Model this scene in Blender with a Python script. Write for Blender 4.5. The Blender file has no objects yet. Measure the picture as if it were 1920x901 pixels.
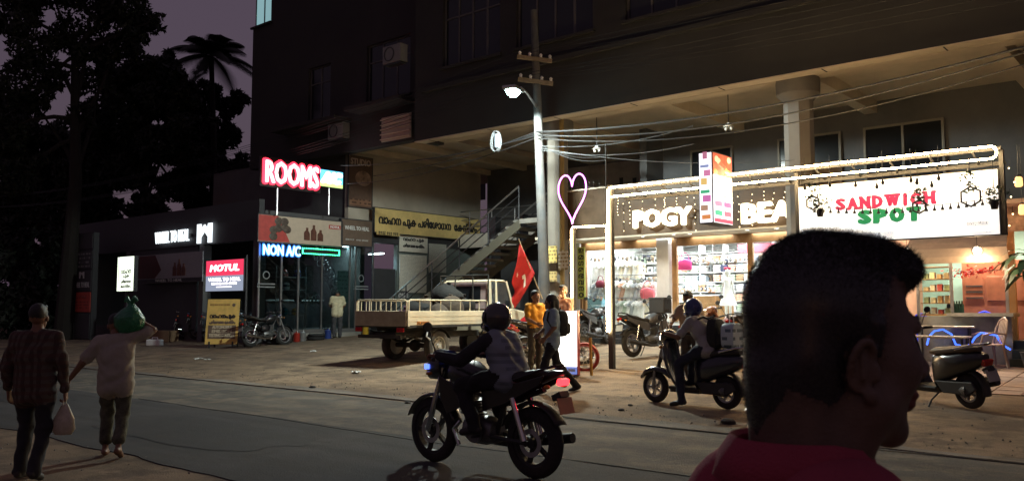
import bpy, bmesh, math, random
import numpy as np
from mathutils import Vector as V, Matrix, Euler
R = math.radians
rnd = random.Random(7)
sc = bpy.context.scene
C = bpy.context.collection

# ---------------------------------------------------------------- camera
CAM_H, YAW, PITCH, FPX = 1.5, R(40.1), R(4.56), 1600.0
cd = bpy.data.cameras.new('camera'); cam = bpy.data.objects.new('camera', cd); C.objects.link(cam)
cam.location = (0, 0, CAM_H); cam.rotation_euler = (R(90) + PITCH, 0, YAW)
cd.sensor_width = 36; cd.lens = 36 * FPX / 1920; cd.clip_start = 0.05; cd.clip_end = 2000
cd.dof.use_dof = True; cd.dof.focus_distance = 17; cd.dof.aperture_fstop = 11
sc.camera = cam
# ---------------------------------------------------------------- dusk sky
w = bpy.data.worlds.new('World'); sc.world = w; w.use_nodes = True
nt = w.node_tree; bg = nt.nodes['Background']
sky = nt.nodes.new('ShaderNodeTexSky'); sky.sky_type = 'NISHITA'; sky.sun_disc = False
SUN_EL, SUN_ROT = 1.0, 150
sky.sun_elevation = R(SUN_EL); sky.sun_rotation = R(SUN_ROT); sky.dust_density = 3.0; sky.air_density = 1.0
mx = nt.nodes.new('ShaderNodeMix'); mx.data_type = 'RGBA'; mx.blend_type = 'MIX'
mx.inputs[0].default_value = 0.85; mx.inputs[7].default_value = (0.68, 0.45, 0.69, 1)
nt.links.new(sky.outputs[0], mx.inputs[6]); nt.links.new(mx.outputs[2], bg.inputs[0])
bg.inputs[1].default_value = 0.085
# faint last light of the day
sd = bpy.data.lights.new('sun', 'SUN'); sd.energy = 0.01; sd.angle = R(20); sd.color = (0.8, 0.7, 0.9)
so = bpy.data.objects.new('sun', sd); C.objects.link(so); so.rotation_euler = (R(60), 0, R(150))
# ---------------------------------------------------------------- exposure
sc.view_settings.view_transform = 'Standard'; sc.view_settings.look = 'None'
sc.view_settings.exposure = 0.55; sc.view_settings.gamma = 1.0
sc.render.engine = 'CYCLES'
sc.cycles.use_denoising = True
try: sc.cycles.denoiser = 'OPENIMAGEDENOISE'
except Exception: pass
sc.cycles.max_bounces = 6; sc.cycles.diffuse_bounces = 3; sc.cycles.glossy_bounces = 3
sc.cycles.transparent_max_bounces = 12; sc.cycles.caustics_reflective = False; sc.cycles.caustics_refractive = False
sc.cycles.sample_clamp_indirect = 6.0

# ---------------------------------------------------------------- survey of the place (street = X, into the shops = Y)
_f = V((-math.sin(YAW) * math.cos(PITCH), math.cos(YAW) * math.cos(PITCH), math.sin(PITCH)))
_r = V((math.cos(YAW), math.sin(YAW), 0)); _u = _r.cross(_f)
FWD = V((-math.sin(YAW), math.cos(YAW), 0)); RGT = _r
EYE = V((0, 0, CAM_H))
def gz(y): return 0.055 * (min(max(y, 9.7), 20.0) - 9.7)
def ray(px, py): return _f + _r * ((px - 960) / FPX) + _u * ((450.5 - py) / FPX)
def atY(px, py, y): d = ray(px, py); return EYE + d * (y / d.y)
def atX(px, py, x): d = ray(px, py); return EYE + d * (x / d.x)
def atD(px, py, dep): d = ray(px, py); return EYE + d * (dep / d.dot(FWD))
def onG(px, py):
    d = ray(px, py); lo, hi = 0.5, 120.0
    for _ in range(60):
        m = (lo + hi) / 2; p = EYE + d * m
        if p.z > gz(p.y): lo = m
        else: hi = m
    p = EYE + d * lo; p.z = gz(p.y); return p

# ---------------------------------------------------------------- materials
MATS = {}
def mat(name, col, rough=0.7, metal=0.0, var=0.15, scale=6.0, bump=0.0, bscale=None, emit=None, es=0.0, spec=0.5, coat=0.0, dirt=0.0, dirtcol=(0.16, 0.12, 0.08)):
    if name in MATS: return MATS[name]
    m = bpy.data.materials.new(name); m.use_nodes = True; n = m.node_tree.nodes; l = m.node_tree.links
    b = n['Principled BSDF']; MATS[name] = m
    b.inputs['Roughness'].default_value = rough; b.inputs['Metallic'].default_value = metal
    b.inputs['Specular IOR Level'].default_value = spec; b.inputs['Coat Weight'].default_value = coat
    tc = n.new('ShaderNodeTexCoord')
    if var > 0:
        no = n.new('ShaderNodeTexNoise'); no.inputs['Scale'].default_value = scale; no.inputs['Detail'].default_value = 6; no.inputs['Roughness'].default_value = 0.65
        l.new(tc.outputs['Object'], no.inputs['Vector'])
        rp = n.new('ShaderNodeValToRGB'); e = rp.color_ramp.elements
        e[0].position = 0.3; e[1].position = 0.7
        e[0].color = (*[c * (1 - var) for c in col], 1); e[1].color = (*[min(1, c * (1 + var)) for c in col], 1)
        l.new(no.outputs['Fac'], rp.inputs['Fac']); out = rp.outputs['Color']
        if dirt > 0:
            n2 = n.new('ShaderNodeTexNoise'); n2.inputs['Scale'].default_value = scale * 0.37; n2.inputs['Detail'].default_value = 8
            l.new(tc.outputs['Object'], n2.inputs['Vector'])
            r2 = n.new('ShaderNodeValToRGB'); r2.color_ramp.elements[0].position = 0.45; r2.color_ramp.elements[1].position = 0.75
            r2.color_ramp.elements[1].color = (dirt, dirt, dirt, 1)
            l.new(n2.outputs['Fac'], r2.inputs['Fac'])
            mm = n.new('ShaderNodeMix'); mm.data_type = 'RGBA'; l.new(r2.outputs['Color'], mm.inputs[0]); l.new(out, mm.inputs[6]); mm.inputs[7].default_value = (*dirtcol, 1); out = mm.outputs[2]
        l.new(out, b.inputs['Base Color'])
        mr = n.new('ShaderNodeMapRange'); mr.inputs[3].default_value = max(0, rough - 0.12); mr.inputs[4].default_value = min(1, rough + 0.12)
        l.new(no.outputs['Fac'], mr.inputs[0]); l.new(mr.outputs[0], b.inputs['Roughness'])
    else: b.inputs['Base Color'].default_value = (*col, 1)
    if bump > 0:
        nb = n.new('ShaderNodeTexNoise'); nb.inputs['Scale'].default_value = bscale or scale * 4; nb.inputs['Detail'].default_value = 5
        l.new(tc.outputs['Object'], nb.inputs['Vector'])
        bp = n.new('ShaderNodeBump'); bp.inputs['Strength'].default_value = bump; bp.inputs['Distance'].default_value = 0.03
        l.new(nb.outputs['Fac'], bp.inputs['Height']); l.new(bp.outputs[0], b.inputs['Normal'])
    if emit:
        b.inputs['Emission Color'].default_value = (*emit, 1); b.inputs['Emission Strength'].default_value = es
    return m
def glow(name, col, es): return mat(name, tuple(c * 0.6 for c in col), 0.4, var=0, emit=col, es=es)
def glass(name, tint=(0.9, 0.95, 0.95), refl=0.1):
    if name in MATS: return MATS[name]
    m = bpy.data.materials.new(name); m.use_nodes = True; n = m.node_tree.nodes; l = m.node_tree.links
    for x in list(n):
        if x.type == 'BSDF_PRINCIPLED': n.remove(x)
    o = n['Material Output']; t = n.new('ShaderNodeBsdfTransparent'); t.inputs[0].default_value = (*tint, 1)
    g = n.new('ShaderNodeBsdfGlossy'); g.inputs['Roughness'].default_value = 0.03
    mi = n.new('ShaderNodeMixShader'); mi.inputs[0].default_value = refl
    l.new(t.outputs[0], mi.inputs[1]); l.new(g.outputs[0], mi.inputs[2]); l.new(mi.outputs[0], o.inputs[0]); MATS[name] = m
    return m
def stripes(name, colA, colB, sx, sz, thr=0.5, emit=0.0, rough=0.6):
    """print of text-like lines: horizontal lines broken into words, in object space (x across, z up)"""
    if name in MATS: return MATS[name]
    m = bpy.data.materials.new(name); m.use_nodes = True; n = m.node_tree.nodes; l = m.node_tree.links; b = n['Principled BSDF']; MATS[name] = m
    tc = n.new('ShaderNodeTexCoord'); sp = n.new('ShaderNodeSeparateXYZ'); l.new(tc.outputs['Object'], sp.inputs[0])
    ad = n.new('ShaderNodeMath'); ad.operation = 'ADD'; l.new(sp.outputs[0], ad.inputs[0]); l.new(sp.outputs[1], ad.inputs[1])
    mz = n.new('ShaderNodeMath'); mz.operation = 'MULTIPLY'; l.new(sp.outputs[2], mz.inputs[0]); mz.inputs[1].default_value = sz
    fl = n.new('ShaderNodeMath'); fl.operation = 'FLOOR'; l.new(mz.outputs[0], fl.inputs[0])
    fr = n.new('ShaderNodeMath'); fr.operation = 'FRACT'; l.new(mz.outputs[0], fr.inputs[0])
    g1 = n.new('ShaderNodeMath'); g1.operation = 'LESS_THAN'; l.new(fr.outputs[0], g1.inputs[0]); g1.inputs[1].default_value = thr
    mxx = n.new('ShaderNodeMath'); mxx.operation = 'MULTIPLY'; l.new(ad.outputs[0], mxx.inputs[0]); mxx.inputs[1].default_value = sx
    cb = n.new('ShaderNodeCombineXYZ'); l.new(mxx.outputs[0], cb.inputs[0]); l.new(fl.outputs[0], cb.inputs[1])
    no = n.new('ShaderNodeTexNoise'); no.inputs['Scale'].default_value = 1.7; no.inputs['Detail'].default_value = 3; l.new(cb.outputs[0], no.inputs['Vector'])
    g2 = n.new('ShaderNodeMath'); g2.operation = 'GREATER_THAN'; l.new(no.outputs['Fac'], g2.inputs[0]); g2.inputs[1].default_value = 0.47
    an = n.new('ShaderNodeMath'); an.operation = 'MULTIPLY'; l.new(g1.outputs[0], an.inputs[0]); l.new(g2.outputs[0], an.inputs[1])
    mm = n.new('ShaderNodeMix'); mm.data_type = 'RGBA'; l.new(an.outputs[0], mm.inputs[0]); mm.inputs[6].default_value = (*colA, 1); mm.inputs[7].default_value = (*colB, 1)
    l.new(mm.outputs[2], b.inputs['Base Color']); b.inputs['Roughness'].default_value = rough
    if emit: l.new(mm.outputs[2], b.inputs['Emission Color']); b.inputs['Emission Strength'].default_value = emit
    return m

def ground_mat(name, cols, grain, rough, bump, streak=0.25):
    """earth or asphalt: broad patches, wheel-track streaks along the street, fine stones"""
    m = bpy.data.materials.new(name); m.use_nodes = True; n = m.node_tree.nodes; l = m.node_tree.links; b = n['Principled BSDF']; MATS[name] = m
    tc = n.new('ShaderNodeTexCoord')
    def noise(scale, detail, vec=None, rgh=.6):
        x = n.new('ShaderNodeTexNoise'); x.inputs['Scale'].default_value = scale; x.inputs['Detail'].default_value = detail; x.inputs['Roughness'].default_value = rgh
        l.new(vec or tc.outputs['Object'], x.inputs['Vector']); return x.outputs['Fac']
    mp = n.new('ShaderNodeMapping'); mp.inputs['Scale'].default_value = (.18, 2.2, 1); l.new(tc.outputs['Object'], mp.inputs['Vector'])
    def ramp(src, a, c, ca, cb):
        r_ = n.new('ShaderNodeValToRGB'); e = r_.color_ramp.elements; e[0].position = a; e[1].position = c; e[0].color = (*ca, 1); e[1].color = (*cb, 1); l.new(src, r_.inputs['Fac']); return r_.outputs['Color']
    def mix(f, a, c, mode='MIX', fac=1.0):
        x = n.new('ShaderNodeMix'); x.data_type = 'RGBA'; x.blend_type = mode; x.inputs[0].default_value = fac
        if f is not None: l.new(f, x.inputs[0])
        l.new(a, x.inputs[6]); l.new(c, x.inputs[7]); return x.outputs[2]
    big = ramp(noise(.55, 7), .36, .64, cols[0], cols[1])
    pat = ramp(noise(1.7, 8, rgh=.7), .47, .60, (0, 0, 0), (1, 1, 1))
    c3 = n.new('ShaderNodeRGB'); c3.outputs[0].default_value = (*cols[2], 1)
    col = mix(pat, big, c3.outputs[0])
    st = ramp(noise(1.0, 5, mp.outputs[0]), .3, .7, (1 - streak,) * 3, (1 + streak,) * 3); col = mix(None, col, st, 'MULTIPLY')
    fg = ramp(noise(95, 3), .3, .7, (1 - grain,) * 3, (1 + grain,) * 3); col = mix(None, col, fg, 'MULTIPLY')
    vo = n.new('ShaderNodeTexVoronoi'); vo.inputs['Scale'].default_value = 38; l.new(tc.outputs['Object'], vo.inputs['Vector'])
    sp = ramp(vo.outputs['Distance'], .05, .16, (1.5, 1.45, 1.35), (1, 1, 1)); col = mix(None, col, sp, 'MULTIPLY', .7)
    l.new(col, b.inputs['Base Color']); b.inputs['Roughness'].default_value = rough
    ad = n.new('ShaderNodeMath'); ad.operation = 'ADD'; l.new(noise(5, 9, rgh=.75), ad.inputs[0]); l.new(noise(60, 4), ad.inputs[1])
    bp = n.new('ShaderNodeBump'); bp.inputs['Strength'].default_value = bump; bp.inputs['Distance'].default_value = .05; l.new(ad.outputs[0], bp.inputs['Height']); l.new(bp.outputs[0], b.inputs['Normal'])
    return m

# ---------------------------------------------------------------- mesh helpers
def frame(d):
    d = V(d).normalized(); a = V((0, 0, 1)) if abs(d.z) < 0.95 else V((1, 0, 0))
    x = d.cross(a).normalized(); return x, d.cross(x).normalized()
class MB:
    def __init__(s): s.v = []; s.f = []
    def add(s, vs, fs): o = len(s.v); s.v += [tuple(v) for v in vs]; s.f += [tuple(i + o for i in f) for f in fs]; return s
    def box(s, c, sz, rot=None):
        x, y, z = sz[0] / 2, sz[1] / 2, sz[2] / 2; c = V(c)
        vs = [V((i * x, j * y, k * z)) for i in (-1, 1) for j in (-1, 1) for k in (-1, 1)]
        if rot is not None: M = Euler(rot).to_matrix() if not isinstance(rot, Matrix) else rot; vs = [M @ v for v in vs]
        return s.add([c + v for v in vs], [(0, 1, 3, 2), (4, 6, 7, 5), (0, 4, 5, 1), (2, 3, 7, 6), (0, 2, 6, 4), (1, 5, 7, 3)])
    def bb(s, x0, x1, y0, y1, z0, z1): return s.box(((x0 + x1) / 2, (y0 + y1) / 2, (z0 + z1) / 2), (abs(x1 - x0), abs(y1 - y0), abs(z1 - z0)))
    def bar(s, a, b, w, h=None):
        a, b = V(a), V(b); x, y = frame(b - a); h = h or w; vs = []
        for p in (a, b):
            for i, j in ((-1, -1), (1, -1), (1, 1), (-1, 1)): vs.append(p + x * (i * w / 2) + y * (j * h / 2))
        return s.add(vs, [(3, 2, 1, 0), (4, 5, 6, 7), (0, 1, 5, 4), (1, 2, 6, 5), (2, 3, 7, 6), (3, 0, 4, 7)])
    def cyl(s, a, b, r0, r1=None, n=12, caps=True):
        a, b = V(a), V(b); r1 = r0 if r1 is None else r1; x, y = frame(b - a); vs = []
        for p, r in ((a, r0), (b, r1)):
            for i in range(n): t = 2 * math.pi * i / n; vs.append(p + x * (r * math.cos(t)) + y * (r * math.sin(t)))
        fs = [(i, (i + 1) % n, n + (i + 1) % n, n + i) for i in range(n)]
        if caps: fs += [tuple(range(n - 1, -1, -1)), tuple(range(n, 2 * n))]
        return s.add(vs, fs)
    def tube(s, pts, r, n=8, closed=False):
        pts = [V(p) for p in pts]; m = len(pts); vs = []; x = None
        for i, p in enumerate(pts):
            if closed: t = pts[(i + 1) % m] - pts[i - 1]
            else: t = pts[min(i + 1, m - 1)] - pts[max(i - 1, 0)]
            t = t.normalized() if t.length > 1e-9 else V((0, 0, 1))
            if x is None: x, y = frame(t)
            else:
                x = x - t * x.dot(t)
                x = x.normalized() if x.length > 1e-6 else frame(t)[0]
                y = t.cross(x)
            rr = r[i] if isinstance(r, (list, tuple)) else r
            for k in range(n): a = 2 * math.pi * k / n; vs.append(p + x * (rr * math.cos(a)) + y * (rr * math.sin(a)))
        fs = []
        for i in range(m if closed else m - 1):
            for k in range(n):
                a = i * n + k; b = i * n + (k + 1) % n; c = ((i + 1) % m) * n + (k + 1) % n; d = ((i + 1) % m) * n + k
                fs.append((a, b, c, d))
        if not closed: fs += [tuple(range(n - 1, -1, -1)), tuple(range((m - 1) * n, m * n))]
        return s.add(vs, fs)
    def lathe(s, prof, c=(0, 0, 0), axis=(0, 0, 1), n=20, sx=1.0, sy=1.0, closed=False):
        c = V(c); ax = V(axis).normalized(); x, y = frame(ax); vs = []
        for r, h in prof:
            for k in range(n): a = 2 * math.pi * k / n; vs.append(c + ax * h + x * (r * sx * math.cos(a)) + y * (r * sy * math.sin(a)))
        m = len(prof); fs = []
        for i in range(m if closed else m - 1):
            for k in range(n): j = (i + 1) % m; fs.append((i * n + k, i * n + (k + 1) % n, j * n + (k + 1) % n, j * n + k))
        if not closed:
            fs += [tuple(range(n - 1, -1, -1)), tuple(range((m - 1) * n, m * n))]
        return s.add(vs, fs)
    def ball(s, c, r, n=12, m=8):
        r = r if isinstance(r, (tuple, list)) else (r, r, r); c = V(c); vs = []; fs = []
        for i in range(m + 1):
            t = math.pi * i / m
            for k in range(n): a = 2 * math.pi * k / n; vs.append(c + V((r[0] * math.sin(t) * math.cos(a), r[1] * math.sin(t) * math.sin(a), -r[2] * math.cos(t))))
        for i in range(m):
            for k in range(n): fs.append((i * n + k, i * n + (k + 1) % n, (i + 1) * n + (k + 1) % n, (i + 1) * n + k))
        return s.add(vs, fs)
    def prism(s, poly, a, b, plane='xz'):
        """polygon extruded from a to b along the axis missing in 'plane'"""
        n = len(poly); vs = []
        for t in (a, b):
            for p, q in poly: vs.append({'xz': (p, t, q), 'xy': (p, q, t), 'yz': (t, p, q)}[plane])
        return s.add(vs, [tuple(range(n)), tuple(range(2 * n - 1, n - 1, -1))] + [(i, n + i, n + (i + 1) % n, (i + 1) % n) for i in range(n)])
    def loft(s, secs, n=16, p=2.6):
        """sections (x, cy, cz, half width, half height[, power]) along x"""
        vs = []
        for q in secs:
            x, cy, cz, hw, hh = q[:5]; pw = q[5] if len(q) > 5 else p
            for k in range(n):
                a = 2 * math.pi * k / n; ca, sa = math.cos(a), math.sin(a)
                vs.append((x, cy + hw * math.copysign(abs(ca) ** (2 / pw), ca), cz + hh * math.copysign(abs(sa) ** (2 / pw), sa)))
        m = len(secs)
        fs = [(i * n + k, i * n + (k + 1) % n, (i + 1) * n + (k + 1) % n, (i + 1) * n + k) for i in range(m - 1) for k in range(n)]
        fs += [tuple(range(n - 1, -1, -1)), tuple(range((m - 1) * n, m * n))]
        return s.add(vs, fs)
    def grid(s, fn, nu, nv):
        vs = [fn(i / nu, j / nv) for i in range(nu + 1) for j in range(nv + 1)]
        return s.add(vs, [(i * (nv + 1) + j, (i + 1) * (nv + 1) + j, (i + 1) * (nv + 1) + j + 1, i * (nv + 1) + j + 1) for i in range(nu) for j in range(nv)])
    def build(s, name, m, parent=None, smooth=False, bevel=0.0, loc=None, rot=None, fix=True):
        me = bpy.data.meshes.new(name); me.from_pydata(s.v, [], s.f)
        if fix:
            bm = bmesh.new(); bm.from_mesh(me); bmesh.ops.recalc_face_normals(bm, faces=bm.faces); bm.to_mesh(me); bm.free()
        me.update()
        if smooth:
            me.polygons.foreach_set('use_smooth', [True] * len(me.polygons)); me.set_sharp_from_angle(angle=R(38))
        if m: me.materials.append(m)
        o = bpy.data.objects.new(name, me); C.objects.link(o)
        if parent: o.parent = parent
        if loc is not None: o.location = loc
        if rot is not None: o.rotation_euler = rot
        if bevel > 0:
            b = o.modifiers.new('bevel', 'BEVEL'); b.width = bevel; b.segments = 2; b.limit_method = 'ANGLE'
        return o
def tag(o, label=None, cat=None, group=None, kind=None):
    if label: o['label'] = label
    if cat: o['category'] = cat
    if group: o['group'] = group
    if kind: o['kind'] = kind
    return o
def thing(name, label, cat, loc=(0, 0, 0), rz=0.0, group=None):
    o = bpy.data.objects.new(name, None); o.empty_display_size = 0.2; C.objects.link(o)
    o.location = loc; o.rotation_euler = (0, 0, rz); return tag(o, label, cat, group)
KIDS = {}
def copy_tree(o, parent=None):
    c = o.copy(); C.objects.link(c); c.parent = parent
    for ch in [x for x in C.objects if x.parent == o and x is not c]: copy_tree(ch, c)
    return c
def dup(o, loc, rz, label=None, group=None):
    c = copy_tree(o); c.location = loc; c.rotation_euler = (0, 0, rz)
    if label: c['label'] = label
    if group: c['group'] = group
    return c
def text(s, m, parent=None, name='lettering', w=None, h=None, depth=0.01, bold=0.0, at=(0, 0, 0), face='S', shear=0.0, space=1.0, align='C', rot=None, thick=0.0):
    """lettering as mesh, scaled to w x h metres and centred on 'at'; face S looks to the street (-Y), E looks along +X"""
    cu = bpy.data.curves.new('t', 'FONT'); cu.body = s; cu.size = 1; cu.offset = bold; cu.shear = shear; cu.space_character = space
    cu.resolution_u = 2; cu.align_x = 'CENTER'; cu.fill_mode = 'FRONT'
    o = bpy.data.objects.new('t', cu); C.objects.link(o)
    dg = bpy.context.evaluated_depsgraph_get(); dg.update()
    me = bpy.data.meshes.new_from_object(o.evaluated_get(dg)); bpy.data.objects.remove(o); bpy.data.curves.remove(cu)
    n = len(me.vertices); co = np.zeros(n * 3); me.vertices.foreach_get('co', co); co = co.reshape(-1, 3)
    if n == 0: return None
    lo, hi = co.min(0), co.max(0); c = (lo + hi) / 2; co -= c
    sx = w / (hi[0] - lo[0]) if w else None; sy = h / (hi[1] - lo[1]) if h else None
    sx = sx or sy; sy = sy or sx
    co[:, 0] *= sx; co[:, 1] *= sy
    bm = bmesh.new()
    for ci, (ox, oy) in enumerate([(0, 0)] if not thick else [(0, 0), (-1, 0), (1, 0), (0, -.7), (0, .7), (-.7, -.5), (.7, .5), (.7, -.5), (-.7, .5)]):
        me.vertices.foreach_set('co', (co + np.array([ox * thick, oy * thick, -0.0006 * ci])).ravel()); bm.from_mesh(me)
    if depth > 0:
        r = bmesh.ops.extrude_face_region(bm, geom=list(bm.faces))
        for v_ in r['geom']:
            if isinstance(v_, bmesh.types.BMVert): v_.co.z += depth
    bmesh.ops.recalc_face_normals(bm, faces=bm.faces)
    if face == 'S': M = Matrix(((1, 0, 0), (0, 0, -1), (0, 1, 0)))
    elif face == 'E': M = Matrix(((0, 0, 1), (1, 0, 0), (0, 1, 0)))
    elif face == 'U': M = Matrix.Identity(3)
    else: M = face
    if rot is not None: M = Euler(rot).to_matrix() @ M
    for v_ in bm.verts: v_.co = M @ v_.co
    m2 = bpy.data.meshes.new(name); bm.to_mesh(m2); bm.free(); bpy.data.meshes.remove(me)
    m2.materials.append(m)
    ob = bpy.data.objects.new(name, m2); C.objects.link(ob); ob.location = at
    if parent: ob.parent = parent
    return ob

# ---------------------------------------------------------------- smooth bodies from blended volumes
def sdf_eval(p, q):
    t = q[0]
    if t == 'cone':
        a, b, ra, rb = q[1]; a = np.array(a, float); b = np.array(b, float); ba = b - a; L = max(ba @ ba, 1e-9)
        h = np.clip(((p - a) @ ba) / L, 0, 1); return np.linalg.norm(p - a - h[:, None] * ba, axis=1) - (ra + (rb - ra) * h)
    c, r = q[1][0], np.array(q[1][1], float); d = p - np.array(c, float)
    if len(q[1]) > 2: d = d @ np.array(q[1][2].to_matrix() if isinstance(q[1][2], Euler) else q[1][2])
    k0 = np.linalg.norm(d / r, axis=1); k1 = np.linalg.norm(d / (r * r), axis=1) + 1e-9
    return k0 * (k0 - 1) / k1
def sdf_box(q):
    if q[0] == 'cone':
        a, b, ra, rb = q[1]; a = np.array(a, float); b = np.array(b, float); m = max(ra, rb); return np.minimum(a, b) - m, np.maximum(a, b) + m
    m = max(q[1][1]); c = np.array(q[1][0], float); return c - m, c + m
def sdf_verts(prims, h):
    """prims: (type, data, label, blend[, 'cut']) -> verts, quads, labels"""
    bx = [sdf_box(q) for q in prims if len(q) < 5]
    lo = np.min([b[0] for b in bx], 0) - 3 * h; hi = np.max([b[1] for b in bx], 0) + 3 * h
    N = np.ceil((hi - lo) / h).astype(int) + 1
    ax = [lo[i] + h * np.arange(N[i]) for i in range(3)]
    D = np.full(N, 1.0)
    for q in prims:
        k = q[3]; b0, b1 = sdf_box(q); m = max(k, h) * 2 + h
        i0 = np.clip(np.floor((b0 - m - lo) / h).astype(int), 0, N); i1 = np.clip(np.ceil((b1 + m - lo) / h).astype(int) + 1, 0, N)
        if np.any(i1 <= i0): continue
        sl = tuple(slice(a, b) for a, b in zip(i0, i1))
        g = np.stack(np.meshgrid(*[ax[i][sl[i]] for i in range(3)], indexing='ij'), -1); sh = g.shape[:3]
        d = sdf_eval(g.reshape(-1, 3), q).reshape(sh); A = D[sl]
        if len(q) > 4: d = -d; e = np.clip(0.5 - 0.5 * (d - A) / k * -1, 0, 1); hh = np.clip(0.5 + 0.5 * (d - A) / k, 0, 1); D[sl] = A * (1 - hh) + d * hh + k * hh * (1 - hh)
        else: hh = np.clip(0.5 + 0.5 * (A - d) / k, 0, 1); D[sl] = A * (1 - hh) + d * hh - k * hh * (1 - hh)
    s = D < 0; c = np.zeros(N - 1, int)
    cor = [(i, j, k) for i in (0, 1) for j in (0, 1) for k in (0, 1)]
    def sub(A, o): return A[o[0]:A.shape[0] - 1 + o[0], o[1]:A.shape[1] - 1 + o[1], o[2]:A.shape[2] - 1 + o[2]]
    for o in cor: c += sub(s, o)
    mask = (c > 0) & (c < 8); ids = np.argwhere(mask); idx = np.full(mask.shape, -1); idx[mask] = np.arange(len(ids))
    pos = np.zeros((len(ids), 3)); cnt = np.zeros(len(ids))
    val = {o: D[ids[:, 0] + o[0], ids[:, 1] + o[1], ids[:, 2] + o[2]] for o in cor}
    for o in cor:
        for a in range(3):
            if o[a] == 0:
                o2 = tuple(1 if i == a else o[i] for i in range(3)); A, B = val[o], val[o2]
                cr = (A < 0) != (B < 0); t = np.where(cr, A / np.where(A == B, 1, A - B), 0)
                e = np.zeros((len(ids), 3)) + np.array(o, float); e[:, a] += t
                pos += e * cr[:, None]; cnt += cr
    verts = lo + h * (ids + pos / np.maximum(cnt, 1)[:, None]); faces = []
    for a in range(3):
        u, v = (a + 1) % 3, (a + 2) % 3
        sl0 = [slice(None)] * 3; sl1 = [slice(None)] * 3; sl0[a] = slice(0, -1); sl1[a] = slice(1, None)
        cr = np.argwhere(s[tuple(sl0)] != s[tuple(sl1)])
        cr = cr[(cr[:, u] > 0) & (cr[:, v] > 0) & (cr[:, u] < N[u] - 1) & (cr[:, v] < N[v] - 1)]
        if len(cr) == 0: continue
        inside = s[cr[:, 0], cr[:, 1], cr[:, 2]]
        def cell(du, dv): q = cr.copy(); q[:, u] += du; q[:, v] += dv; return idx[q[:, 0], q[:, 1], q[:, 2]]
        F = np.stack([cell(-1, -1), cell(0, -1), cell(0, 0), cell(-1, 0)], 1)
        F[~inside] = F[~inside][:, ::-1]; faces.append(F)
    faces = np.concatenate(faces); faces = faces[(faces >= 0).all(1)]
    best = np.full(len(verts), 9.0); lab = np.zeros(len(verts), int); names = []
    for q in prims:
        if len(q) > 4 and q[2] is None: continue
        if q[2] not in names: names.append(q[2])
        d = np.abs(sdf_eval(verts, q)) if len(q) > 4 else sdf_eval(verts, q)
        m = d < best - 1e-4; best[m] = d[m]; lab[m] = names.index(q[2])
    return verts, faces, lab, names
def sdf_obj(name, groups, mats, parent=None, fold=.0075):
    """groups: list of (prims, cell size) joined into one mesh"""
    vs = []; fs = []; mi = []; slots = []; off = 0
    for prims, h in groups:
        v, f, lab, names = sdf_verts(prims, h)
        for x in names:
            if x not in slots: slots.append(x)
        mp = np.array([slots.index(x) for x in names]); vs.append(v); fs.append(f + off); off += len(v)
        L = np.sort(lab[f], axis=1); mi.append(mp[L[:, 1]])
    v = np.concatenate(vs); f = np.concatenate(fs); mi = np.concatenate(mi)
    folds = [slots.index(x) for x in slots if x in ('shirt', 'pants', 'sleeve')]
    if folds and fold > 0:       # cloth folds pushed into the garment surface
        vm = np.zeros(len(v), bool); vm[f[np.isin(mi, folds)].ravel()] = True
        e1 = v[f[:, 2]] - v[f[:, 0]]; e2 = v[f[:, 3]] - v[f[:, 1]]; fn = np.cross(e1, e2); vn = np.zeros_like(v)
        for k in range(4): np.add.at(vn, f[:, k], fn)
        vn /= np.linalg.norm(vn, axis=1)[:, None] + 1e-9
        x, y, z = v.T; r_ = np.random.RandomState(len(v)); ph = r_.uniform(0, 6, 8)
        n1 = np.sin(26 * z + 14 * y + 6 * np.sin(7 * x + ph[0]) + ph[1]) * np.sin(9 * y + 5 * z + ph[2])
        n2 = np.sin(48 * z - 22 * x + 5 * np.sin(11 * y + ph[3]) + ph[4]) * np.sin(13 * x - 8 * z + ph[5])
        n3 = np.sin(19 * (x + y) + 9 * z + 3 * np.sin(16 * z + ph[6]))
        v = v + vn * (vm * fold * (n1 + .6 * n2 + .5 * n3))[:, None]
    me = bpy.data.meshes.new(name); me.from_pydata(v.tolist(), [], f.tolist())
    for x in slots: me.materials.append(mats[x])
    me.polygons.foreach_set('material_index', mi.astype('i')); me.polygons.foreach_set('use_smooth', [True] * len(f)); me.update()
    o = bpy.data.objects.new(name, me); C.objects.link(o)
    if parent: o.parent = parent
    return o
# ================================================================ GROUND, ROAD
M_dirt = ground_mat('dusty_ground', [(.185, .128, .080), (.285, .205, .130), (.130, .092, .062)], .3, .97, .55)
M_road = ground_mat('asphalt', [(.038, .038, .041), (.066, .064, .064), (.05, .047, .045)], .4, .95, .35, .3)
M_road2 = ground_mat('old_asphalt', [(.075, .070, .064), (.12, .108, .09), (.17, .14, .105)], .4, .95, .45, .3)
M_concrete = mat('concrete', (0.30, 0.28, 0.25), 0.9, var=0.25, scale=2.0, bump=0.3, bscale=25, dirt=0.6, dirtcol=(0.13, 0.12, 0.10))
g = MB()
ys = [-120, 0, 4.2, 9.7] + [9.7 + 0.5 * i for i in range(1, 21)] + [20.2, 30, 60, 400]
xs = [-400, -120, -60] + [-50 + 2 * i for i in range(31)] + [20, 60, 300]
g.add([(x, y, gz(y)) for x in xs for y in ys], [(i * len(ys) + j, (i + 1) * len(ys) + j, (i + 1) * len(ys) + j + 1, i * len(ys) + j + 1) for i in range(len(xs) - 1) for j in range(len(ys) - 1)])
tag(g.build('ground', M_dirt), kind='structure')
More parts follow.
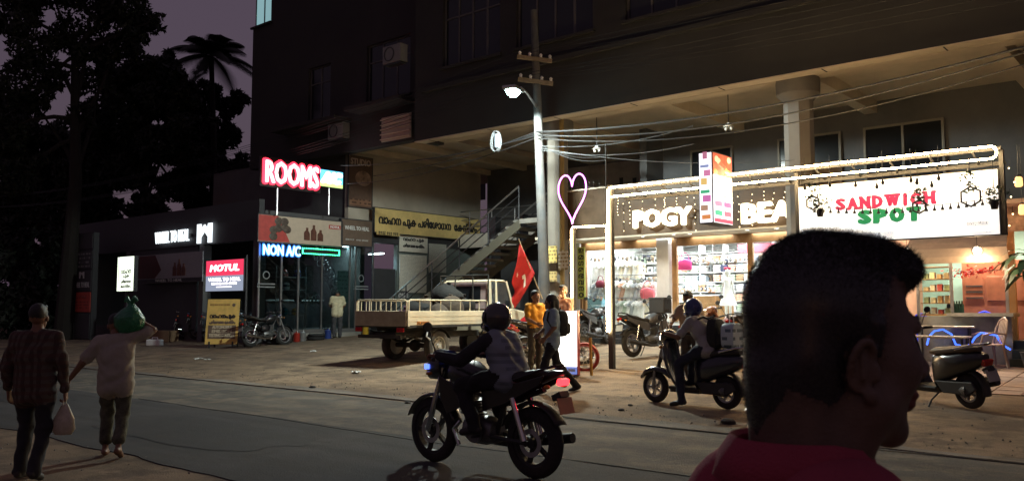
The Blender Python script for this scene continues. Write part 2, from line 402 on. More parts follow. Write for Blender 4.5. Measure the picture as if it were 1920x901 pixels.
def ragged(y, seed, amp):
    r = random.Random(seed); ph = [(r.uniform(0, 6), r.uniform(0.4, 5), r.uniform(0.3, 1)) for _ in range(8)]
    return lambda x: y + amp * sum(a / (0.6 + f) * math.sin(f * x + p) for p, f, a in ph) + r.uniform(-0.02, 0.02) * amp * 8
def strip(name, m, fa, fb, z, x0=-60, x1=20, n=400, thick=0.03):
    q = MB(); vs = []; fs = []
    for i in range(n + 1):
        x = x0 + (x1 - x0) * i / n; a, b = fa(x), fb(x); vs += [(x, a, z - thick), (x, a, z), (x, b, z), (x, b, z - thick)]
    for i in range(n):
        for k in range(3): a = i * 4 + k; fs.append((a, a + 4, a + 5, a + 1))
    q.add(vs, fs)
    # the rest of the road, out of sight
    if 'crack' not in name: q.add([(-400, fa(x0), z), (x0, fa(x0), z), (x0, fb(x0), z), (-400, fb(x0), z), (x1, fa(x1), z), (300, fa(x1), z), (300, fb(x1), z), (x1, fb(x1), z)], [(0, 1, 2, 3), (4, 5, 6, 7)])
    return tag(q.build(name, m), kind='structure')
ROAD_Z = 0.009
strip('road_shoulder', M_road2, lambda x: 6.7, ragged(9.55, 5, 0.05), 0.005, thick=0.005)
strip('road', M_road, ragged(4.25, 3, 0.10), ragged(6.95, 4, 0.03), ROAD_Z, thick=0.009)
# low broken concrete kerb where the asphalt ends
kb = strip('kerb_strip', ground_mat('broken_kerb', [(.14, .12, .10), (.26, .235, .20), (.16, .125, .09)], .4, .95, .6), ragged(9.60, 8, 0.035), ragged(9.93, 9, 0.14), 0.022, thick=0.03)
M_crack = mat('crack_dark', (.022, .020, .018), .95, var=.2)
strip('road_crack', M_crack, ragged(6.925, 21, 0.05), ragged(6.975, 22, 0.06), ROAD_Z + .005, x0=-14, x1=3, n=260, thick=.004)
strip('kerb_crack', M_crack, ragged(9.545, 23, 0.04), ragged(9.60, 24, 0.05), .016, x0=-7.5, x1=6, n=200, thick=.004)
def patch(x, y, w_, h_, m, seed, name='road_patch'):
    r = random.Random(seed); n = 36; q = MB(); vs = [(x, y, ROAD_Z + .004)]
    for i in range(n):
        a = 2 * math.pi * i / n; k = (abs(math.cos(a)) ** 4 + abs(math.sin(a)) ** 4) ** -.25 * r.uniform(.9, 1.08); vs.append((x + w_ / 2 * k * math.cos(a), y + h_ / 2 * k * math.sin(a), ROAD_Z + .004))
    return tag(q.add(vs, [(0, i + 1, (i + 1) % n + 1) for i in range(n)]).build(name, m), kind='structure')
M_patch = ground_mat('patch_asphalt', [(.030, .030, .032), (.05, .048, .048), (.04, .038, .036)], .4, .9, .35, .2)
patch(-9.6, 5.6, 3.4, 1.5, M_patch, 1); patch(-3.4, 5.3, 2.4, 1.3, M_patch, 2); patch(-16.5, 5.9, 4.0, 1.1, M_patch, 3)
# paving in front of the snack kiosk
M_pave = mat('paver', (0.30, 0.20, 0.15), 0.85, var=0.3, scale=3, bump=0.3)
pv = MB(); pm = None
pave_root = tag(MB().bb(-5.2, 3.2, 14.2, 18.2, 0.20, 0.205).build('pavement', M_dirt), kind='structure')
pave_root.data.vertices.foreach_set('co', sum([[v.co.x, v.co.y, gz(v.co.y) + (0.006 if v.co.z > 0.202 else 0.0)] for v in pave_root.data.vertices], []))
tile = MB().box((0, 0, 0), (0.385, 0.385, 0.03)).build('paver', M_pave, pave_root, bevel=0.008)
first = True
for i in range(21):
    for j in range(10):
        x = -5.0 + 0.4 * i; y = 14.4 + 0.4 * j
        o = tile if first else tile.copy()
        if not first: C.objects.link(o)
        first = False
        o.parent = pave_root; o.location = (x, y, gz(y) + 0.004 + rnd.uniform(-0.003, 0.004)); o.rotation_euler = (math.atan(0.055), rnd.uniform(-0.01, 0.01), rnd.uniform(-0.008, 0.008))
# pebbles and dust clods
pb = MB()
for i in range(1300):
    x = rnd.uniform(-30, 0); y = rnd.choice([rnd.uniform(9.8, 18), rnd.uniform(9.6, 10.8), rnd.uniform(2.2, 4.4)]); r = rnd.uniform(0.005, 0.016)
    z = gz(y) + r * 0.3
    pb.add([(x + r, y, z), (x - r * .6, y + r * .8, z), (x - r * .7, y - r * .7, z), (x, y, z + r), (x, y, z - r)], [(0, 1, 3), (1, 2, 3), (2, 0, 3), (1, 0, 4), (2, 1, 4), (0, 2, 4)])
tag(pb.build('gravel', M_concrete), 'loose gravel and dust clods scattered over the forecourt', 'gravel', kind='stuff')
# litter
M_litter = mat('litter', (0.65, 0.64, 0.6), 0.7, var=0.1)
def litter(px, py, s, label, m=M_litter):
    p = onG(px, py); q = MB()
    n = 9; vs = []; fs = []
    for i in range(n):
        for j in range(n):
            vs.append((s * (i / (n - 1) - .5) + rnd.uniform(-.1, .1) * s, .6 * s * (j / (n - 1) - .5) + rnd.uniform(-.1, .1) * s, rnd.uniform(0.004, 0.22 * s)))
    fs = [(i * n + j, (i + 1) * n + j, (i + 1) * n + j + 1, i * n + j + 1) for i in range(n - 1) for j in range(n - 1)]
    q.add(vs, fs); return tag(q.build('crumpled_litter', m, loc=p, rot=(0, 0, rnd.uniform(0, 3))), label, 'litter')
litter(372, 673, .22, 'crumpled white paper on the dirt before the yellow sandwich board')
litter(389, 674, .16, 'flat scrap of white paper beside the crumpled one')
litter(668, 699, .26, 'pale plastic scrap lying on the open forecourt dirt')
litter(588, 683 - 24, .2, 'small pale scrap on the dirt by the workshop front')
litter(838, 667, .30, 'white plastic bag dropped against the rear truck wheel')
M_stone = mat('dark_stone', (0.05, 0.045, 0.04), 0.9, var=0.3, scale=20)
for k, (px, py) in enumerate([(586, 727), (765, 756), (1165, 769), (1365, 793), (1182, 760)]):
    p = onG(px, py); q = MB(); r = [.06, .05, .04, .08, .035][k]; q.ball((0, 0, r * .3), (r * 1.3, r, r * .55), 8, 5)
    q.v = [(a * rnd.uniform(.8, 1.15), b * rnd.uniform(.8, 1.15), c) for a, b, c in q.v]
    tag(q.build('stone', M_stone, loc=p), ['dark stone on the road verge left of the motorcycle', 'small dark stone at the kerb ahead of the motorcycle', 'small clod on the concrete in front of the scooter wheel', 'flat dark clod at the kerb below the scooter engine', 'tiny clod beside the scooter front wheel'][k], 'stone')

# ================================================================ BIG BUILDING
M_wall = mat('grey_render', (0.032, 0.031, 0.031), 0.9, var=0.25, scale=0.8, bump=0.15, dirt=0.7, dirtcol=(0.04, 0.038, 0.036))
M_soffit = mat('cream_soffit', (0.62, 0.53, 0.41), 0.9, var=0.12, scale=1.2, bump=0.1, dirt=0.35, dirtcol=(0.3, 0.25, 0.2))
M_cream = mat('cream_wall', (0.50, 0.44, 0.36), 0.9, var=0.15, scale=1.0, dirt=0.5, dirtcol=(0.28, 0.24, 0.19))
M_darkwall = mat('dark_wall', (0.10, 0.10, 0.105), 0.85, var=0.25, scale=1.0, dirt=0.4)
M_frame = mat('window_frame', (0.10, 0.095, 0.09), 0.6, var=0.1)
M_dglass = mat('dark_window_glass', (0.015, 0.017, 0.02), 0.12, var=0, spec=0.5)
M_steel = mat('steel', (0.45, 0.45, 0.46), 0.35, 0.9, var=0.15, scale=8)
M_dsteel = mat('dark_steel', (0.06, 0.06, 0.065), 0.5, 0.6, var=0.2, scale=8)
FY, FZ = 18.0, 6.65                     # facade plane of the upper floors and its underside
XL, XM, XR = -29.0, -19.1, 12.0
b = thing('commercial_building', 'tall dark concrete building whose upper floors overhang the open shop fronts', 'building', (0, FY, 0))
BO = V((0, -FY, 0))
def bpart(mb, name, m, parent=None, **k):
    o = mb.build(name, m, parent or b, **k)
    o.location = BO if (parent is None) else (0, 0, 0); return o
# upper wall with real window openings: rows of wall boxes around the openings
wins = []
def wall_with_windows(x0, x1, z0, z1, y, th, opens, name):
    q = MB(); xs_ = sorted({x0, x1, *[o[0] for o in opens], *[o[1] for o in opens]}); zs_ = sorted({z0, z1, *[o[2] for o in opens], *[o[3] for o in opens]})
    for i in range(len(xs_) - 1):
        for j in range(len(zs_) - 1):
            cx, cz = (xs_[i] + xs_[i + 1]) / 2, (zs_[j] + zs_[j + 1]) / 2
            if any(o[0] < cx < o[1] and o[2] < cz < o[3] for o in opens): continue
            q.bb(xs_[i], xs_[i + 1], y, y + th, zs_[j], zs_[j + 1])
    bm = bmesh.new(); me = bpy.data.meshes.new('x'); me.from_pydata(q.v, [], q.f); bm.from_mesh(me)
    bmesh.ops.remove_doubles(bm, verts=bm.verts, dist=1e-5)
    seen = {}
    for f in list(bm.faces):
        k = tuple(sorted(v.index for v in f.verts)); seen.setdefault(k, []).append(f)
    bmesh.ops.delete(bm, geom=[f for k in seen.values() if len(k) > 1 for f in k], context='FACES')
    bm.to_mesh(me); bm.free(); me.materials.append(M_wall); me.name = name
    o = bpy.data.objects.new(name, me); C.objects.link(o); o.parent = b; o.location = BO; return o
def win(x0, x1, z0, z1, y, panes, lit=None, glassm=None):
    f = MB(); t = 0.05
    for xx in [x0 + t / 2 + (x1 - x0 - t) * k / panes for k in range(panes + 1)]: f.bb(xx - t / 2, xx + t / 2, y + .10, y + .16, z0, z1)
    f.bb(x0, x1, y + .098, y + .162, z0 - .002, z0 + t); f.bb(x0, x1, y + .098, y + .162, z1 - t, z1 + .002); f.bb(x0, x1, y + .098, y + .162, z0 + (z1 - z0) * .68, z0 + (z1 - z0) * .68 + .04)
    fo = f.build('window', M_frame, b, loc=BO)
    for k in range(panes):
        a = x0 + (x1 - x0) * k / panes; c = x0 + (x1 - x0) * (k + 1) / panes
        MB().bb(a + .03, c - .03, y + .125, y + .135, z0 + .03, z1 - .03).build('pane', glassm or M_dglass, fo)
    MB().bb(x0 - .08, x1 + .08, y - .09, y - .003, z0 - .08, z0 - .004).build('sill', M_wall, fo)
def pxw(px0, px1, y0, y1, Y):
    a, c = atY(px0, y1, Y), atY(px1, y0, Y); m0 = atY(px0, y0, Y); m1 = atY(px1, y1, Y)
    return (a.x, c.x, (a.z + m1.z) / 2, (c.z + m0.z) / 2)
W1 = [(-17.9, -15.6, 8.75, 10.9), (-15.0, -12.4, 8.75, 10.9), (-11.4, -8.6, 8.75, 10.9), (-7.6, -4.8, 8.75, 10.9), (-3.6, -1.2, 8.75, 10.9)]
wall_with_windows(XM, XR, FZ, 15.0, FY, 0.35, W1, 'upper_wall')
for wv in W1: win(*wv, FY, 4)
# left tower, set a little back
TY = 19.0
lit = pxw(475, 510, -40, 46, TY)
W2 = [(lit[0], lit[1], lit[2], lit[3]), (-25.9, -24.6, 8.4, 10.4), (-22.6, -20.4, 8.6, 10.6)]
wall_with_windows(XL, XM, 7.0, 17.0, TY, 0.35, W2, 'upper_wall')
M_lit = glow('lit_window', (0.35, 0.62, 0.66), 0.42)
win(*W2[0], TY, 2, glassm=M_lit); win(*W2[1], TY, 2); win(*W2[2], TY, 3)
bpart(MB().bb(XL, XL + .3, TY + .36, 32, 7.0, 17.0), 'return_wall', M_wall); bpart(MB().bb(XM, XM + .3, FY + .36, TY - .005, FZ, 15), 'return_wall', M_wall)
# ledges and sunshades
bpart(MB().bb(-27.2, -23.4, TY - .75, TY - .003, 8.05, 8.17), 'sunshade', M_wall)
bpart(MB().bb(-22.9, -20.1, TY - .75, TY - .003, 8.22, 8.34), 'sunshade', M_wall)
bpart(MB().bb(XM + .4, XR, FY - .12, FY - .003, 8.1, 8.22), 'string_course', M_wall)
# edge beam underside, slab, inner beam
bpart(MB().bb(XM, XR, FY, FY + .35, FZ - .03, FZ - .003), 'beam_underside', M_soffit)
for k in range(12): bpart(MB().bb(XM + 2.4 * k + .6, XM + 2.4 * k + .63, FY + .01, FY + .34, FZ - .036, FZ - .031), 'drip_joint', M_wall)
bpart(MB().bb(XM, XR, FY + .36, FY + .75, 6.98, 7.25), 'slab_edge', M_soffit)
bpart(MB().bb(XM + .31, XR, FY + .76, FY + 1.15, 6.72, 7.25), 'inner_beam', M_soffit)
bpart(MB().bb(XM + .31, XR, FY + 1.16, 27.0, 7.06, 7.3), 'slab', M_soffit)
bpart(MB().bb(XL, XM + .3, TY + .36, 30.0, 7.42, 7.6), 'slab', M_soffit)
for x in (-15.0, -11.0, -7.2, -3.4, 0.3):
    bpart(MB().bb(x - .16, x + .16, FY + 1.16, 26.9, 6.74, 7.055), 'cross_beam', M_soffit)
for x in (-20.2, -22.2, -24.2):
    bpart(MB().bb(x - .1, x + .1, TY + .4, 28, 7.2, 7.418), 'cross_beam', M_soffit)
# columns
M_col = mat('painted_column', (0.19, 0.17, 0.145), 0.8, var=0.15, scale=2, dirt=0.7, dirtcol=(0.22, 0.2, 0.17))
M_colg = mat('grey_column', (0.16, 0.15, 0.14), 0.85, var=0.15, scale=2, dirt=0.5)
def column(px, Yc, w, m):
    p = atY(px, 500, Yc); q = MB(); oct_ = [(w / 2 * math.cos(a) / math.cos(R(22.5)) * 1.0, w / 2 * math.sin(a) / math.cos(R(22.5))) for a in [R(22.5 + 45 * i) for i in range(8)]]
    q.prism([(p.x + a, Yc + c) for a, c in oct_], gz(Yc) - .1, 6.35, 'xy')
    o = bpart(q, 'column', m)
    k = MB(); k.lathe([(w * .55, 6.2), (w * .62, 6.25), (w * .8, 6.36), (w * .82, 6.62), (w * .8, 6.715)], (p.x, Yc, 0), n=24).build('capital', M_colg, o, smooth=True)
    return p
column(1505, 18.9, 0.60, M_colg)
pc = column(1046, 18.9, 0.56, M_col)
# rain pipes and bands on the pillar by the pole
bpart(MB().cyl((pc.x + .36, 18.62, .5), (pc.x + .36, 18.62, 6.7), .07, n=10), 'rain_pipe', mat('yellow_pipe', (0.28, 0.20, 0.075), 0.7, var=.15), smooth=True)
bpart(MB().cyl((pc.x - .32, 18.52, .5), (pc.x - .32, 18.52, 6.3), .05, n=10), 'rain_pipe', mat('grey_pipe', (0.5, 0.5, 0.55), 0.4, var=.15), smooth=True)
# first-floor back walls behind the signs
bpart(MB().bb(-13.6, XR, 23.6, 23.8, 3.6, 7.055), 'back_wall', M_darkwall)
bpart(MB().bb(-14.0, XR, 20.6, 23.6, 3.62, 3.75), 'gallery_floor', M_concrete)
bpart(MB().bb(-13.85, -13.6, 22.6, 23.595, 3.76, 7.055), 'return_wall', M_darkwall)
for (x0, x1) in ((-12.6, -11.2), (-9.8, -8.0), (-7.4, -5.4), (-3.6, -1.8)):
    fo = bpart(MB().bb(x0, x1, 23.50, 23.595, 4.0, 4.06).bb(x0, x1, 23.50, 23.595, 6.3, 6.36).bb(x0, x0 + .06, 23.502, 23.593, 4.06, 6.3).bb(x1 - .06, x1, 23.502, 23.593, 4.06, 6.3).bb((x0 + x1) / 2 - .03, (x0 + x1) / 2 + .03, 23.502, 23.593, 4.06, 6.3), 'window', mat('gallery_frame', (.22, .2, .17), .7, var=.1))
    for h in (0, 1):
        a = x0 + .06 + h * ((x1 - x0) / 2 - .03); MB().bb(a, a + (x1 - x0) / 2 - .09, 23.54, 23.56, 4.06, 6.3).build('pane', M_dglass, fo)
# courtyard back and the first floor over the emission-testing office
bpart(MB().bb(-24.3, -13.86, 27.2, 27.4, 0.4, 7.41), 'back_wall', M_darkwall)
M_mural = mat('mural_wall', (0.34, 0.31, 0.27), 0.9, var=0.3, scale=1.2)
mu = bpart(MB().bb(-20.5, -15.2, 26.9, 27.0, 4.6, 7.0), 'mural_panel', M_mural)
M_mfig = mat('mural_ink', (0.05, 0.05, 0.05), 0.9, var=.3, scale=5)
for k in range(9):      # standing figures painted on the wall
    x = -20.2 + .58 * k; q = MB(); h = rnd.uniform(1.2, 1.75); pts = []
    q.prism([(x - .12, 4.7), (x + .12, 4.7), (x + .2, 4.7 + h * .55), (x + .26, 4.7 + h * .8), (x + .08, 4.7 + h * .82), (x + .09, 4.7 + h), (x - .08, 4.7 + h), (x - .06, 4.7 + h * .8), (x - .2, 4.7 + h * .75)], 26.893, 26.8985)
    q.build('painted_figure', M_mfig, mu)
bpart(MB().bb(-24.3, -13.86, 25.4, 27.19, 4.2, 4.38), 'gallery_floor', M_cream)
bpart(MB().bb(-24.15, -13.86, 25.25, 25.395, 3.95, 4.5), 'gallery_parapet', mat('parapet_white', (.68, .63, .55), .85, var=.12, dirt=.3))
gr = MB()
for z in (4.8, 5.1, 5.45): gr.tube([(-24.1, 25.35, z), (-13.9, 25.35, z)], .022, 6)
bpart(gr, 'gallery_rail', M_steel)
for x in np.arange(-23.6, -14, 1.2): bpart(MB().cyl((x, 25.35, 4.5), (x, 25.35, 5.45), .022, n=6), 'rail_post', M_steel)
# billboard-like lattice vent lit from below, and hanging conduit box
lt = pxw(715, 770, 216, 262, TY - .3)
q = MB(); q.bb(lt[0], lt[1], TY - .3, TY - .26, lt[2], lt[3]); lo_ = bpart(q, 'louvre_panel', M_cream)
for k in range(5): z = lt[2] + (lt[3] - lt[2]) * (k + .5) / 5; MB().box(((lt[0] + lt[1]) / 2, TY - .34, z), (lt[1] - lt[0], .07, .03), (R(30), 0, 0)).build('louvre_slat', M_soffit, lo_)
# two air conditioners on the wall
def ac(px, py, Y, label):
    p = atY(px, py, Y); t = thing('air_conditioner', label, 'air conditioner', p, 0)
    MB().bb(-.42, .42, -.32, -.01, -.28, .28).build('housing', mat('ac_white', (0.22, 0.22, 0.21), 0.5, var=.1), t, bevel=.02)
    MB().lathe([(.2, 0), (.23, 0), (.23, .02), (.2, .02)], (-.1, -.322, 0), (0, -1, 0), n=24, closed=True).build('fan_guard', M_dsteel, t)
    MB().bb(-.38, .38, -.3, -.01, -.33, -.285).build('bracket', M_dsteel, t)
ac(748, 105, FY, 'grey outdoor air conditioner unit mounted beside the dark upper window')
ac(642, 248, TY, 'small pale outdoor unit fixed on the dark wall above the studio poster')
# ================================================================ TREES
M_bark = mat('bark', (0.018, 0.015, 0.012), 0.95, var=.3, scale=6, bump=.5)
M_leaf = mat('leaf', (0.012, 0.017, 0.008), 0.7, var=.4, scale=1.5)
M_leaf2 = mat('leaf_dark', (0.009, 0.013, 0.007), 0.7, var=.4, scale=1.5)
rs = np.random.RandomState(5)
def leaves(cl, n, size):
    """n leaf blades spread through clumps (centre, radius)"""
    w_ = np.array([c[1] ** 2.2 for c in cl]); w_ /= w_.sum()
    ci = rs.choice(len(cl), n, p=w_); cen = np.array([c[0] for c in cl])[ci]; rad = np.array([c[1] for c in cl])[ci]
    d = rs.normal(size=(n, 3)); d /= np.linalg.norm(d, axis=1)[:, None]
    p = cen + d * (rad * (rs.uniform(.25, 1, n) ** .5))[:, None] * np.array([1, 1, .75])
    a = rs.normal(size=(n, 3)); a[:, 2] -= .4; a /= np.linalg.norm(a, axis=1)[:, None]
    b_ = np.cross(a, rs.normal(size=(n, 3))); b_ /= np.linalg.norm(b_, axis=1)[:, None] + 1e-9
    s = size * rs.uniform(.6, 1.4, n)[:, None]
    q = np.stack([p - a * s, p + b_ * s * .38, p + a * s, p - b_ * s * .38], 1).reshape(-1, 3)
    f = np.arange(4 * n).reshape(-1, 4); return q, f
def tree(base, top, clumps, nleaf, lsize, label, m, trunk=.25, name='leafy_tree'):
    t = thing(name, label, 'tree', base); base = V(base); q = MB(); top = V(top)
    mid = base.lerp(top, .5) + V((rnd.uniform(-.4, .4), rnd.uniform(-.3, .3), 0))
    pts = [base - base, (mid - base), (top - base)]
    q.tube([pts[0].lerp(pts[1], k / 4) for k in range(5)] + [pts[1].lerp(pts[2], k / 4) for k in range(1, 5)], [trunk * (1.25 - .11 * k) for k in range(9)], 9)
    q.build('trunk', M_bark, t, smooth=True)
    for c, r in clumps:
        c = V(c) - base; st = pts[1].lerp(pts[2], rnd.uniform(0, .9)); md = st.lerp(c, .5) + V((rnd.uniform(-.3, .3), rnd.uniform(-.3, .3), rnd.uniform(0, .5)))
        MB().tube([st, st.lerp(md, .5) + V((0, 0, .1)), md, c], [trunk * .35, trunk * .3, trunk * .22, trunk * .08], 6).build('limb', M_bark, t, smooth=True)
    cl = []
    for c, r in clumps:
        c0 = np.array(V(c) - base); cl.append((c0, r * .8))
        for _ in range(7): d = rs.normal(size=3); d /= np.linalg.norm(d); cl.append((c0 + d * r * rs.uniform(.6, 1.15), r * rs.uniform(.18, .45)))
    v, f = leaves(cl, nleaf, lsize)
    me = bpy.data.meshes.new('crown'); me.from_pydata(v.tolist(), [], f.tolist()); me.materials.append(m)
    o = bpy.data.objects.new('crown', me); C.objects.link(o); o.parent = t
    return t
def clump_px(spec, dep):
    return [(atD(px, py, dep + rnd.uniform(-1.5, 1.5)), r * dep / FPX) for px, py, r in spec]
D1 = 34.0
def gnd(px, dep): p = atD(px, 600, dep); return V((p.x, p.y, gz(p.y)))
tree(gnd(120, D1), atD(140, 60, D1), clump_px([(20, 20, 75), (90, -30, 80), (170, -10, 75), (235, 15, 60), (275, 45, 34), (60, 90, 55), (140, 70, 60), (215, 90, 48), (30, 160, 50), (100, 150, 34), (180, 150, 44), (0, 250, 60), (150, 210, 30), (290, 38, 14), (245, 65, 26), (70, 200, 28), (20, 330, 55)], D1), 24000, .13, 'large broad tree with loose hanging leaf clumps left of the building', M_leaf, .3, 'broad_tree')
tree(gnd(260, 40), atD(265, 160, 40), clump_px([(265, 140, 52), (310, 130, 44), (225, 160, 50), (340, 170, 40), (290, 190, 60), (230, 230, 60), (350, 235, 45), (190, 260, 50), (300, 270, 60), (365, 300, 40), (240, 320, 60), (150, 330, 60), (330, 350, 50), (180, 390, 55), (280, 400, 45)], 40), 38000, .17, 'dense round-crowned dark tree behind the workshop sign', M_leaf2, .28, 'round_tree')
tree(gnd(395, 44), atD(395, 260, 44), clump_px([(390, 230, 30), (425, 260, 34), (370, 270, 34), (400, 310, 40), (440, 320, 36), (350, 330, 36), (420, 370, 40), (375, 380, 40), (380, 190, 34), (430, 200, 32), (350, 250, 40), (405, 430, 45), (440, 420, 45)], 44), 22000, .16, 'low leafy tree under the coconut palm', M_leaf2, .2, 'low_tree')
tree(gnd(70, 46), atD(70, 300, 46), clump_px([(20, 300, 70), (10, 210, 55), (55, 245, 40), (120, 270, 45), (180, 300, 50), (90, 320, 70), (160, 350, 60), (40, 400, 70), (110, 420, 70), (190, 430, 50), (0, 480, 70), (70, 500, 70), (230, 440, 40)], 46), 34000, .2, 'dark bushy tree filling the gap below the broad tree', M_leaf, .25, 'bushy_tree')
for k, (px, dep) in enumerate([(20, 37), (110, 39), (200, 41), (255, 43)]):
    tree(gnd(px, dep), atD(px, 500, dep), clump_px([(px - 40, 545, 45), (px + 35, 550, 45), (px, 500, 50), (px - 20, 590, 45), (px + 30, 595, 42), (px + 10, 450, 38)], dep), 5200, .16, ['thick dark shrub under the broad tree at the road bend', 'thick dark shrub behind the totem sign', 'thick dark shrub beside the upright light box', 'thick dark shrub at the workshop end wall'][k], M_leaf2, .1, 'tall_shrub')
cw_ = thing('compound_wall', 'low dark compound wall beyond the workshop under the trees', 'wall', (-70, 18.5, gz(18.5)))
MB().bb(-60, 31.8, -.1, .1, -.2, 1.9).build('wall', M_darkwall, cw_); MB().bb(-60, 31.8, -.16, .16, 1.902, 1.98).build('coping', M_concrete, cw_)
# coconut palm
pb_ = gnd(398, 42); pt = atD(396, 105, 42)
t = thing('coconut_palm', 'coconut palm rising beside the tower corner against the dusk sky', 'palm', pb_)
ctr = pt - pb_
MB().tube([V((0, 0, 0)), ctr * .35 + V((.25, 0, 0)), ctr * .7 + V((.2, 0, 0)), ctr], [.2, .16, .14, .12], 9).build('trunk', M_bark, t, smooth=True)
for k in range(19):
    az = k * 2.399; el = 1.25 - 1.5 * (k / 19); L = rnd.uniform(2.3, 3.0); h = V((math.cos(az), math.sin(az), 0)); q = MB(); pts = []
    n = 14
    for i in range(n + 1):
        s = i / n; pts.append(ctr + h * (L * s * math.cos(el) + .15 * s) + V((0, 0, L * s * math.sin(el) - 1.15 * s * s * L * .55)))
    q.tube(pts, [.03 * (1 - .85 * i / n) for i in range(n + 1)], 4)
    for i in range(1, n):
        tg = (pts[i + 1] - pts[i - 1]).normalized(); sd_ = tg.cross(V((0, 0, 1))).normalized()
        for j in range(3):
            p0 = pts[i].lerp(pts[i + 1], j / 3)
            for sg in (-1, 1):
                ll = .8 * math.sin(math.pi * min(1, (i + j / 3) / n * .9 + .1)) + .1
                e = p0 + (sd_ * sg * .8 + tg * .55 + V((0, 0, -.45))).normalized() * ll; wd = tg * .045
                q.add([p0 - wd, p0 + wd, e], [(0, 1, 2)])
    q.build('frond', M_leaf2, t, fix=False)
# ================================================================ WORKSHOP WING (left): street front at Y=16, side front along X=-24.3
WX, WY = -24.3, 16.0
M_black = mat('black_paint', (0.02, 0.02, 0.022), 0.5, var=.2)
M_dk = mat('charcoal', (0.045, 0.045, 0.05), 0.6, var=.2)
M_white = mat('white_paint', (0.75, 0.75, 0.73), 0.5, var=.08, dirt=.3, dirtcol=(.45, .42, .38))
M_glass = glass('shop_glass', (0.93, 0.96, 0.95), 0.07)
M_tglass = glass('tinted_glass', (0.5, 0.56, 0.56), 0.06)
wk = thing('workshop_building', 'low dark motorcycle workshop with glass side front under lit letters', 'building', (WX, WY, gz(WY)))
WO = -V((WX, WY, gz(WY)))
def wp(mb, name, m, parent=None, **k): o = mb.build(name, m, parent or wk, **k); o.location = WO if parent is None else (0, 0, 0); return o
Z0 = gz(WY) - .1
wp(MB().bb(-38, WX - .05, WY, WY + .2, 3.75, 5.1), 'front_fascia', M_dk)
wp(MB().bb(-38, WX - .02, WY + .21, 27, 4.62, 4.75), 'roof_slab', M_darkwall)
wp(MB().bb(-38, -37.8, WY + .21, 27, Z0, 4.61), 'end_wall', M_darkwall)
wp(MB().bb(-37.79, WX - .3, 20.5, 20.7, Z0, 4.61), 'back_wall', M_darkwall)
wp(MB().bb(WX - .3, WX, WY + .21, 27.19, 3.95, 4.61), 'side_lintel', M_dk)
wp(MB().bb(-37.79, WX - .02, WY + .21, 26.9, Z0, Z0 + .55), 'plinth', M_darkwall)
wp(MB().bb(WX + .003, WX + .35, WY + .5, 21.6, Z0, Z0 + .42), 'step', M_concrete)
wp(MB().bb(-33.2, -28.2, WY + .05, WY + .18, Z0 + .4, 3.74), 'roller_shutter', M_dk)
for x in (-33.5, -28.0, WX - .35): wp(MB().bb(x, x + .3, WY + .004, WY + .3, Z0, 3.745), 'front_pillar', M_darkwall)
# first floor over the workshop
wp(MB().bb(-34, WX - .5, 20.0, 20.2, 4.76, 7.4), 'upper_front_wall', M_darkwall)
wp(MB().bb(WX - .5, WX - .3, 19.9, 27.1, 4.76, 7.4), 'upper_side_wall', M_cream)
# glass side front: frames, panes, door
def gy(px, py=520): return atX(px, py, WX).y
ZG0, ZG1 = gz(WY) + .45, 3.94
edges = [gy(486), gy(528), gy(560), gy(604), gy(656), gy(667), gy(700)]
for i, yv in enumerate(edges): wp(MB().bb(WX - .06, WX - .004, yv - .03, yv + .03, ZG0, ZG1), 'glazing_bar', M_steel)
for i in range(len(edges) - 1): wp(MB().bb(WX - .035, WX - .025, edges[i] + .03, edges[i + 1] - .03, ZG0, ZG1), 'pane', M_tglass)
# inside of the workshop: racks of helmets, parts, counter
inn = MB()
sh = thing('parts_rack', 'tall metal rack of spare parts behind the workshop glass', 'rack', (WX - 1.2, gy(585), ZG0))
for z in (.0, .45, .9, 1.35, 1.8): MB().bb(-.2, .2, -.5, .5, z, z + .03).build('shelf', M_steel, sh)
for y in (-.49, .49):
    for x in (-.19, .19): MB().bar((x, y, 0), (x, y, 2.2), .03).build('upright', M_steel, sh)
hcols = [(0.5, .06, .04), (.03, .05, .25), (.6, .6, .6), (.05, .05, .05), (.02, .2, .25), (.5, .25, .02)]
hm = []
for k in range(6):
    q = MB(); q.ball((0, 0, .13), (.14, .12, .13), 12, 8); o = q.build('x', None); bpy.data.objects.remove(o); hm.append(q)
hk = 0
names_h = ['red', 'navy', 'white', 'black', 'teal', 'orange']
places = [(-1.2, gy(585) - .3, ZG0 + 1.83), (-1.2, gy(585) + .25, ZG0 + 1.83), (-1.2, gy(585) - .2, ZG0 + 1.38), (-1.2, gy(585) + .3, ZG0 + .93), (-1.2, gy(585) - .25, ZG0 + .48), (-1.2, gy(585) + .2, ZG0 + .48)]
for k, pl in enumerate(places):
    t = thing('helmet', f'{names_h[k]} motorcycle helmet on the spare parts rack', 'helmet', (WX + pl[0], pl[1], pl[2]), group='helmets on the workshop rack')
    q = MB(); q.lathe([(.06, 0), (.125, .01), (.14, .09), (.125, .18), (.08, .24), (.0, .262)], n=14).build('shell', mat('helmet_' + names_h[k], hcols[k], .25, var=0, coat=.5), t, smooth=True)
    MB().lathe([(.143, .09), (.143, .1), (.132, .16), (.128, .16)], n=14).build('visor', M_black, t, smooth=True)
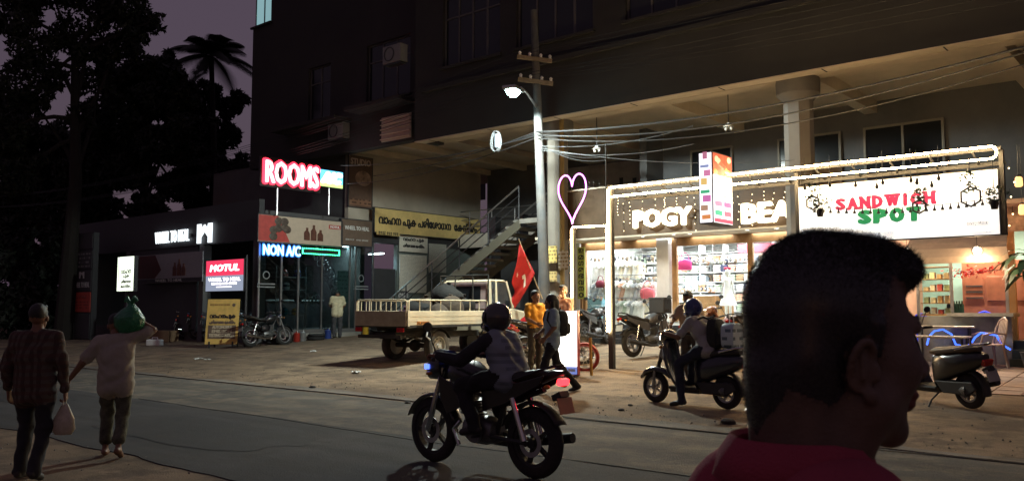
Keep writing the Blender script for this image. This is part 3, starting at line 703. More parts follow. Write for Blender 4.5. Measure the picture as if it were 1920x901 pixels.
for k in range(34):      # hanging spares: rings, levers, mirrors catching light
    y = gy(612) + (gy(662) - gy(612)) * ((k * .618) % 1); z = 1.7 + 1.9 * ((k * .383 + .1) % 1); x = WX - .5 - .25 * (k % 3)
    q = MB(); r = rnd.uniform(.06, .12); q.lathe([(r, -.012), (r + .02, -.012), (r + .02, .012), (r, .012)], (0, 0, 0), (1, .2, 0), n=14, closed=True); q.cyl((0, 0, r), (0, 0, r + .12), .006, n=5)
    tag(q.build('hanging_spare', M_steel, loc=(x, y, z)), 'shiny ring-shaped spare part hanging behind the workshop glass', 'spare part', 'hanging spare parts behind the workshop glass', 'stuff' if False else None)
cn = thing('shop_counter', 'dark counter inside the workshop behind the glass', 'counter', (WX - 2.4, gy(620), ZG0 - .02))
MB().bb(-.35, .35, -1.2, 1.2, 0, 1.0).build('body', M_dk, cn); MB().bb(-.4, .4, -1.25, 1.25, 1.002, 1.05).build('top', M_white, cn)
pos = thing('paper_notice', 'pale blue poster taped inside the workshop glass', 'poster', (WX - .07, gy(645), 2.2))
MB().bb(0, .01, -.24, .24, -.55, .65).build('sheet', stripes('blue_notice', (.45, .62, .62), (.12, .25, .28), 6, 7, .35), pos)
M_frost = mat('frosted_film', (.22, .24, .25), .6, var=.1)
for px, s in ((521 - 22, .9), (669 + 8, .8)):     # round emblems and bars stuck on the glass
    t = thing('glass_sticker', 'round emblem with two white bars on the workshop %s pane' % ('front' if s == .9 else 'rear'), 'sticker', (WX + .006, gy(px), 2.35))
    MB().lathe([(.10, 0), (.135, 0), (.135, .004), (.10, .004)], (0, 0, .25), (1, 0, 0), n=20, closed=True).build('ring', M_frost, t)
    MB().bb(0, .004, -.34, .34, -.06, -.02).build('bar', M_frost, t); MB().bb(0, .004, -.34, .34, -.16, -.12).build('bar', M_frost, t)
# clutter at the foot of the glass: tyres, crates, oil cans
for k, (px, n_) in enumerate([(498, 3), (512, 2), (575, 2), (690, 3)]):
    yv = gy(px); t = thing('tyre_stack', ['tall stack of used tyres at the workshop corner', 'short pair of used tyres beside the corner stack', 'pair of used tyres under the green LED frame', 'tall stack of used tyres at the office end of the glass'][k], 'tyres', (WX + .62, yv, gz(yv)))
    for j in range(n_): MB().lathe([(.17, -.045), (.25, -.05), (.29, -.02), (.29, .02), (.25, .05), (.17, .045)], (rnd.uniform(-.03, .03), rnd.uniform(-.03, .03), .052 + .104 * j), n=24, closed=True).build('tyre', mat('worn_tyre', (.02, .02, .02), .85, var=.3, bump=.3), t, smooth=True)
for k, px in enumerate((540, 551, 598, 668)):
    yv = gy(px); t = thing('oil_can', ['dented red oil can by the cruiser front wheel', 'grey oil can beside the red one', 'blue oil can before the rack of spares', 'yellow oil can at the rear workshop pane'][k], 'can', (WX + .55, yv, gz(yv)))
    m = mat('oil_can%d' % k, [(.35, .03, .02), (.2, .2, .2), (.03, .06, .25), (.5, .3, .03)][k], .4, .2, var=.2); MB().lathe([(0, 0), (.11, 0), (.115, .02), (.11, .26), (.115, .28), (.03, .31), (.03, .34), (0, .34)], n=16).build('drum', m, t, smooth=True); MB().tube([(-.06, 0, .29), (-.05, 0, .36), (.05, 0, .36), (.06, 0, .29)], .008, 5).build('handle', M_steel, t)
# workshop fluorescent tubes (they light the inside)
def fluo(loc, L, axis, power, col, label):
    t = thing('tube_light', label, 'tube light', loc)
    d = V((0, 1, 0)) if axis == 'y' else V((1, 0, 0))
    MB().cyl(d * (-L / 2), d * (L / 2), .018, n=8).build('tube', glow('tube_glow', (.75, .95, 1.0), 14), t, smooth=True)
    MB().box((0, 0, .04), (.06 if axis == 'y' else L, L if axis == 'y' else .06, .03)).build('batten', M_white, t)
    ld = bpy.data.lights.new('lamp', 'AREA'); ld.shape = 'RECTANGLE'; ld.size = L if axis == 'x' else .1; ld.size_y = L if axis == 'y' else .1; ld.energy = power; ld.color = col
    lo = bpy.data.objects.new('lamp', ld); C.objects.link(lo); lo.parent = t; lo.location = (0, 0, -.05)
    return t
fluo((WX - 1.0, gy(640), 3.85), 1.2, 'y', 42, (.7, .95, 1), 'white tube light over the helmet rack in the workshop')
fluo((WX - 1.0, gy(690), 3.80), 1.0, 'y', 24, (.6, .9, 1), 'white tube light behind the rear workshop pane')
# ---------------------------------------------------------------- sign boards of the workshop
def on_x(px0, px1, py_t, py_b, X):
    """rect on plane X from its left px/top.. returns y0,y1,z0,z1 averaged"""
    a = atX(px0, py_t, X); c = atX(px0, py_b, X); d = atX(px1, py_b, X)
    return a.y, d.y, c.z, a.z
def board_e(name, label, cat, r, X, m, th=.06, frame_m=None):
    y0, y1, z0, z1 = r; t = thing(name, label, cat, (X, (y0 + y1) / 2, z0))
    MB().bb(-th, 0, -(y1 - y0) / 2, (y1 - y0) / 2, 0, z1 - z0).build('board', m, t)
    if frame_m:
        w_, h_ = (y1 - y0) / 2, z1 - z0
        for a in ((-w_ - .03, -w_ - .001, -.03, h_ + .03), (w_ + .001, w_ + .03, -.03, h_ + .03), (-w_ - .001, w_ + .001, -.03, -.001), (-w_ - .001, w_ + .001, h_ + .001, h_ + .03)):
            MB().bb(-th - .005, .012, a[0], a[1], a[2], a[3]).build('edge', frame_m, t)
    return t, (y1 - y0), (z1 - z0)
M_beige = mat('beige_print', (0.55, 0.45, 0.35), .6, var=.08); M_redp = mat('red_print', (0.48, 0.07, 0.06), .6, var=.15); M_brownp = mat('brown_print', (0.16, 0.11, 0.08), .6, var=.15)
SX = WX + .30
r = on_x(485, 641, 401, 451, SX); t, W_, H_ = board_e('oil_signboard', 'beige and red signboard with engine and three oil bottles above the workshop glass', 'sign', r, SX, M_beige, .12, M_dk)
MB().prism([(-W_ / 2 + .01, .01), (-W_ * .5 + W_ * .36, .01), (-W_ * .5 + W_ * .22, H_ - .01), (-W_ / 2 + .01, H_ - .01)], .0015, .006, 'yz').build('red_panel', M_redp, t)
en = MB()
for k in range(7): a = k * .9; en.ball((.02, -W_ * .26 + .28 * math.cos(a), H_ * .5 + .26 * math.sin(a * 1.7)), (.015, .16, .13), 8, 6)
en.build('engine_picture', mat('engine_print', (.10, .075, .06), .5, var=.6, scale=14), t)
def bottles(parent, cx, z0, s, face='E'):
    for k, h in ((-1, .8), (0, 1.0), (1, .72)):
        q = [(-.5, 0), (.5, 0), (.5, .55 * h / .8), (.22, .78 * h / .8), (.22, 1.0 * h / .8), (-.16, 1.0 * h / .8), (-.16, .8 * h / .8), (-.5, .62 * h / .8)]
        q = [(cx + k * s * .62 + a * s * .52, z0 + c * s * .95) for a, c in q]
        if face == 'E': MB().prism(q, .002, .012 + .004 * (k + 1), 'yz').build('bottle_picture', mat('bottle_print', (.12, .045, .03), .5, var=.4, scale=9), parent)
        else: MB().prism(q, -.012 - .004 * (k + 1), -.002, 'xz').build('bottle_picture', mat('bottle_print', (.12, .045, .03), .5, var=.4, scale=9), parent)
bottles(t, W_ * .14, H_ * .15, H_ * .52)
MB().bb(.002, .01, W_ * .33, W_ * .48, H_ * .68, H_ * .84).build('brand_tag', M_redp, t)
text('MOTUL', M_white, t, w=W_ * .12, h=H_ * .09, depth=.004, at=(.013, W_ * .405, H_ * .76), face='E', thick=.006)
r = on_x(641, 697, 410, 458, SX); t, W_, H_ = board_e('brown_signboard', 'dark brown board reading WHEEL TO HEAL next to the oil sign', 'sign', r, SX, M_brownp, .12, M_dk)
text('WHEEL TO HEAL', M_white, t, w=W_ * .8, h=H_ * .15, depth=.005, at=(.006, 0, H_ * .68), face='E', thick=.006)
text('SERVICE   AND SPARE', M_white, t, w=W_ * .75, h=H_ * .06, depth=.005, at=(.006, 0, H_ * .22), face='E')
# ROOMS sign on two posts
RXp = WX + .55
r = on_x(497, 598, 298, 342, RXp); y0, y1, z0, z1 = r
t = thing('rooms_sign', 'glowing white ROOMS letters with red halo on two posts', 'sign', (RXp, (y0 + y1) / 2, z0))
W_, H_ = y1 - y0, z1 - z0
MB().bb(-.12, -.03, -W_ / 2 - .15, W_ / 2 + .1, -.12, H_ + .1).build('tray', M_black, t)
text('ROOMS', glow('rooms_red', (1.0, .03, .06), 2.6), t, 'letter_halo', w=W_ * 1.0, h=H_ * 1.02, depth=.03, at=(-.028, 0, H_ / 2), face='E', thick=.075)
text('ROOMS', glow('rooms_white', (1.0, .80, .82), 1.6), t, 'letters', w=W_ * .96, h=H_ * .92, depth=.02, at=(.012, 0, H_ / 2), face='E', thick=.026)
for px in (519, 616):
    p = atX(px, 400, RXp - .08); q = atX(px, 345, RXp - .08)
    tag(MB().cyl((0, 0, -.05), (0, 0, (q - p).z + .2), .035, n=8).build('sign_post', M_steel, loc=(p.x, p.y, p.z)), 'steel post holding up the %s' % ('ROOMS letters' if px == 519 else 'small blue A/C sign'), 'post')
r = on_x(600, 643, 316, 349, RXp); y0, y1, z0, z1 = r
t = thing('ac_sign', 'small glowing blue and white A/C light box beside the ROOMS letters', 'sign', (RXp, (y0 + y1) / 2, z0)); W_, H_ = y1 - y0, z1 - z0
MB().bb(-.15, 0, -W_ / 2, W_ / 2, 0, H_).build('box', M_black, t)
MB().bb(.001, .01, -W_ / 2 + .02, W_ / 2 - .02, H_ * .26, H_ - .02).build('blue_face', glow('ac_blue', (.12, .55, .9), 1.6), t)
MB().bb(.001, .01, -W_ / 2 + .02, W_ / 2 - .02, .02, H_ * .25).build('green_face', glow('ac_green', (.55, .8, .25), 1.2), t)
text('A/C', glow('ac_white_glow', (.95, 1, 1), 4), t, 'letters', w=W_ * .8, h=H_ * .55, depth=.01, at=(.012, 0, H_ * .55), face='E', thick=.07, shear=.3)
# NON A/C neon letters and green running-light frame behind the glass
yl = [gy(488, 468), gy(562, 468)]
t = thing('non_ac_letters', 'glowing blue NON A/C letters above the workshop doorway', 'sign', (WX + .08, (yl[0] + yl[1]) / 2, 3.3))
zc = atX(525, 469, WX + .08).z - 3.3
text('NON A/C', glow('non_blue', (.05, .25, 1.0), 2.0), t, 'letters', w=(yl[1] - yl[0]) * .94, h=.36, depth=.02, at=(0, 0, zc), face='E', thick=.03)
text('NON A/C', glow('non_white', (.6, .85, 1.0), 1.5), t, 'letter_core', w=(yl[1] - yl[0]) * .93, h=.33, depth=.02, at=(.022, 0, zc), face='E', thick=.006)
r = on_x(566, 637, 463, 476, WX + .05); y0, y1, z0, z1 = r
t = thing('led_frame_sign', 'green dotted running-light frame sign over the workshop door', 'sign', (WX + .05, (y0 + y1) / 2, z0)); W_, H_ = y1 - y0, z1 - z0
MB().bb(-.04, 0, -W_ / 2, W_ / 2, 0, H_).build('panel', M_black, t)
gg = glow('led_green', (.05, 1.0, .35), 5); q = MB()
for k in range(22):
    y = -W_ / 2 + .03 + (W_ - .06) * k / 21
    for z in (.03, H_ - .03): q.ball((.012, y, z), .02, 6, 4)
for k in range(5):
    for y in (-W_ / 2 + .03, W_ / 2 - .03): q.ball((.012, y, .05 + (H_ - .1) * k / 4), .02, 6, 4)
tag(q.build('led_dots', gg, t), kind='stuff')
# street-front letters, logo, banner, posters
def rectS(px0, px1, pt_, pb_, Y):
    a, c = atY(px0, (pt_ + pb_) / 2, Y), atY(px1, (pt_ + pb_) / 2, Y); m_ = (px0 + px1) / 2
    return a.x, c.x, atY(m_, pb_, Y).z, atY(m_, pt_, Y).z
M_lett = glow('white_letter_glow', (.86, .95, 1.0), 1.1)
x0, x1, z0, z1 = rectS(290, 353, 432, 454, WY - .1)
t = thing('wheel_to_heal_letters', 'glowing white WHEEL TO HEAL letters on the dark fascia', 'sign', ((x0 + x1) / 2, WY - .05, z0))
text('WHEEL TO HEAL', M_lett, t, 'letters', w=x1 - x0, h=z1 - z0, depth=.05, at=(0, 0, (z1 - z0) / 2), thick=.0)
MB().bb(-(x1 - x0) / 2 - .1, (x1 - x0) / 2 + .1, .002, .04, (z1 - z0) * .3, (z1 - z0) * .6).build('rail', M_black, t)
x0, x1, z0, z1 = rectS(369, 396, 419, 455, WY - .1); w_, h_ = x1 - x0, z1 - z0
t = thing('wrench_logo', 'glowing white W shaped logo at the end of the fascia', 'sign', ((x0 + x1) / 2, WY - .05, z0))
MB().prism([(-w_ / 2, 0), (-w_ * .26, 0), (-w_ * .26, h_ * .3), (0, h_ * .62), (w_ * .26, h_ * .3), (w_ * .26, 0), (w_ / 2, 0), (w_ / 2, h_), (w_ * .26, h_), (w_ * .2, h_ * .72), (0, h_ * .96), (-w_ * .2, h_ * .72), (-w_ * .26, h_), (-w_ / 2, h_)], -.05, 0).build('logo', M_lett, t)
MB().bb(-w_ * .3, w_ * .3, .003, .04, h_ * .4, h_ * .6).build('rail', M_black, t)
x0, x1, z0, z1 = rectS(258, 378, 475, 529, WY - .25); w_, h_ = x1 - x0, z1 - z0
t = thing('oil_banner', 'unlit grey banner with engine and oil bottles under the glowing fascia letters', 'banner', ((x0 + x1) / 2, WY - .22, z0))
MB().bb(-w_ / 2, w_ / 2, 0, .04, 0, h_).build('board', mat('grey_print', (.30, .30, .32), .6, var=.1), t)
MB().prism([(-w_ / 2 + .01, h_ * .16), (-w_ * .22, h_ * .16), (-w_ * .12, h_ * .45), (-w_ * .22, h_ - .02), (-w_ / 2 + .01, h_ - .02)], -.005, -.001).build('red_panel', mat('dark_red_print', (.08, .02, .02), .6, var=.3), t)
MB().bb(-w_ / 2 + .01, w_ / 2 - .01, -.005, -.001, .01, h_ * .14).build('caption_strip', M_black, t)
text('WHEEL TO HEAL', M_white, t, w=w_ * .42, h=h_ * .09, depth=.003, at=(0, -.006, h_ * .075))
bottles(t, w_ * .16, h_ * .22, h_ * .48, 'S')
x0, x1, z0, z1 = rectS(220, 251, 480, 546, WY - 1.2); w_, h_ = x1 - x0, z1 - z0
t = thing('light_box_sign', 'small upright glowing white light box with Malayalam words by the shutters', 'sign', ((x0 + x1) / 2, WY - 1.2, z0))
MB().bb(-w_ / 2, w_ / 2, 0, .15, 0, h_).build('box', M_dk, t)
MB().bb(-w_ / 2 + .02, w_ / 2 - .02, -.008, -.001, .02, h_ - .02).build('face', glow('box_white', (.85, .95, .75), 1.3), t)
for k, s in enumerate(['വാഹന', 'പുക', 'പരിേശാധന', 'േക\u0d28\u0d4d\u0d26\u0d4d\u0d30ം']): text(s, M_black, t, w=w_ * (.4 if k == 1 else .6), h=h_ * .1, depth=.003, at=(.06, -.011, h_ * (.56 - .135 * k)), thick=.008)
MB().bb(-w_ / 2 + .1, -w_ / 2 + .13, -.012, -.0085, .02, h_ - .02).build('divider', M_black, t)
gzz = gz(WY - 1.1); MB().bb(-.04, .04, .05, .12, gzz - z0, 0).build('post', M_dk, t)
# MOTUL light box on a pole
x0, x1, z0, z1 = rectS(386, 457, 486, 546, 15.2); w_, h_ = x1 - x0, z1 - z0
t = thing('motul_light_box', 'glowing red and white light box reading MOTUL on a thin pole', 'sign', ((x0 + x1) / 2, 15.2, z0))
MB().bb(-w_ / 2, w_ / 2, 0, .14, 0, h_).build('box', M_dk, t)
MB().bb(-w_ / 2 + .02, w_ / 2 - .02, -.008, -.001, h_ * .5, h_ - .02).build('red_face', glow('motul_red', (.85, .05, .12), .75), t)
MB().bb(-w_ / 2 + .02, w_ / 2 - .02, -.008, -.001, .02, h_ * .499).build('grey_face', glow('motul_grey', (.33, .38, .50), .62), t)
mw = glow('motul_white', (1, .92, .95), 1.6)
text('MOTUL', mw, t, w=w_ * .76, h=h_ * .19, depth=.005, at=(0, -.009, h_ * .74), thick=.025, shear=.15)
text('WHEEL TO HEAL', mw, t, w=w_ * .84, h=h_ * .1, depth=.005, at=(0, -.009, h_ * .38), thick=.01)
text('SERVICE AND SPARE', mw, t, w=w_ * .66, h=h_ * .06, depth=.005, at=(0, -.009, h_ * .25), thick=.008)
MB().bb(-w_ * .2, w_ * .2, -.012, -.0085, h_ * .13, h_ * .16).build('underline', mw, t)
MB().cyl((w_ / 2 + .04, .07, gz(15.2) - z0), (w_ / 2 + .04, .07, h_ + .1), .035, n=8).build('pole', M_dsteel, t)
# steel post with bands in front of the glass
p = onG(459, 648); tag(MB().cyl((0, 0, 0), (0, 0, 2.3), .04, n=8).build('guard_post', M_steel, loc=p), 'scuffed steel post standing by the parked cruiser motorcycle', 'post')
# yellow sandwich board
p = onG(414, 652); w_, h_ = 1.0, 1.42
t = thing('sandwich_board', 'yellow A-frame board advertising emission testing in Malayalam', 'sign', p, R(42))
lean = R(9)
def lp(x, z, off): return (x, z * math.sin(lean) - off, .12 + z * math.cos(lean))
bd = MB().box((0, 0, h_ / 2), (w_, .03, h_)).build('board', mat('board_yellow', (.80, .52, .14), .6, var=.15, dirt=.3), t, rot=(-lean, 0, 0), loc=(0, 0, .12))
bk_ = MB().bb(-w_ * .43, w_ * .43, -.022, -.0155, h_ * .12, h_ * .42).build('dark_panel', M_brownp, bd)
text('വാഹനപുക', M_black, bd, w=w_ * .8, h=h_ * .1, depth=.003, at=(0, -.019, h_ * .60), thick=.012)
text('പരിേശാധന േക\u0d28\u0d4d\u0d26\u0d4d\u0d30ം', M_brownp, bd, w=w_ * .8, h=h_ * .09, depth=.003, at=(0, -.019, h_ * .49), thick=.008)
for k, s in enumerate(['AUTOMOBILE', 'EMISSION', 'TESTING STATION']): text(s, mat('print_cream', (.6, .5, .35), .6, var=0), bd, w=w_ * (.6 if k < 2 else .78), h=h_ * .065, depth=.003, at=(0, -.025, h_ * (.375 - .09 * k)), thick=.007)
MB().lathe([(.0, 0), (.06, 0), (.03, .004), (.0, .004)], (w_ * .32, -.016, h_ * .87), (0, -1, 0), n=5).build('star', M_brownp, bd)
MB().bb(-w_ * .42, w_ * .2, -.02, -.0155, h_ * .85, h_ * .9).build('header_print', stripes('board_header', (.56, .36, .10), (.25, .12, .04), 12, 22, .6), bd)
for x in (-.36, .36):
    MB().bar((x, -.01, -.0), (x, .0, .2), .05).build('leg', M_dsteel, t); MB().bar((x, .55, 0), (x, .24, 1.4), .04).build('rear_leg', M_dsteel, t)
# totem sign
p = onG(150, 636); t = thing('totem_sign', 'unlit tall dark totem with stacked panels and one red panel', 'sign', p, R(4))
w_ = 1.42
MB().bb(-w_ / 2 - .04, w_ / 2 + .04, 0, .22, 0, 4.2).build('tower', mat('totem_body', (.035, .035, .04), .6, var=.2), t)
mred = mat('totem_red', (.45, .07, .05), .6, var=.15)
for k, (za, zb, m) in enumerate([(.05, 1.02, M_dk), (1.08, 1.86, mred), (1.92, 2.72, M_dk), (2.78, 3.5, M_dk), (3.56, 4.15, M_dk)]):
    pn = MB().bb(-w_ / 2, w_ / 2, -.03, -.002, za, zb).build('panel', m, t, bevel=.01)
tt = mat('totem_text', (.45, .45, .45), .6, var=0)
text('WHEEL TO HEAL', tt, t, w=w_ * .85, h=.2, depth=.004, at=(0, -.033, 2.15), thick=.008)
MB().prism([(-.2, 2.4), (-.1, 2.4), (-.1, 2.48), (0, 2.58), (.1, 2.48), (.1, 2.4), (.2, 2.4), (.2, 2.66), (.1, 2.66), (0, 2.62), (-.1, 2.66), (-.2, 2.66)], -.037, -.033).build('logo', tt, t)
text('E L E MALE', mat('totem_text2', (.25, .05, .04), .6, var=0), t, w=w_ * .6, h=.12, depth=.004, at=(0, -.033, 1.68), thick=.006)
MB().bb(-w_ * .42, w_ * .42, -.036, -.0325, 1.2, 1.55).build('small_print', stripes('totem_small', (.45, .07, .05), (.22, .04, .03), 8, 9, .5), t)
MB().bb(-w_ * .42, w_ * .42, -.036, -.0325, 2.85, 3.4).build('small_print', stripes('totem_small2', (.045, .045, .05), (.2, .2, .2), 5, 6, .45), t)
# STUDIO poster on the first-floor wall
PX = WX - .28
r = on_x(655, 697, 291, 386, PX + .05); t, W_, H_ = board_e('studio_poster', 'tall brown STUDIO poster with a face on the upper wall', 'poster', r, PX + .05, mat('poster_brown', (.15, .09, .065), .6, var=.2), .04, M_dk)
text('STUDIO', mat('poster_text', (.7, .55, .48), .6, var=0), t, w=W_ * .85, h=H_ * .12, depth=.004, at=(.002, 0, H_ * .9), face='E', thick=.012)
q = MB(); q.lathe([(.0, -.02), (.34, -.01), (.38, 0), (.34, .01), (0, .02)], (.004, .12, H_ * .58), (1, 0, 0), n=20, sx=1, sy=.75); q.build('face_print', mat('face_print', (.40, .27, .2), .7, var=.7, scale=4), t)
MB().bb(.001, .006, -W_ * .46, W_ * .46, .06, H_ * .16).build('print_strip', stripes('poster_strip', (.30, .16, .1), (.12, .06, .04), 5, 8, .5), t)
# Malayalam office sign and its tab
OX = WX + .25
r = on_x(703, 900, 389, 434, OX); t, W_, H_ = board_e('malayalam_sign', 'long yellow board with black Malayalam heading for vehicle smoke testing', 'sign', r, OX, mat('sign_yellow', (.74, .55, .22), .55, var=.1, dirt=.25, dirtcol=(.35, .25, .1)), .1, M_dk)
text('വാഹന പുക പരിേശാധന  േക\u0d28\u0d4d\u0d26\u0d4d\u0d30ം', M_black, t, w=W_ * .93, h=H_ * .52, depth=.006, at=(.001, 0, H_ * .52), face='E', thick=.022)
r = on_x(703, 746, 421, 437, OX + .02)
t, W_, H_ = board_e('phone_tab', 'small yellow tab of phone numbers under the left of the Malayalam board', 'sign', (r[0], r[1], r[2] - .05, r[3] - .22), OX + .13, mat('sign_yellow', (1, 1, 1)), .02)
text('9447 504 035', M_black, t, w=W_ * .85, h=H_ * .3, depth=.004, at=(.001, 0, H_ * .7), face='E', thick=.008); text('9745 558 772', M_black, t, w=W_ * .85, h=H_ * .3, depth=.004, at=(.001, 0, H_ * .27), face='E', thick=.008)
# office front under it: wall, door, notice boards
wp(MB().bb(WX - .25, WX - .05, gy(746), 27.1, Z0 + .55, 3.94), 'office_wall', mat('office_wall', (.16, .19, .18), .8, var=.2))
dr = wp(MB().bb(WX - .2, WX - .12, gy(706), gy(745), Z0 + .55, 3.0), 'office_door', M_dk); MB().cyl((WX - .115, gy(742), 1.7), (WX - .115, gy(742), 2.0), .015, n=6).build('handle', M_steel, dr)
paper = (.72, .69, .60); ink = (.1, .1, .1)
BX = WX + .02
def notice(r, label, m, head=None):
    t, W_, H_ = board_e('notice_board', label, 'notice', r, BX + .05, m, .03)
    if head:
        for k, s in enumerate(head): text(s, M_black, t, w=W_ * .75, h=H_ * .17, depth=.003, at=(.001, 0, H_ * (.55 - .25 * k)), face='E', thick=.012)
    return t
notice(on_x(748, 800, 430, 471, BX), 'cream notice board with bold Malayalam heading hung on the office wall', mat('paper_board', paper, .7, var=.1), ['വാഹന പുക', 'പരിേശാധന േക\u0d28\u0d4d\u0d26\u0d4d\u0d30ം'])
notice(on_x(748, 798, 476, 548, BX), 'tall cream notice of small print under the bold-headed one', stripes('notice_a', paper, (.48, .46, .41), 14, 20, .38))
notice(on_x(803, 835, 456, 510, BX), 'narrow pale fee notice with dark header on the office wall', stripes('notice_b', (.6, .6, .54), (.38, .38, .35), 14, 22, .4))
notice(on_x(746, 764, 545, 559, BX), 'small white label plate below the tall notice', stripes('notice_c', (.6, .6, .6), (.1, .1, .1), 9, 12, .6))
fluo((WX - .9, gy(735, 450), 3.6), .9, 'x', 10, (.5, .8, 1), 'bluish tube light inside the testing office door')
# ---------------------------------------------------------------- staircase in the courtyard
st = thing('staircase', 'steel-railed staircase climbing to the gallery behind the pickup', 'staircase', (-22.6, 20.5, gz(20)))
SO = -V((-22.6, 20.5, gz(20)))
sx0, sx1, sz0, sz1 = -22.6, -16.4, gz(20), 4.2; N = 20
M_step = mat('stair_concrete', (.2, .19, .17), .9, var=.2)
for k in range(N):
    a = sx0 + (sx1 - sx0) * k / N; z = sz0 + (sz1 - sz0) * (k + 1) / N
    MB().bb(a, a + (sx1 - sx0) / N + .05, 19.9, 21.2, z - .08, z).build('tread', M_step, st, loc=SO)
for y in (19.85, 21.22):
    d_ = MB(); d_.prism([(sx0, sz0), (sx0 + .5, sz0), (sx1, sz1 - .28), (sx1, sz1 + .02), (sx0, sz0 + .2)], y, y + .04); d_.build('stringer', mat('stringer_cream', (.12, .11, .08), .7, var=.1), st, loc=SO)
for y in (19.8, 21.3):
    for k, h in enumerate((1.0, .72, .46)):
        MB().tube([(sx0, y, sz0 + h), (sx1, y, sz1 + h)], .03 if k == 0 else .018, 6).build('handrail' if k == 0 else 'rail', M_steel if k == 0 else M_dsteel, st, loc=SO)
    for k in range(0, N + 1, 4):
        a = sx0 + (sx1 - sx0) * k / N; z = sz0 + (sz1 - sz0) * k / N; MB().cyl((a, y, z), (a, y, z + 1.0), .022, n=6).build('baluster', M_dsteel, st, loc=SO)
MB().bb(sx1 + .02, -14.0, 19.8, 25.2, 4.06, 4.2).build('landing', M_concrete, st, loc=SO)
for x in (-18.9, -17.7): tag(MB().bb(-.14, .14, -.14, .14, 0, 4.0).build('stair_pillar', M_black, loc=(x, 21.55, gz(20))), 'square black pillar rising behind the %s of the staircase' % ('middle' if x < -18 else 'upper part'), 'pillar')
# ================================================================ CLOTHES SHOP (lit)
GY = 21.0                                # glass plane
FS = 19.0                                # fascia plane
SZ = 1.16                                # shop floor level
X0 = atY(1092, 520, GY).x; X1 = atY(1492, 520, GY).x + .3
M_wood = mat('wood_trim', (.30, .16, .06), .45, var=.3, scale=4)
M_woodd = mat('fascia_brown', (.075, .045, .024), .5, var=.25, scale=3)
M_swall = mat('shop_white', (.78, .78, .76), .7, var=.05)
M_floor = mat('shop_tile', (.6, .6, .56), .25, var=.1)
M_stepd = mat('dark_granite', (.03, .03, .032), .3, var=.3, scale=15)
s = thing('clothes_shop', 'brightly lit glass-fronted childrenswear shop under the brown fascia', 'shop', (X0, GY, gz(20)))
SOF = -V((X0, GY, gz(20)))
def sp(mb, name, m, parent=None, **k): o = mb.build(name, m, parent or s, **k); o.location = SOF if parent is None else (0, 0, 0); return o
sp(MB().bb(X0 - .1, X1 + 2.2, GY - .02, 24.9, gz(20) - .2, SZ), 'floor', M_floor)
sp(MB().bb(X0 - .1, X1 + 2.2, 24.91, 25.05, SZ, 3.55), 'rear_wall', M_swall)
sp(MB().bb(X0 - .25, X0 - .101, GY, 25.05, gz(20) - .1, 3.55), 'side_wall', M_swall)
sp(MB().bb(X1 + 2.21, X1 + 2.35, FS, 25.05, gz(20) - .1, 3.55), 'side_wall', M_wood)
sp(MB().bb(X0 - .1, X1 + 2.2, GY + .3, 24.9, 3.48, 3.55), 'ceiling', M_swall)
sp(MB().bb(X0 - .3, X1 + 2.2, FS + .1, GY + .29, 3.46, 3.53), 'front_soffit', M_soffit)
zt = 4.72
sp(MB().bb(X0 + .4, X1 + 1.6, FS, FS + .09, 3.4, zt), 'fascia', M_woodd)
for z in (3.36, zt): sp(MB().bb(X0 + .38, X1 + 1.62, FS - .03, FS + .1, z, z + .045), 'fascia_trim', M_cream)
for k in range(4): sp(MB().bb(X0 - .1, X1 + 2.2, GY - .35 * (4 - k), GY - .022, gz(20) - .1, gz(20) + .12 * (k + 1)), 'step', M_stepd)
# glazing
gx = lambda px: atY(px, 520, GY).x
GT = 3.3
for a, c, m in ((1092, 1100, M_wood), (1262, 1271, M_wood), (1404, 1414, M_wood)):
    sp(MB().bb(gx(a), gx(c), GY - .06, GY + .04, SZ, 3.455), 'jamb', m)
sp(MB().bb(gx(1237), gx(1259), GY - .16, GY + .1, SZ - .02, 3.455), 'white_pillar', M_white)
for a, c in ((1100, 1236), (1272, 1404), (1414, 1490)): sp(MB().bb(gx(a) + .003, gx(c) - .003, GY - .05, GY + .03, GT - .08, 3.454), 'header', M_wood)
for a, c in ((1101, 1141), (1143, 1205), (1207, 1236), (1273, 1340), (1342, 1403), (1415, 1490)):
    sp(MB().bb(gx(a), gx(c), GY - .008, GY, SZ + .06, GT - .085), 'pane', M_glass)
    sp(MB().bb(gx(a) - .01, gx(c) + .01, GY - .02, GY + .012, SZ + .005, SZ + .055), 'pane_shoe', M_steel)
# lettering
def letters_S(word, px0, px1, pt_, pb_, Y, m1, m2, label, name):
    x0, x1, z0, z1 = rectS(px0, px1, pt_, pb_, Y)
    t = thing(name, label, 'sign', ((x0 + x1) / 2, Y, z0)); w_, h_ = x1 - x0, z1 - z0
    text(word, m1, t, 'letters', w=w_ - .12, h=h_ - .1, depth=.07, at=(0, 0, h_ / 2), thick=.032)
    MB().bb(-w_ / 2, w_ / 2, .005, .06, h_ * .42, h_ * .55).build('mounting_rail', M_woodd, t)
M_pogy = glow('pogy_glow', (1.0, .86, .58), 3.2)
letters_S('POGY', 1187, 1300, 388, 427, FS - .08, M_pogy, None, 'glowing warm white POGY channel letters on the brown fascia', 'pogy_letters')
x0, x1, z0, z1 = rectS(1390, 1526, 374, 418, FS - .08)
t = thing('bear_letters', 'glowing warm white BEAR channel letters beside the snack sign', 'sign', ((x0 + x1) / 2, FS - .08, z0))
text('BEAR', M_pogy, t, 'letters', w=x1 - x0 - .1, h=z1 - z0 - .1, depth=.07, at=(0, 0, (z1 - z0) / 2), thick=.032)
MB().bb(-(x1 - x0) / 2, (x1 - x0) / 2, .005, .06, .2, .27).build('mounting_rail', M_woodd, t)
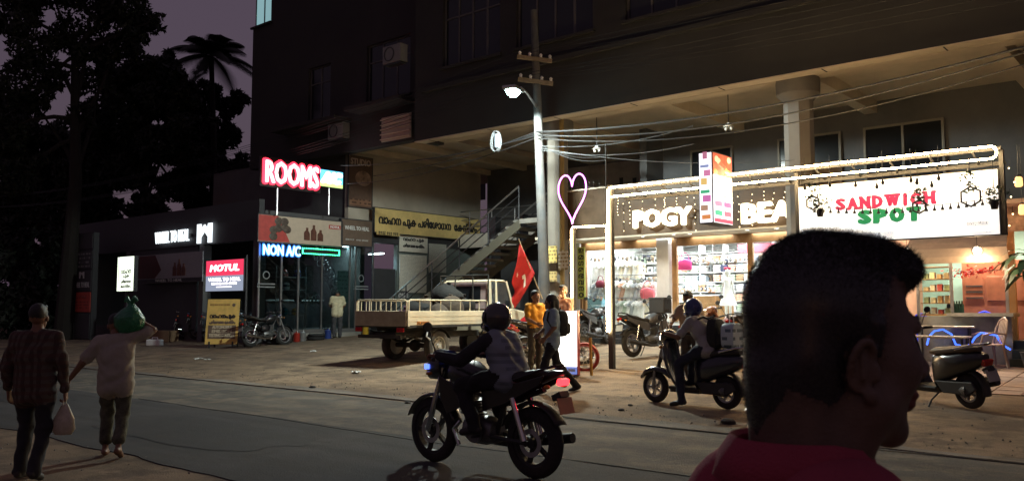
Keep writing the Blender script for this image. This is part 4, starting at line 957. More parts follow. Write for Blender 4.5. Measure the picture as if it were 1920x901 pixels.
# downlights in the front soffit
dl = None
for k, px in enumerate((1142, 1204, 1262, 1292, 1400, 1455)):
    p = atY(px, 450, 20.0); loc = (p.x, 20.0, 3.458)
    if dl is None:
        dl = thing('downlight', 'round recessed downlight in the soffit over the clothes shop glass', 'downlight', loc, group='downlights over the clothes shop glass')
        MB().lathe([(.0, -.004), (.07, -.004), (.07, 0), (0, 0)], n=14).build('lens', glow('downlight_glow', (1, .97, .88), 22), dl)
        MB().lathe([(.071, -.008), (.09, -.008), (.09, 0), (.071, 0)], n=14, closed=True).build('trim_ring', M_white, dl)
        ld = bpy.data.lights.new('lamp', 'SPOT'); ld.energy = 60; ld.spot_size = R(120); ld.spot_blend = .6; ld.color = (1, .93, .8); ld.shadow_soft_size = .06
        lo = bpy.data.objects.new('lamp', ld); C.objects.link(lo); lo.parent = dl; lo.location = (0, 0, -.02)
    else: dup(dl, loc, 0)
# ceiling panels inside the shop
pl0 = None
for k in range(8):
    loc = (X0 + .8 + 1.75 * (k % 4), 21.42 if k < 4 else 23.0, 3.475)
    if pl0 is None:
        pl0 = thing('ceiling_panel_light', 'square white ceiling panel light inside the clothes shop', 'ceiling light', loc, group='ceiling panels inside the clothes shop')
        MB().bb(-.3, .3, -.3, .3, -.012, 0).build('diffuser', glow('panel_glow', (.95, 1, 1), 12), pl0)
        ld = bpy.data.lights.new('lamp', 'AREA'); ld.size = 1.2; ld.energy = 48; ld.color = (.93, .98, 1.0)
        lo = bpy.data.objects.new('lamp', ld); C.objects.link(lo); lo.parent = pl0; lo.location = (0, 0, -.03)
    else: dup(pl0, loc, 0)
# hanging garments
def frock_mb(w=.17, h=.55, r=None):
    q = MB(); n = 14; secs = [(0, .05, .03), (-.04, .10, .04), (-.12, .095, .045), (-.22, .085, .045), (-.3, .11, .05), (-.45, .15, .06), (-h, w, .07)]
    vs = []
    for z, a, c in secs:
        for k in range(n):
            th = 2 * math.pi * k / n; rip = 1 + (.10 * math.sin(5 * th) if z < -.25 else 0); vs.append((a * rip * math.cos(th), c * rip * math.sin(th), z))
    fs = [(i * n + k, i * n + (k + 1) % n, (i + 1) * n + (k + 1) % n, (i + 1) * n + k) for i in range(len(secs) - 1) for k in range(n)]
    q.add(vs, fs)
    for sg in (-1, 1): q.cyl((sg * .08, 0, -.06), (sg * .16, 0, -.15), .045, .05, 8)
    return q
gcols = {'white': (.75, .74, .72), 'cream': (.72, .64, .5), 'grey': (.40, .42, .44), 'pale_blue': (.5, .6, .7), 'sage': (.42, .5, .40), 'peach': (.70, .42, .30), 'navy': (.05, .06, .12), 'tan': (.45, .3, .18)}
gm = {k: mat('cloth_' + k, c, .9, var=.1, scale=8, bump=.2, bscale=14) for k, c in gcols.items()}
protos = {}
def garment(col, loc, rz, where):
    if col not in protos:
        t = thing('child_dress', '', 'dress', loc, rz)
        frock_mb().build('dress', gm[col], t, smooth=True); MB().tube([(-.13, 0, -.05), (0, 0, .02), (.13, 0, -.05)], .006, 5).build('hanger', M_dsteel, t)
        MB().tube([(0, 0, .02), (0, 0, .07), (.02, 0, .09), (.035, 0, .075)], .004, 5).build('hook', M_dsteel, t)
        protos[col] = t
    else: t = copy_tree(protos[col]); t.location = loc; t.rotation_euler = (0, 0, rz)
    t['label'] = f'{col.replace("_", " ")} little dress hanging on the {where}'; t['group'] = f'dresses on the {where}'
    return t
def rail(x0, x1, y, z, label):
    t = thing('clothes_rail', label, 'clothes rail', ((x0 + x1) / 2, y, z)); L = x1 - x0
    MB().cyl((-L / 2, 0, 0), (L / 2, 0, 0), .015, n=8).build('bar', M_steel, t)
    for x in (-L / 2 + .05, L / 2 - .05): MB().cyl((x, 0, 0), (x, 0, 3.475 - z), .008, n=6).build('hanger_rod', M_steel, t)
rows = [(2.98, 'upper rail of the left window', 21.75, 1106, 1205, 13), (2.36, 'middle rail of the left window', 21.65, 1106, 1236, 15), (1.82, 'lower rail of the left window', 21.55, 1140, 1236, 13)]
pick = [['white', 'white', 'white', 'cream', 'white'], ['white', 'grey', 'white', 'peach', 'white', 'cream'], ['white', 'cream', 'grey', 'white', 'white', 'sage']]
for ri, (z, wh, y, pa, pb_, n) in enumerate(rows):
    xa, xb = atY(pa, 520, y).x, atY(pb_, 520, y).x
    rail(xa, xb, y, z, 'steel clothes rail, the ' + wh)
    for k in range(n): garment(pick[ri][(k * 7 + k // 3) % len(pick[ri])], (xa + .1 + (xb - xa - .2) * k / (n - 1), y, z - .085), rnd.uniform(.2, .9), wh)
xa, xb = atY(1210, 520, 22.6).x, atY(1236, 520, 22.6).x
# shelves on the rear and with folded clothes, seen through the right window
shf = thing('display_shelving', 'white wall shelving full of folded clothes in the right window', 'shelving', (gx(1345), 23.4, SZ))
sw0, sw1 = atY(1270, 500, 23.4).x - gx(1345), atY(1500, 500, 23.4).x - gx(1345)
for k in range(7): MB().bb(sw0, sw1, -.02, .36, .25 + .29 * k, .27 + .29 * k).build('shelf', M_swall, shf)
for k in range(6): x = sw0 + (sw1 - sw0) * k / 5; MB().bb(x - .015, x + .015, -.015, .35, 0, 2.25).build('upright', M_swall, shf)
fold = None; fp = {}
fcols = ['white', 'grey', 'pale_blue', 'white', 'sage', 'cream', 'navy', 'white', 'tan', 'peach', 'grey']
for r_ in range(6):
    for k in range(16):
        if rnd.random() < .08: continue
        col = fcols[(r_ * 5 + k * 3 + (k // 4)) % len(fcols)]; x = gx(1345) + sw0 + .12 + (sw1 - sw0 - .24) * k / 15; z = SZ + .272 + .29 * r_
        if col not in fp:
            t = thing('folded_clothes', '', 'clothes', (x, 23.5, z))
            for j in range(4): MB().box((rnd.uniform(-.01, .01), 0, .025 + .05 * j), (.21, .26, .044), (0, 0, rnd.uniform(-.05, .05))).build('folded_garment', gm[col], t, bevel=.015)
            fp[col] = t
        else: t = copy_tree(fp[col]); t.location = (x, 23.5, z)
        t['label'] = f'stack of {col.replace("_", " ")} folded clothes on the right window shelving'; t['group'] = 'folded stacks on the right window shelving'
# stock along the left back wall: shelving with toys and balls
shl = thing('display_shelving', 'white shelving of small goods behind the left window dresses', 'shelving', (gx(1165), 24.3, SZ))
for k in range(7): MB().bb(-2.0, 2.0, 0, .36, .2 + .32 * k, .22 + .32 * k).build('shelf', M_swall, shl)
bp = {}
for r_ in range(6):
    for k in range(15):
        col = ['grey', 'navy', 'sage', 'white', 'tan', 'grey', 'cream'][(k * 4 + r_ * 3) % 7]; loc = (gx(1165) - 1.85 + 3.7 * k / 14, 24.45, SZ + .222 + .32 * r_)
        if col not in bp:
            t = thing('goods_box', '', 'box', loc); MB().bb(-.1, .1, -.1, .1, 0, .2).build('carton', gm[col], t, bevel=.01); MB().bb(-.06, .06, -.104, -.1005, .05, .14).build('printed_label', M_dk, t); bp[col] = t
        else: t = copy_tree(bp[col]); t.location = loc
        t['label'] = f'small {col} goods box on the shelving behind the window dresses'; t['group'] = 'goods boxes behind the window dresses'
# dark small accessories on hooks in front of the dresses
ap = None
for r_, (z, y, pa, pb_, n) in enumerate([(3.12, 21.3, 1106, 1234, 17), (2.48, 21.28, 1146, 1234, 13), (2.95, 21.5, 1274, 1400, 15), (2.2, 22.3, 1276, 1340, 9), (1.95, 21.3, 1104, 1136, 5)]):
    xa, xb = atY(pa, 500, y).x, atY(pb_, 500, y).x; wh = ['top of the left window', 'middle of the left window', 'top of the right window', 'middle of the right window', 'narrow corner pane'][r_]
    rail(xa, xb, y, z, 'thin hook bar at the ' + wh)
    for k in range(n):
        col = ['navy', 'sage', 'grey', 'tan', 'navy', 'grey', 'peach'][(k * 3 + r_) % 7]; loc = (xa + .05 + (xb - xa - .1) * k / (n - 1), y, z - .02); nm = 'acc_' + col
        if nm not in bp:
            t = thing('hanging_accessory', '', 'accessory', loc); MB().cyl((0, 0, 0), (0, 0, -.07), .004, n=5).build('hook', M_dsteel, t)
            lumpy_ = MB().ball((0, 0, -.125), (.05, .03, .06), 10, 7); lumpy_.build('pouch', gm[col], t, smooth=True); MB().bb(-.03, .03, -.034, -.031, -.15, -.10).build('tag', M_white, t); bp[nm] = t
        else: t = copy_tree(bp[nm]); t.location = loc
        t.rotation_euler.z = rnd.uniform(-.6, .6); sc_ = rnd.uniform(.7, 1.35); t.scale = (sc_, sc_, sc_)
        t['label'] = f'small {col} accessory pouch hooked at the {wh}'; t['group'] = f'accessory pouches at the {wh}'
# pink bags and box, mannequin, counter
M_pink = mat('pink_bag', (.75, .06, .28), .5, var=.1); M_coral = mat('coral_bag', (.75, .14, .18), .5, var=.1)
def bag(px, py, Y, s_, m, label):
    p = atY(px, py, Y); t = thing('shoulder_bag', label, 'bag', p, .4)
    q = MB(); q.loft([(-.5 * s_, 0, 0, .03, .2 * s_), (-.42 * s_, 0, 0, .07, .34 * s_), (0, 0, .02, .1, .4 * s_), (.42 * s_, 0, 0, .07, .34 * s_), (.5 * s_, 0, 0, .03, .2 * s_)], 12).build('pouch', m, t, smooth=True)
    MB().tube([(-.35 * s_, 0, .25 * s_), (-.2 * s_, 0, .75 * s_), (0, 0, .9 * s_), (.2 * s_, 0, .75 * s_), (.35 * s_, 0, .25 * s_)], .012, 6).build('strap', m, t)
bag(1214, 550, 21.4, .42, M_coral, 'coral pink bag hanging low in the left window')
bag(1284, 497, 21.4, .40, M_pink, 'magenta bag hanging at the edge of the right window')
bag(1126, 533, 21.45, .3, mat('maroon_bag', (.25, .03, .06), .5, var=.1), 'maroon bag at the left end of the dress rails')
p = atY(1116, 570, 21.4); t = thing('blue_carton', 'pale blue cartons stacked behind the left pane corner', 'carton', (p.x, 21.5, SZ))
for k in range(3): MB().bb(-.3, .3, -.2, .2, .22 * k, .22 * k + .21).build('carton', mat('blue_carton', (.3, .6, .72), .6, var=.15), t, bevel=.01)
p = atY(1400, 470, 22.2); tag(MB().bb(-.5, .5, -.2, .2, -.12, .12).build('pink_gift_box', mat('rose_box', (.75, .2, .28), .6, var=.1), loc=(p.x, 22.9, 3.2)), 'long rose pink box on top of the right window shelving', 'box')
p = atY(1362, 560, 21.6)
t = thing('child_mannequin', 'white child mannequin in a white dress with red bow', 'mannequin', (p.x, 21.7, SZ))
sdf_obj('figure', [([('ell', ((0, 0, 1.32), (.075, .085, .1)), 'w', .02), ('cone', ((0, 0, 1.15), (0, 0, 1.25), .035, .03), 'w', .03), ('cone', ((0, 0, .9), (0, 0, 1.1), .09, .1), 'w', .03), ('cone', ((-.12, 0, 1.1), (-.19, 0, .75), .035, .025), 'w', .02), ('cone', ((.12, 0, 1.1), (.19, 0, .75), .035, .025), 'w', .02), ('cone', ((-.06, 0, .7), (-.06, 0, .06), .05, .032), 'w', .02), ('cone', ((.06, 0, .7), (.06, 0, .06), .05, .032), 'w', .02), ('cone', ((-.06, 0, .06), (-.06, -.08, .04), .03, .025), 'w', .02), ('cone', ((.06, 0, .06), (.06, -.08, .04), .03, .025), 'w', .02)], .014)], {'w': M_white}, t)
MB().lathe([(.1, 1.16), (.13, 1.1), (.11, .9), (.22, .6), (.29, .42)], n=18, sy=.8).build('dress', gm['white'], t, smooth=True)
MB().ball((-.05, 0, 1.44), (.06, .03, .04), 8, 6).ball((.05, 0, 1.44), (.06, .03, .04), 8, 6).build('bow', mat('red_bow', (.5, .03, .08), .6, var=.1), t)
MB().lathe([(.25, 0), (.25, .03), (0, .03)], n=18).build('base', M_white, t)
tag(MB().bb(-.5, .5, -.25, .25, 0, .7).build('wooden_plinth', M_wood, loc=(atY(1335, 580, 22.3).x, 22.4, SZ)), 'wooden display plinth behind the mannequin in the right window', 'plinth')
# vertical green sign and the clinic board by the pillar
x0, x1, z0, z1 = rectS(1083, 1096, 463, 560, 20.3); w_, h_ = x1 - x0, z1 - z0
t = thing('green_vertical_sign', 'narrow yellow-green upright board with stacked black Malayalam letters', 'sign', ((x0 + x1) / 2, 20.3, z0))
MB().bb(-w_ / 2, w_ / 2, 0, .04, 0, h_).build('board', mat('lime_board', (.48, .55, .12), .6, var=.1), t)
for k, ch in enumerate('ഉമഗരഭവനം'[:8]): text(ch, M_black, t, w=w_ * .7, h=h_ * .085, depth=.003, at=(0, -.001, h_ * (.93 - .122 * k)), thick=.008)
MB().bb(-.04, .04, .002, .035, gz(20.3) - z0, 0).build('post', M_wood, t)
# yellow paper notices on the pillar
for k, (px, pa, pb_) in enumerate([(1027, 460, 492), (1027, 508, 527), (1048, 468, 505)]):
    x0, x1, z0, z1 = rectS(px - 9, px + 9, pa, pb_, 18.25)
    t = thing('pillar_notice', ['yellow paper notice pasted high on the pillar', 'torn yellow paper below the other on the pillar', 'pale torn poster on the right side of the pillar'][k], 'notice', ((x0 + x1) / 2, 18.45, z0))
    MB().bb(-(x1 - x0) / 2, (x1 - x0) / 2, -.012, 0, 0, z1 - z0).build('paper', stripes(f'pillar_paper{k}', [(.62, .48, .16), (.55, .42, .18), (.5, .47, .4)][k], (.25, .18, .08), 9, 10, .5), t)

# ================================================================ NEON FRAME
NY = 14.7
M_neon = glow('neon_warm', (1.0, .70, .34), 96)
nx0 = atY(1139, 500, NY).x; nx1 = atY(1872, 300, NY).x - .1
zt_, zb_ = 3.99, 3.80
nf = thing('neon_gate_frame', 'steel gate frame traced with warm white neon tube over the shop fronts', 'neon frame', (nx0, NY, gz(NY)))
NO = -V((nx0, NY, gz(NY)))
M_pst = mat('post_steel', (.05, .05, .052), .6, .3, var=.2, scale=6)
def np_(mb, name, m, **k): return mb.build(name, m, nf, loc=NO, **k)
np_(MB().bb(nx0 - .005, nx0 + .10, NY + .02, NY + .12, gz(NY) - .05, 4.05), 'post', M_pst)
gx0 = atY(1070, 500, NY).x; gzt = atY(1070, 426, NY).z
np_(MB().bb(gx0 - .02, gx0 + .06, NY + .02, NY + .10, 1.0, gzt - .04), 'small_post', M_pst)
np_(MB().bb(nx0 + .11, nx1 + .1, NY + .22, NY + .28, zt_ - .03, zt_ + .03), 'top_beam', M_pst)
np_(MB().bb(nx0 + .11, nx1 + .1, NY + .55, NY + .61, zb_ - .03, zb_ + .03), 'rear_beam', M_pst)
k = 0
for x in np.arange(nx0 + .6, nx1, .62): np_(MB().bar((x, NY + .07, zt_ - .04), (x, NY + .58, zb_), .024), 'cross_tie', M_pst)
tube = [(nx0 + .02, NY, gz(NY) + .75), (nx0 + .02, NY, zt_ - .05), (nx0 + .07, NY, zt_)]
tube += [(nx0 + .07 + (nx1 - nx0 - .12) * i / 20, NY, zt_) for i in range(1, 21)]
for a in range(1, 12): th = math.pi / 2 - math.pi * a / 12; tube.append((nx1 + .08 * math.cos(th), NY, (zt_ + zb_) / 2 + (zt_ - zb_) / 2 * math.sin(th)))
tube += [(nx1 - (nx1 - nx0 - .1) * i / 20, NY, zb_) for i in range(0, 21)]
np_(MB().tube(tube, .014, 8), 'neon_tube', M_neon, smooth=True)
np_(MB().tube([(gx0 + .02, NY, 1.45), (gx0 + .02, NY, gzt - .05), (gx0 + .06, NY, gzt), (nx0 - .06, NY, gzt - .02), (nx0 - .02, NY, gzt - .05), (nx0 - .02, NY, gz(NY) + .75)], .014, 8), 'neon_tube', M_neon, smooth=True)
# heart
hx0, hx1, hz0, hz1 = rectS(1047, 1099, 327, 419, NY); cx_, w_, h_ = (hx0 + hx1) / 2, (hx1 - hx0) / 2, hz1 - hz0
t = thing('neon_heart', 'pink purple neon heart standing on the gate frame', 'neon heart', (cx_, NY, hz0))
hp = []
for i in range(60):
    a = 2 * math.pi * i / 60; X_ = 16 * math.sin(a) ** 3 / 16; Z_ = (13 * math.cos(a) - 5 * math.cos(2 * a) - 2 * math.cos(3 * a) - math.cos(4 * a)); hp.append((w_ * X_, 0, h_ * (Z_ + 17) / 29))
MB().tube(hp, .016, 8, closed=True).build('tube', glow('neon_pink', (.85, .22, .95), 4.0), t, smooth=True)
MB().tube([(a, .03, c) for a, _, c in hp], .014, 6, closed=True).build('backing', M_dsteel, t)
# light curtain hung on a small frame behind the heart
# ================================================================ MENU BLADE SIGN
bx, bz0, bz1 = atY(1335, 350, 13.9).x, 0, 0
q0 = atY(1335, 283, 13.9); q1 = atY(1335, 418, 13.9)
t = thing('menu_blade_sign', 'double-sided glowing menu light box hung on the neon frame', 'sign', (q0.x, 13.9, q1.z)); H_ = q0.z - q1.z; WS, WE = .27, .78
MB().bb(-WS, 0, 0, WE, 0, H_).build('box', M_dk, t)
wg = glow('menu_white', (1, .97, .98), 1.15)
MB().bb(.001, .008, .02, WE - .02, .02, H_ * .68).build('side_face', wg, t)
MB().bb(.001, .008, .02, WE - .02, H_ * .685, H_ - .02).build('food_picture', mat('food_print', (.35, .05, .03), .5, var=.9, scale=9, emit=(.55, .10, .05), es=.7), t)
for k in range(9): MB().ball((.010, .1 + .58 * ((k * .618) % 1), H_ * (.72 + .22 * ((k * .37) % 1))), (.006, .08, .06), 8, 5).build('food_piece', mat('food_piece%d' % (k % 3), [(.7, .3, .1), (.6, .12, .08), (.8, .5, .35)][k % 3], .4, var=.3, emit=[(.8, .3, .1), (.6, .1, .06), (.8, .5, .35)][k % 3], es=.6), t)
prn = stripes('menu_lines', (1, .97, .98), (.35, .12, .2), 9, 16, .4, emit=1.05)
MB().bb(.0085, .011, .1, WE - .1, H_ * .36, H_ * .62).build('menu_lines', prn, t)
mg = [(.9, .3, .5), (.75, .2, .45), (.1, .55, .35), (.5, .2, .3), (.8, .15, .3)]
for k in range(4): MB().bb(.0085, .012, .06 + .36 * (k % 2), .34 + .36 * (k % 2), H_ * (.25 - .13 * (k // 2)), H_ * (.25 - .13 * (k // 2)) + .09).build('price_block', glow('price%d' % k, mg[k], .7), t)
MB().bb(.0085, .012, .03, WE - .03, .03, .1).build('footer_strip', glow('menu_footer', (.55, .12, .2), .7), t)
MB().bb(-WS + .015, -.015, -.008, -.001, .02, H_ - .02).build('front_face', glow('menu_front', (.95, .92, 1.0), 1.1), t)
fc = [(.55, .2, .3), (.3, .35, .6), (.75, .25, .45), (.9, .6, .2), (.08, .5, .25), (.7, .2, .5), (.5, .3, .2), (.8, .3, .1)]
for k in range(8): MB().bb(-WS / 2 - [.05, .1, .03, .09, .1, .06, .1, .08][k], -WS / 2 + [.04, .07, .1, .03, .08, .1, .04, .09][k], -.012, -.0085, H_ * (.90 - .12 * k), H_ * (.90 - .12 * k) + [.13, .05, .11, .12, .06, .12, .1, .08][k]).build('drink_picture', glow('drink%d' % k, fc[k], .6), t)
MB().bb(-WS / 2 - .02, -WS / 2 + .02, WE, NY + .05 - 13.9, H_ * .6, H_ * .6 + .04).build('bracket', M_dsteel, t)

# ================================================================ SNACK SIGN AND KIOSK
KY = 15.0
x0, x1, z0, z1 = rectS(1497, 1875, 328, 452, KY)
za, zb = atY(1875, 440, KY).z, atY(1875, 315, KY).z
t = thing('snack_light_box', 'large glowing white light box with red and green lettering', 'sign', ((x0 + x1) / 2, KY, za)); w_, h_ = x1 - x0, zb - za
M_sgn = mat('sign_white', (.8, .82, .85), .4, var=.0, emit=(.86, .93, 1.0), es=.56)
nd = M_sgn.node_tree.nodes; ll = M_sgn.node_tree.links; tcn = nd.new('ShaderNodeTexCoord'); non = nd.new('ShaderNodeTexNoise'); non.inputs['Scale'].default_value = 1.1; rpn = nd.new('ShaderNodeValToRGB')
rpn.color_ramp.elements[0].position = .35; rpn.color_ramp.elements[1].position = .6; rpn.color_ramp.elements[0].color = (.55, .72, .88, 1); rpn.color_ramp.elements[1].color = (1, 1, 1, 1)
ll.new(tcn.outputs['Object'], non.inputs['Vector']); ll.new(non.outputs['Fac'], rpn.inputs['Fac']); ll.new(rpn.outputs['Color'], nd['Principled BSDF'].inputs['Emission Color'])
MB().bb(-w_ / 2, w_ / 2, 0, .16, 0, h_).build('box', M_dk, t)
MB().bb(-w_ / 2 + .015, w_ / 2 - .015, -.01, -.001, .015, h_ - .015).build('face', M_sgn, t)
def fx(px): return w_ * ((px - 1497) / 378.0 - .5)
sr = glow('snack_red', (.50, .03, .09), .55); sg_ = glow('snack_green', (.02, .25, .09), .55)
def slab(word, m, a, c, zc, hh, th):
    W_ = (c - a); n = len(word); wid = {'W': 1.35, 'I': .62, 'C': 1.0, 'O': 1.05}; tot = sum(wid.get(x, 1.0) for x in word); cx = a
    for ch in word:
        cw = W_ * wid.get(ch, 1.0) / tot; mid = cx + cw / 2
        text(ch, m, t, 'letter', w=cw * (.66 if ch != 'I' else .16), h=hh, depth=.006, at=(mid, -.011, zc), thick=th)
        for sx_ in {'A': (-.34, .34), 'N': (-.33, .33), 'D': (-.28,), 'W': (-.3, .0, .3), 'I': (0,), 'H': (-.33, .33), 'P': (-.3,), 'T': (0,)}.get(ch, ()):
            for e in (-1, 1):
                if ch == 'A' and e > 0: continue
                if ch == 'W' and e < 0: continue
                if ch == 'T' and e > 0: continue
                MB().bb(mid + cw * sx_ - cw * .17, mid + cw * sx_ + cw * .17, -.0185, -.012, zc + e * hh / 2 - .022, zc + e * hh / 2 + .022).build('serif', m, t)
        cx += cw
slab('SANDWICH', sr, fx(1574), fx(1768), h_ * .64, h_ * .17, .022)
slab('SPOT', sg_, fx(1618), fx(1742), h_ * .40, h_ * .19, .034)
text('OVIL MILK', glow('snack_ink', (.08, .07, .08), .5), t, w=w_ * .095, h=h_ * .055, depth=.003, at=(fx(1837), -.011, h_ * .19), space=1.2)
text('FULL   BURGER   CAFE', glow('snack_grey', (.4, .4, .42), .6), t, w=w_ * .2, h=h_ * .04, depth=.003, at=(fx(1650), -.011, h_ * .12))
text('952688', glow('snack_grey', (.4, .4, .42), .6), t, w=w_ * .08, h=h_ * .025, depth=.003, at=(fx(1845), -.011, h_ * .05))
MB().bb(-w_ / 2 - .07, -w_ / 2 - .005, .03, .13, gz(KY) - za, h_ + .3).build('post', M_pst, t); MB().bb(w_ / 2 + .005, w_ / 2 + .07, .03, .13, 0, h_ + .3).build('post', M_pst, t)
# hanging decorations in front of the light box (unlit, dark against it)
M_dec = mat('decor_black', (.012, .012, .012), .6, var=.2); M_dgreen = mat('decor_leaf', (.03, .05, .025), .7, var=.4, scale=20)
DY = 14.45
def hang_planter(px, ptop, pbot, kind, label):
    a = atY(px, ptop, DY); c = atY(px, pbot, DY); h = a.z - c.z
    t = thing('hanging_planter', label, 'planter', (a.x, DY, a.z)); r = h * .27
    MB().cyl((0, 0, 3.8 - a.z), (0, 0, 0), .006, n=5).build('cord', M_dec, t)
    hexp = [(r * math.sin(R(60 * i)), 0, -h + r * 1.0 + r * math.cos(R(60 * i))) for i in range(6)]
    if kind != 'pot': MB().tube(hexp, .016, 6, closed=True).build('hexagon_frame', M_dec, t)
    else: MB().lathe([(.045, -h), (.06, -h * .75), (.05, -h * .6)], n=10).build('pot', M_dec, t)
    lf = MB()
    for k in range(70):
        zz = -h * rnd.uniform(.0, .68); s_ = .10 if kind != 'pot' else .17 * (1 - abs(zz / h + .4)); p = V((rnd.gauss(0, s_ * .6), rnd.gauss(0, .05), zz)); d1 = V((rnd.gauss(0, 1), rnd.gauss(0, 1), rnd.gauss(0, 1))).normalized() * rnd.uniform(.02, .05); d2 = V((rnd.gauss(0, 1), rnd.gauss(0, 1), rnd.gauss(0, 1))).normalized() * .022
        lf.add([p - d1, p + d2, p + d1, p - d2], [(0, 1, 2, 3)])
    tag(lf.build('foliage', M_dgreen, t, fix=False), kind='stuff')
hang_planter(1523, 345, 393, 'hex', 'dark hexagonal hanging planter with vine at the left of the snack sign')
hang_planter(1537, 372, 406, 'pot', 'small dark hanging pot of leaves next to the left hexagon')
hang_planter(1722, 353, 400, 'hex', 'hexagonal hanging planter over the red lettering C and H')
hang_planter(1818, 318, 387, 'hex', 'leafy hexagonal hanging planter right of the red lettering')
hang_planter(1863, 350, 392, 'pot', 'bushy dark hanging pot at the right end of the snack sign')
hp0 = None
for k, (px, zp) in enumerate([(1556, 345), (1604, 345), (1644, 348), (1655, 340), (1708, 336), (1719, 340), (1747, 345), (1760, 332), (1509, 350)]):
    p = atY(px, zp, DY)
    if hp0 is None:
        hp0 = thing('pendant_bulb', 'small unlit pendant bulb hanging before the snack sign', 'bulb', p, group='unlit pendant bulbs before the snack sign')
        MB().cyl((0, 0, 0), (0, 0, .5), .004, n=4).build('cord', M_dec, hp0); MB().lathe([(.012, .05), (.016, .02), (.03, -.02), (.02, -.05), (0, -.055)], n=10).build('bulb', M_dec, hp0, smooth=True)
    else: dup(hp0, p, 0)
sbk = None
t = thing('bulb_garland', 'sagging cord of small dark bell bulbs strung across the snack sign', 'garland', (atY(1690, 400, DY + .1).x, DY + .1, atY(1690, 400, DY + .1).z)); tl = t.location
gp_ = []; 
for i in range(25):
    px = 1512 + (1872 - 1512) * i / 24; p = atY(px, 400 - 18 * (i / 24) + 10 * math.sin(math.pi * i / 24) - 12, DY + .1); gp_.append(p - tl)
MB().tube(gp_, .004, 4).build('cord', M_dec, t)
for i in range(1, 24): MB().lathe([(.006, 0), (.009, -.03), (.03, -.085), (.0, -.09)], gp_[i], n=7).build('bell_bulb', M_dec, t, smooth=True)
# kiosk
kz = gz(18); KX0, KX1 = atY(1722, 600, 18).x, atY(1897, 600, 18).x
kk = thing('snack_kiosk', 'small snack kiosk with marble counter, glass case and sloping metal awning', 'kiosk', ((KX0 + KX1) / 2, 18.0, kz)); KO = -V(((KX0 + KX1) / 2, 18.0, kz))
def kp(mb, name, m, parent=None, **k): o = mb.build(name, m, parent or kk, **k); o.location = KO if parent is None else (0, 0, 0); return o
M_marb = mat('grey_marble', (.20, .20, .195), .25, var=.35, scale=2.5); M_teal = mat('teal_wall', (.22, .40, .36), .7, var=.08); M_awn = mat('awning_metal', (.42, .30, .22), .5, .2, var=.15)
kp(MB().bb(KX0, KX1, 18.0, 18.5, kz - .05, 1.35), 'counter', M_marb)
kp(MB().bb(KX0 + .55, KX1 + .06, 17.82, 18.45, 1.355, 1.42), 'counter_top', mat('counter_stone', (.25, .24, .22), .2, var=.2))
kp(MB().bb(KX0 - .6, KX1 + .5, 20.6, 20.7, kz, 3.4), 'back_wall', M_teal)
kp(MB().bb(KX0 - .62, KX0 - .57, 18.2, 20.59, kz, 3.4), 'side_wall', mat('orange_wall', (.40, .24, .16), .7, var=.15))
kp(MB().bb(KX1 + .40, KX1 + .5, 18.2, 20.59, kz, 3.4), 'side_wall', M_wood)
kp(MB().bb(KX0 - .6, KX1 + .5, 17.6, 20.7, 3.41, 3.48), 'roof', mat('peach_ceiling', (.42, .27, .2), .8, var=.15))
kp(MB().bb(KX0 - .6, KX1 + .5, 18.35, 18.38, 2.95, 3.405), 'frieze', mat('frieze_print', (.45, .26, .19), .7, var=.5, scale=7))
# awning of folded sheet metal
zA = [(17.95, 2.93), (17.7, 2.72), (17.5, 2.62), (17.42, 2.46), (17.40, 2.36)]
for i in range(4):
    (ya, z_a), (yb, z_b) = zA[i], zA[i + 1]
    q = MB(); q.add([(KX0 - .05 - .03 * i, ya, z_a), (KX1 + .03 * i, ya, z_a), (KX1 + .03 * (i + 1), yb, z_b), (KX0 - .05 - .03 * (i + 1), yb, z_b), (KX0 - .05 - .03 * i, ya, z_a - .02), (KX1 + .03 * i, ya, z_a - .02), (KX1 + .03 * (i + 1), yb, z_b - .02), (KX0 - .05 - .03 * (i + 1), yb, z_b - .02)], [(0, 1, 2, 3), (7, 6, 5, 4), (0, 4, 5, 1), (1, 5, 6, 2), (2, 6, 7, 3), (3, 7, 4, 0)])
    kp(q, 'awning_sheet', M_awn)
for x in (KX0 + .02, KX0 + .62, KX1 - .05): kp(MB().bb(x - .025, x + .025, 17.95, 18.0, 1.43 if x > KX0 + .3 else kz, 2.6), 'kiosk_post', M_steel)
# glass case with food shelves
cs = kp(MB().bb(KX0 + .05, KX0 + .58, 18.0, 18.02, 1.36, 1.4), 'display_case', M_wood)
for k in range(5): MB().bb(KX0 + .05, KX0 + .57, 18.02, 18.4, 1.36 + .235 * k, 1.375 + .235 * k).build('case_shelf', M_wood, cs)
MB().bb(KX0 + .05, KX0 + .57, 17.985, 17.992, 1.38, 2.32).build('case_glass', M_glass, cs)
fcs = [(.6, .45, .25), (.65, .55, .4), (.55, .08, .06), (.35, .4, .2), (.7, .6, .35), (.5, .3, .12)]
for r_ in range(4):
    for k in range(4):
        q = MB(); q.bb(-.045, .045, -.06, .06, 0, rnd.uniform(.08, .15)); o = q.build('food_box', mat('food%d' % ((r_ * 3 + k) % 6), fcs[(r_ * 3 + k) % 6], .6, var=.3, scale=20), loc=(KX0 + .12 + .125 * k, 18.2, 1.376 + .235 * r_), bevel=.008)
        tag(o, 'small food box on a shelf of the kiosk glass case', 'food box', 'food boxes in the kiosk glass case')
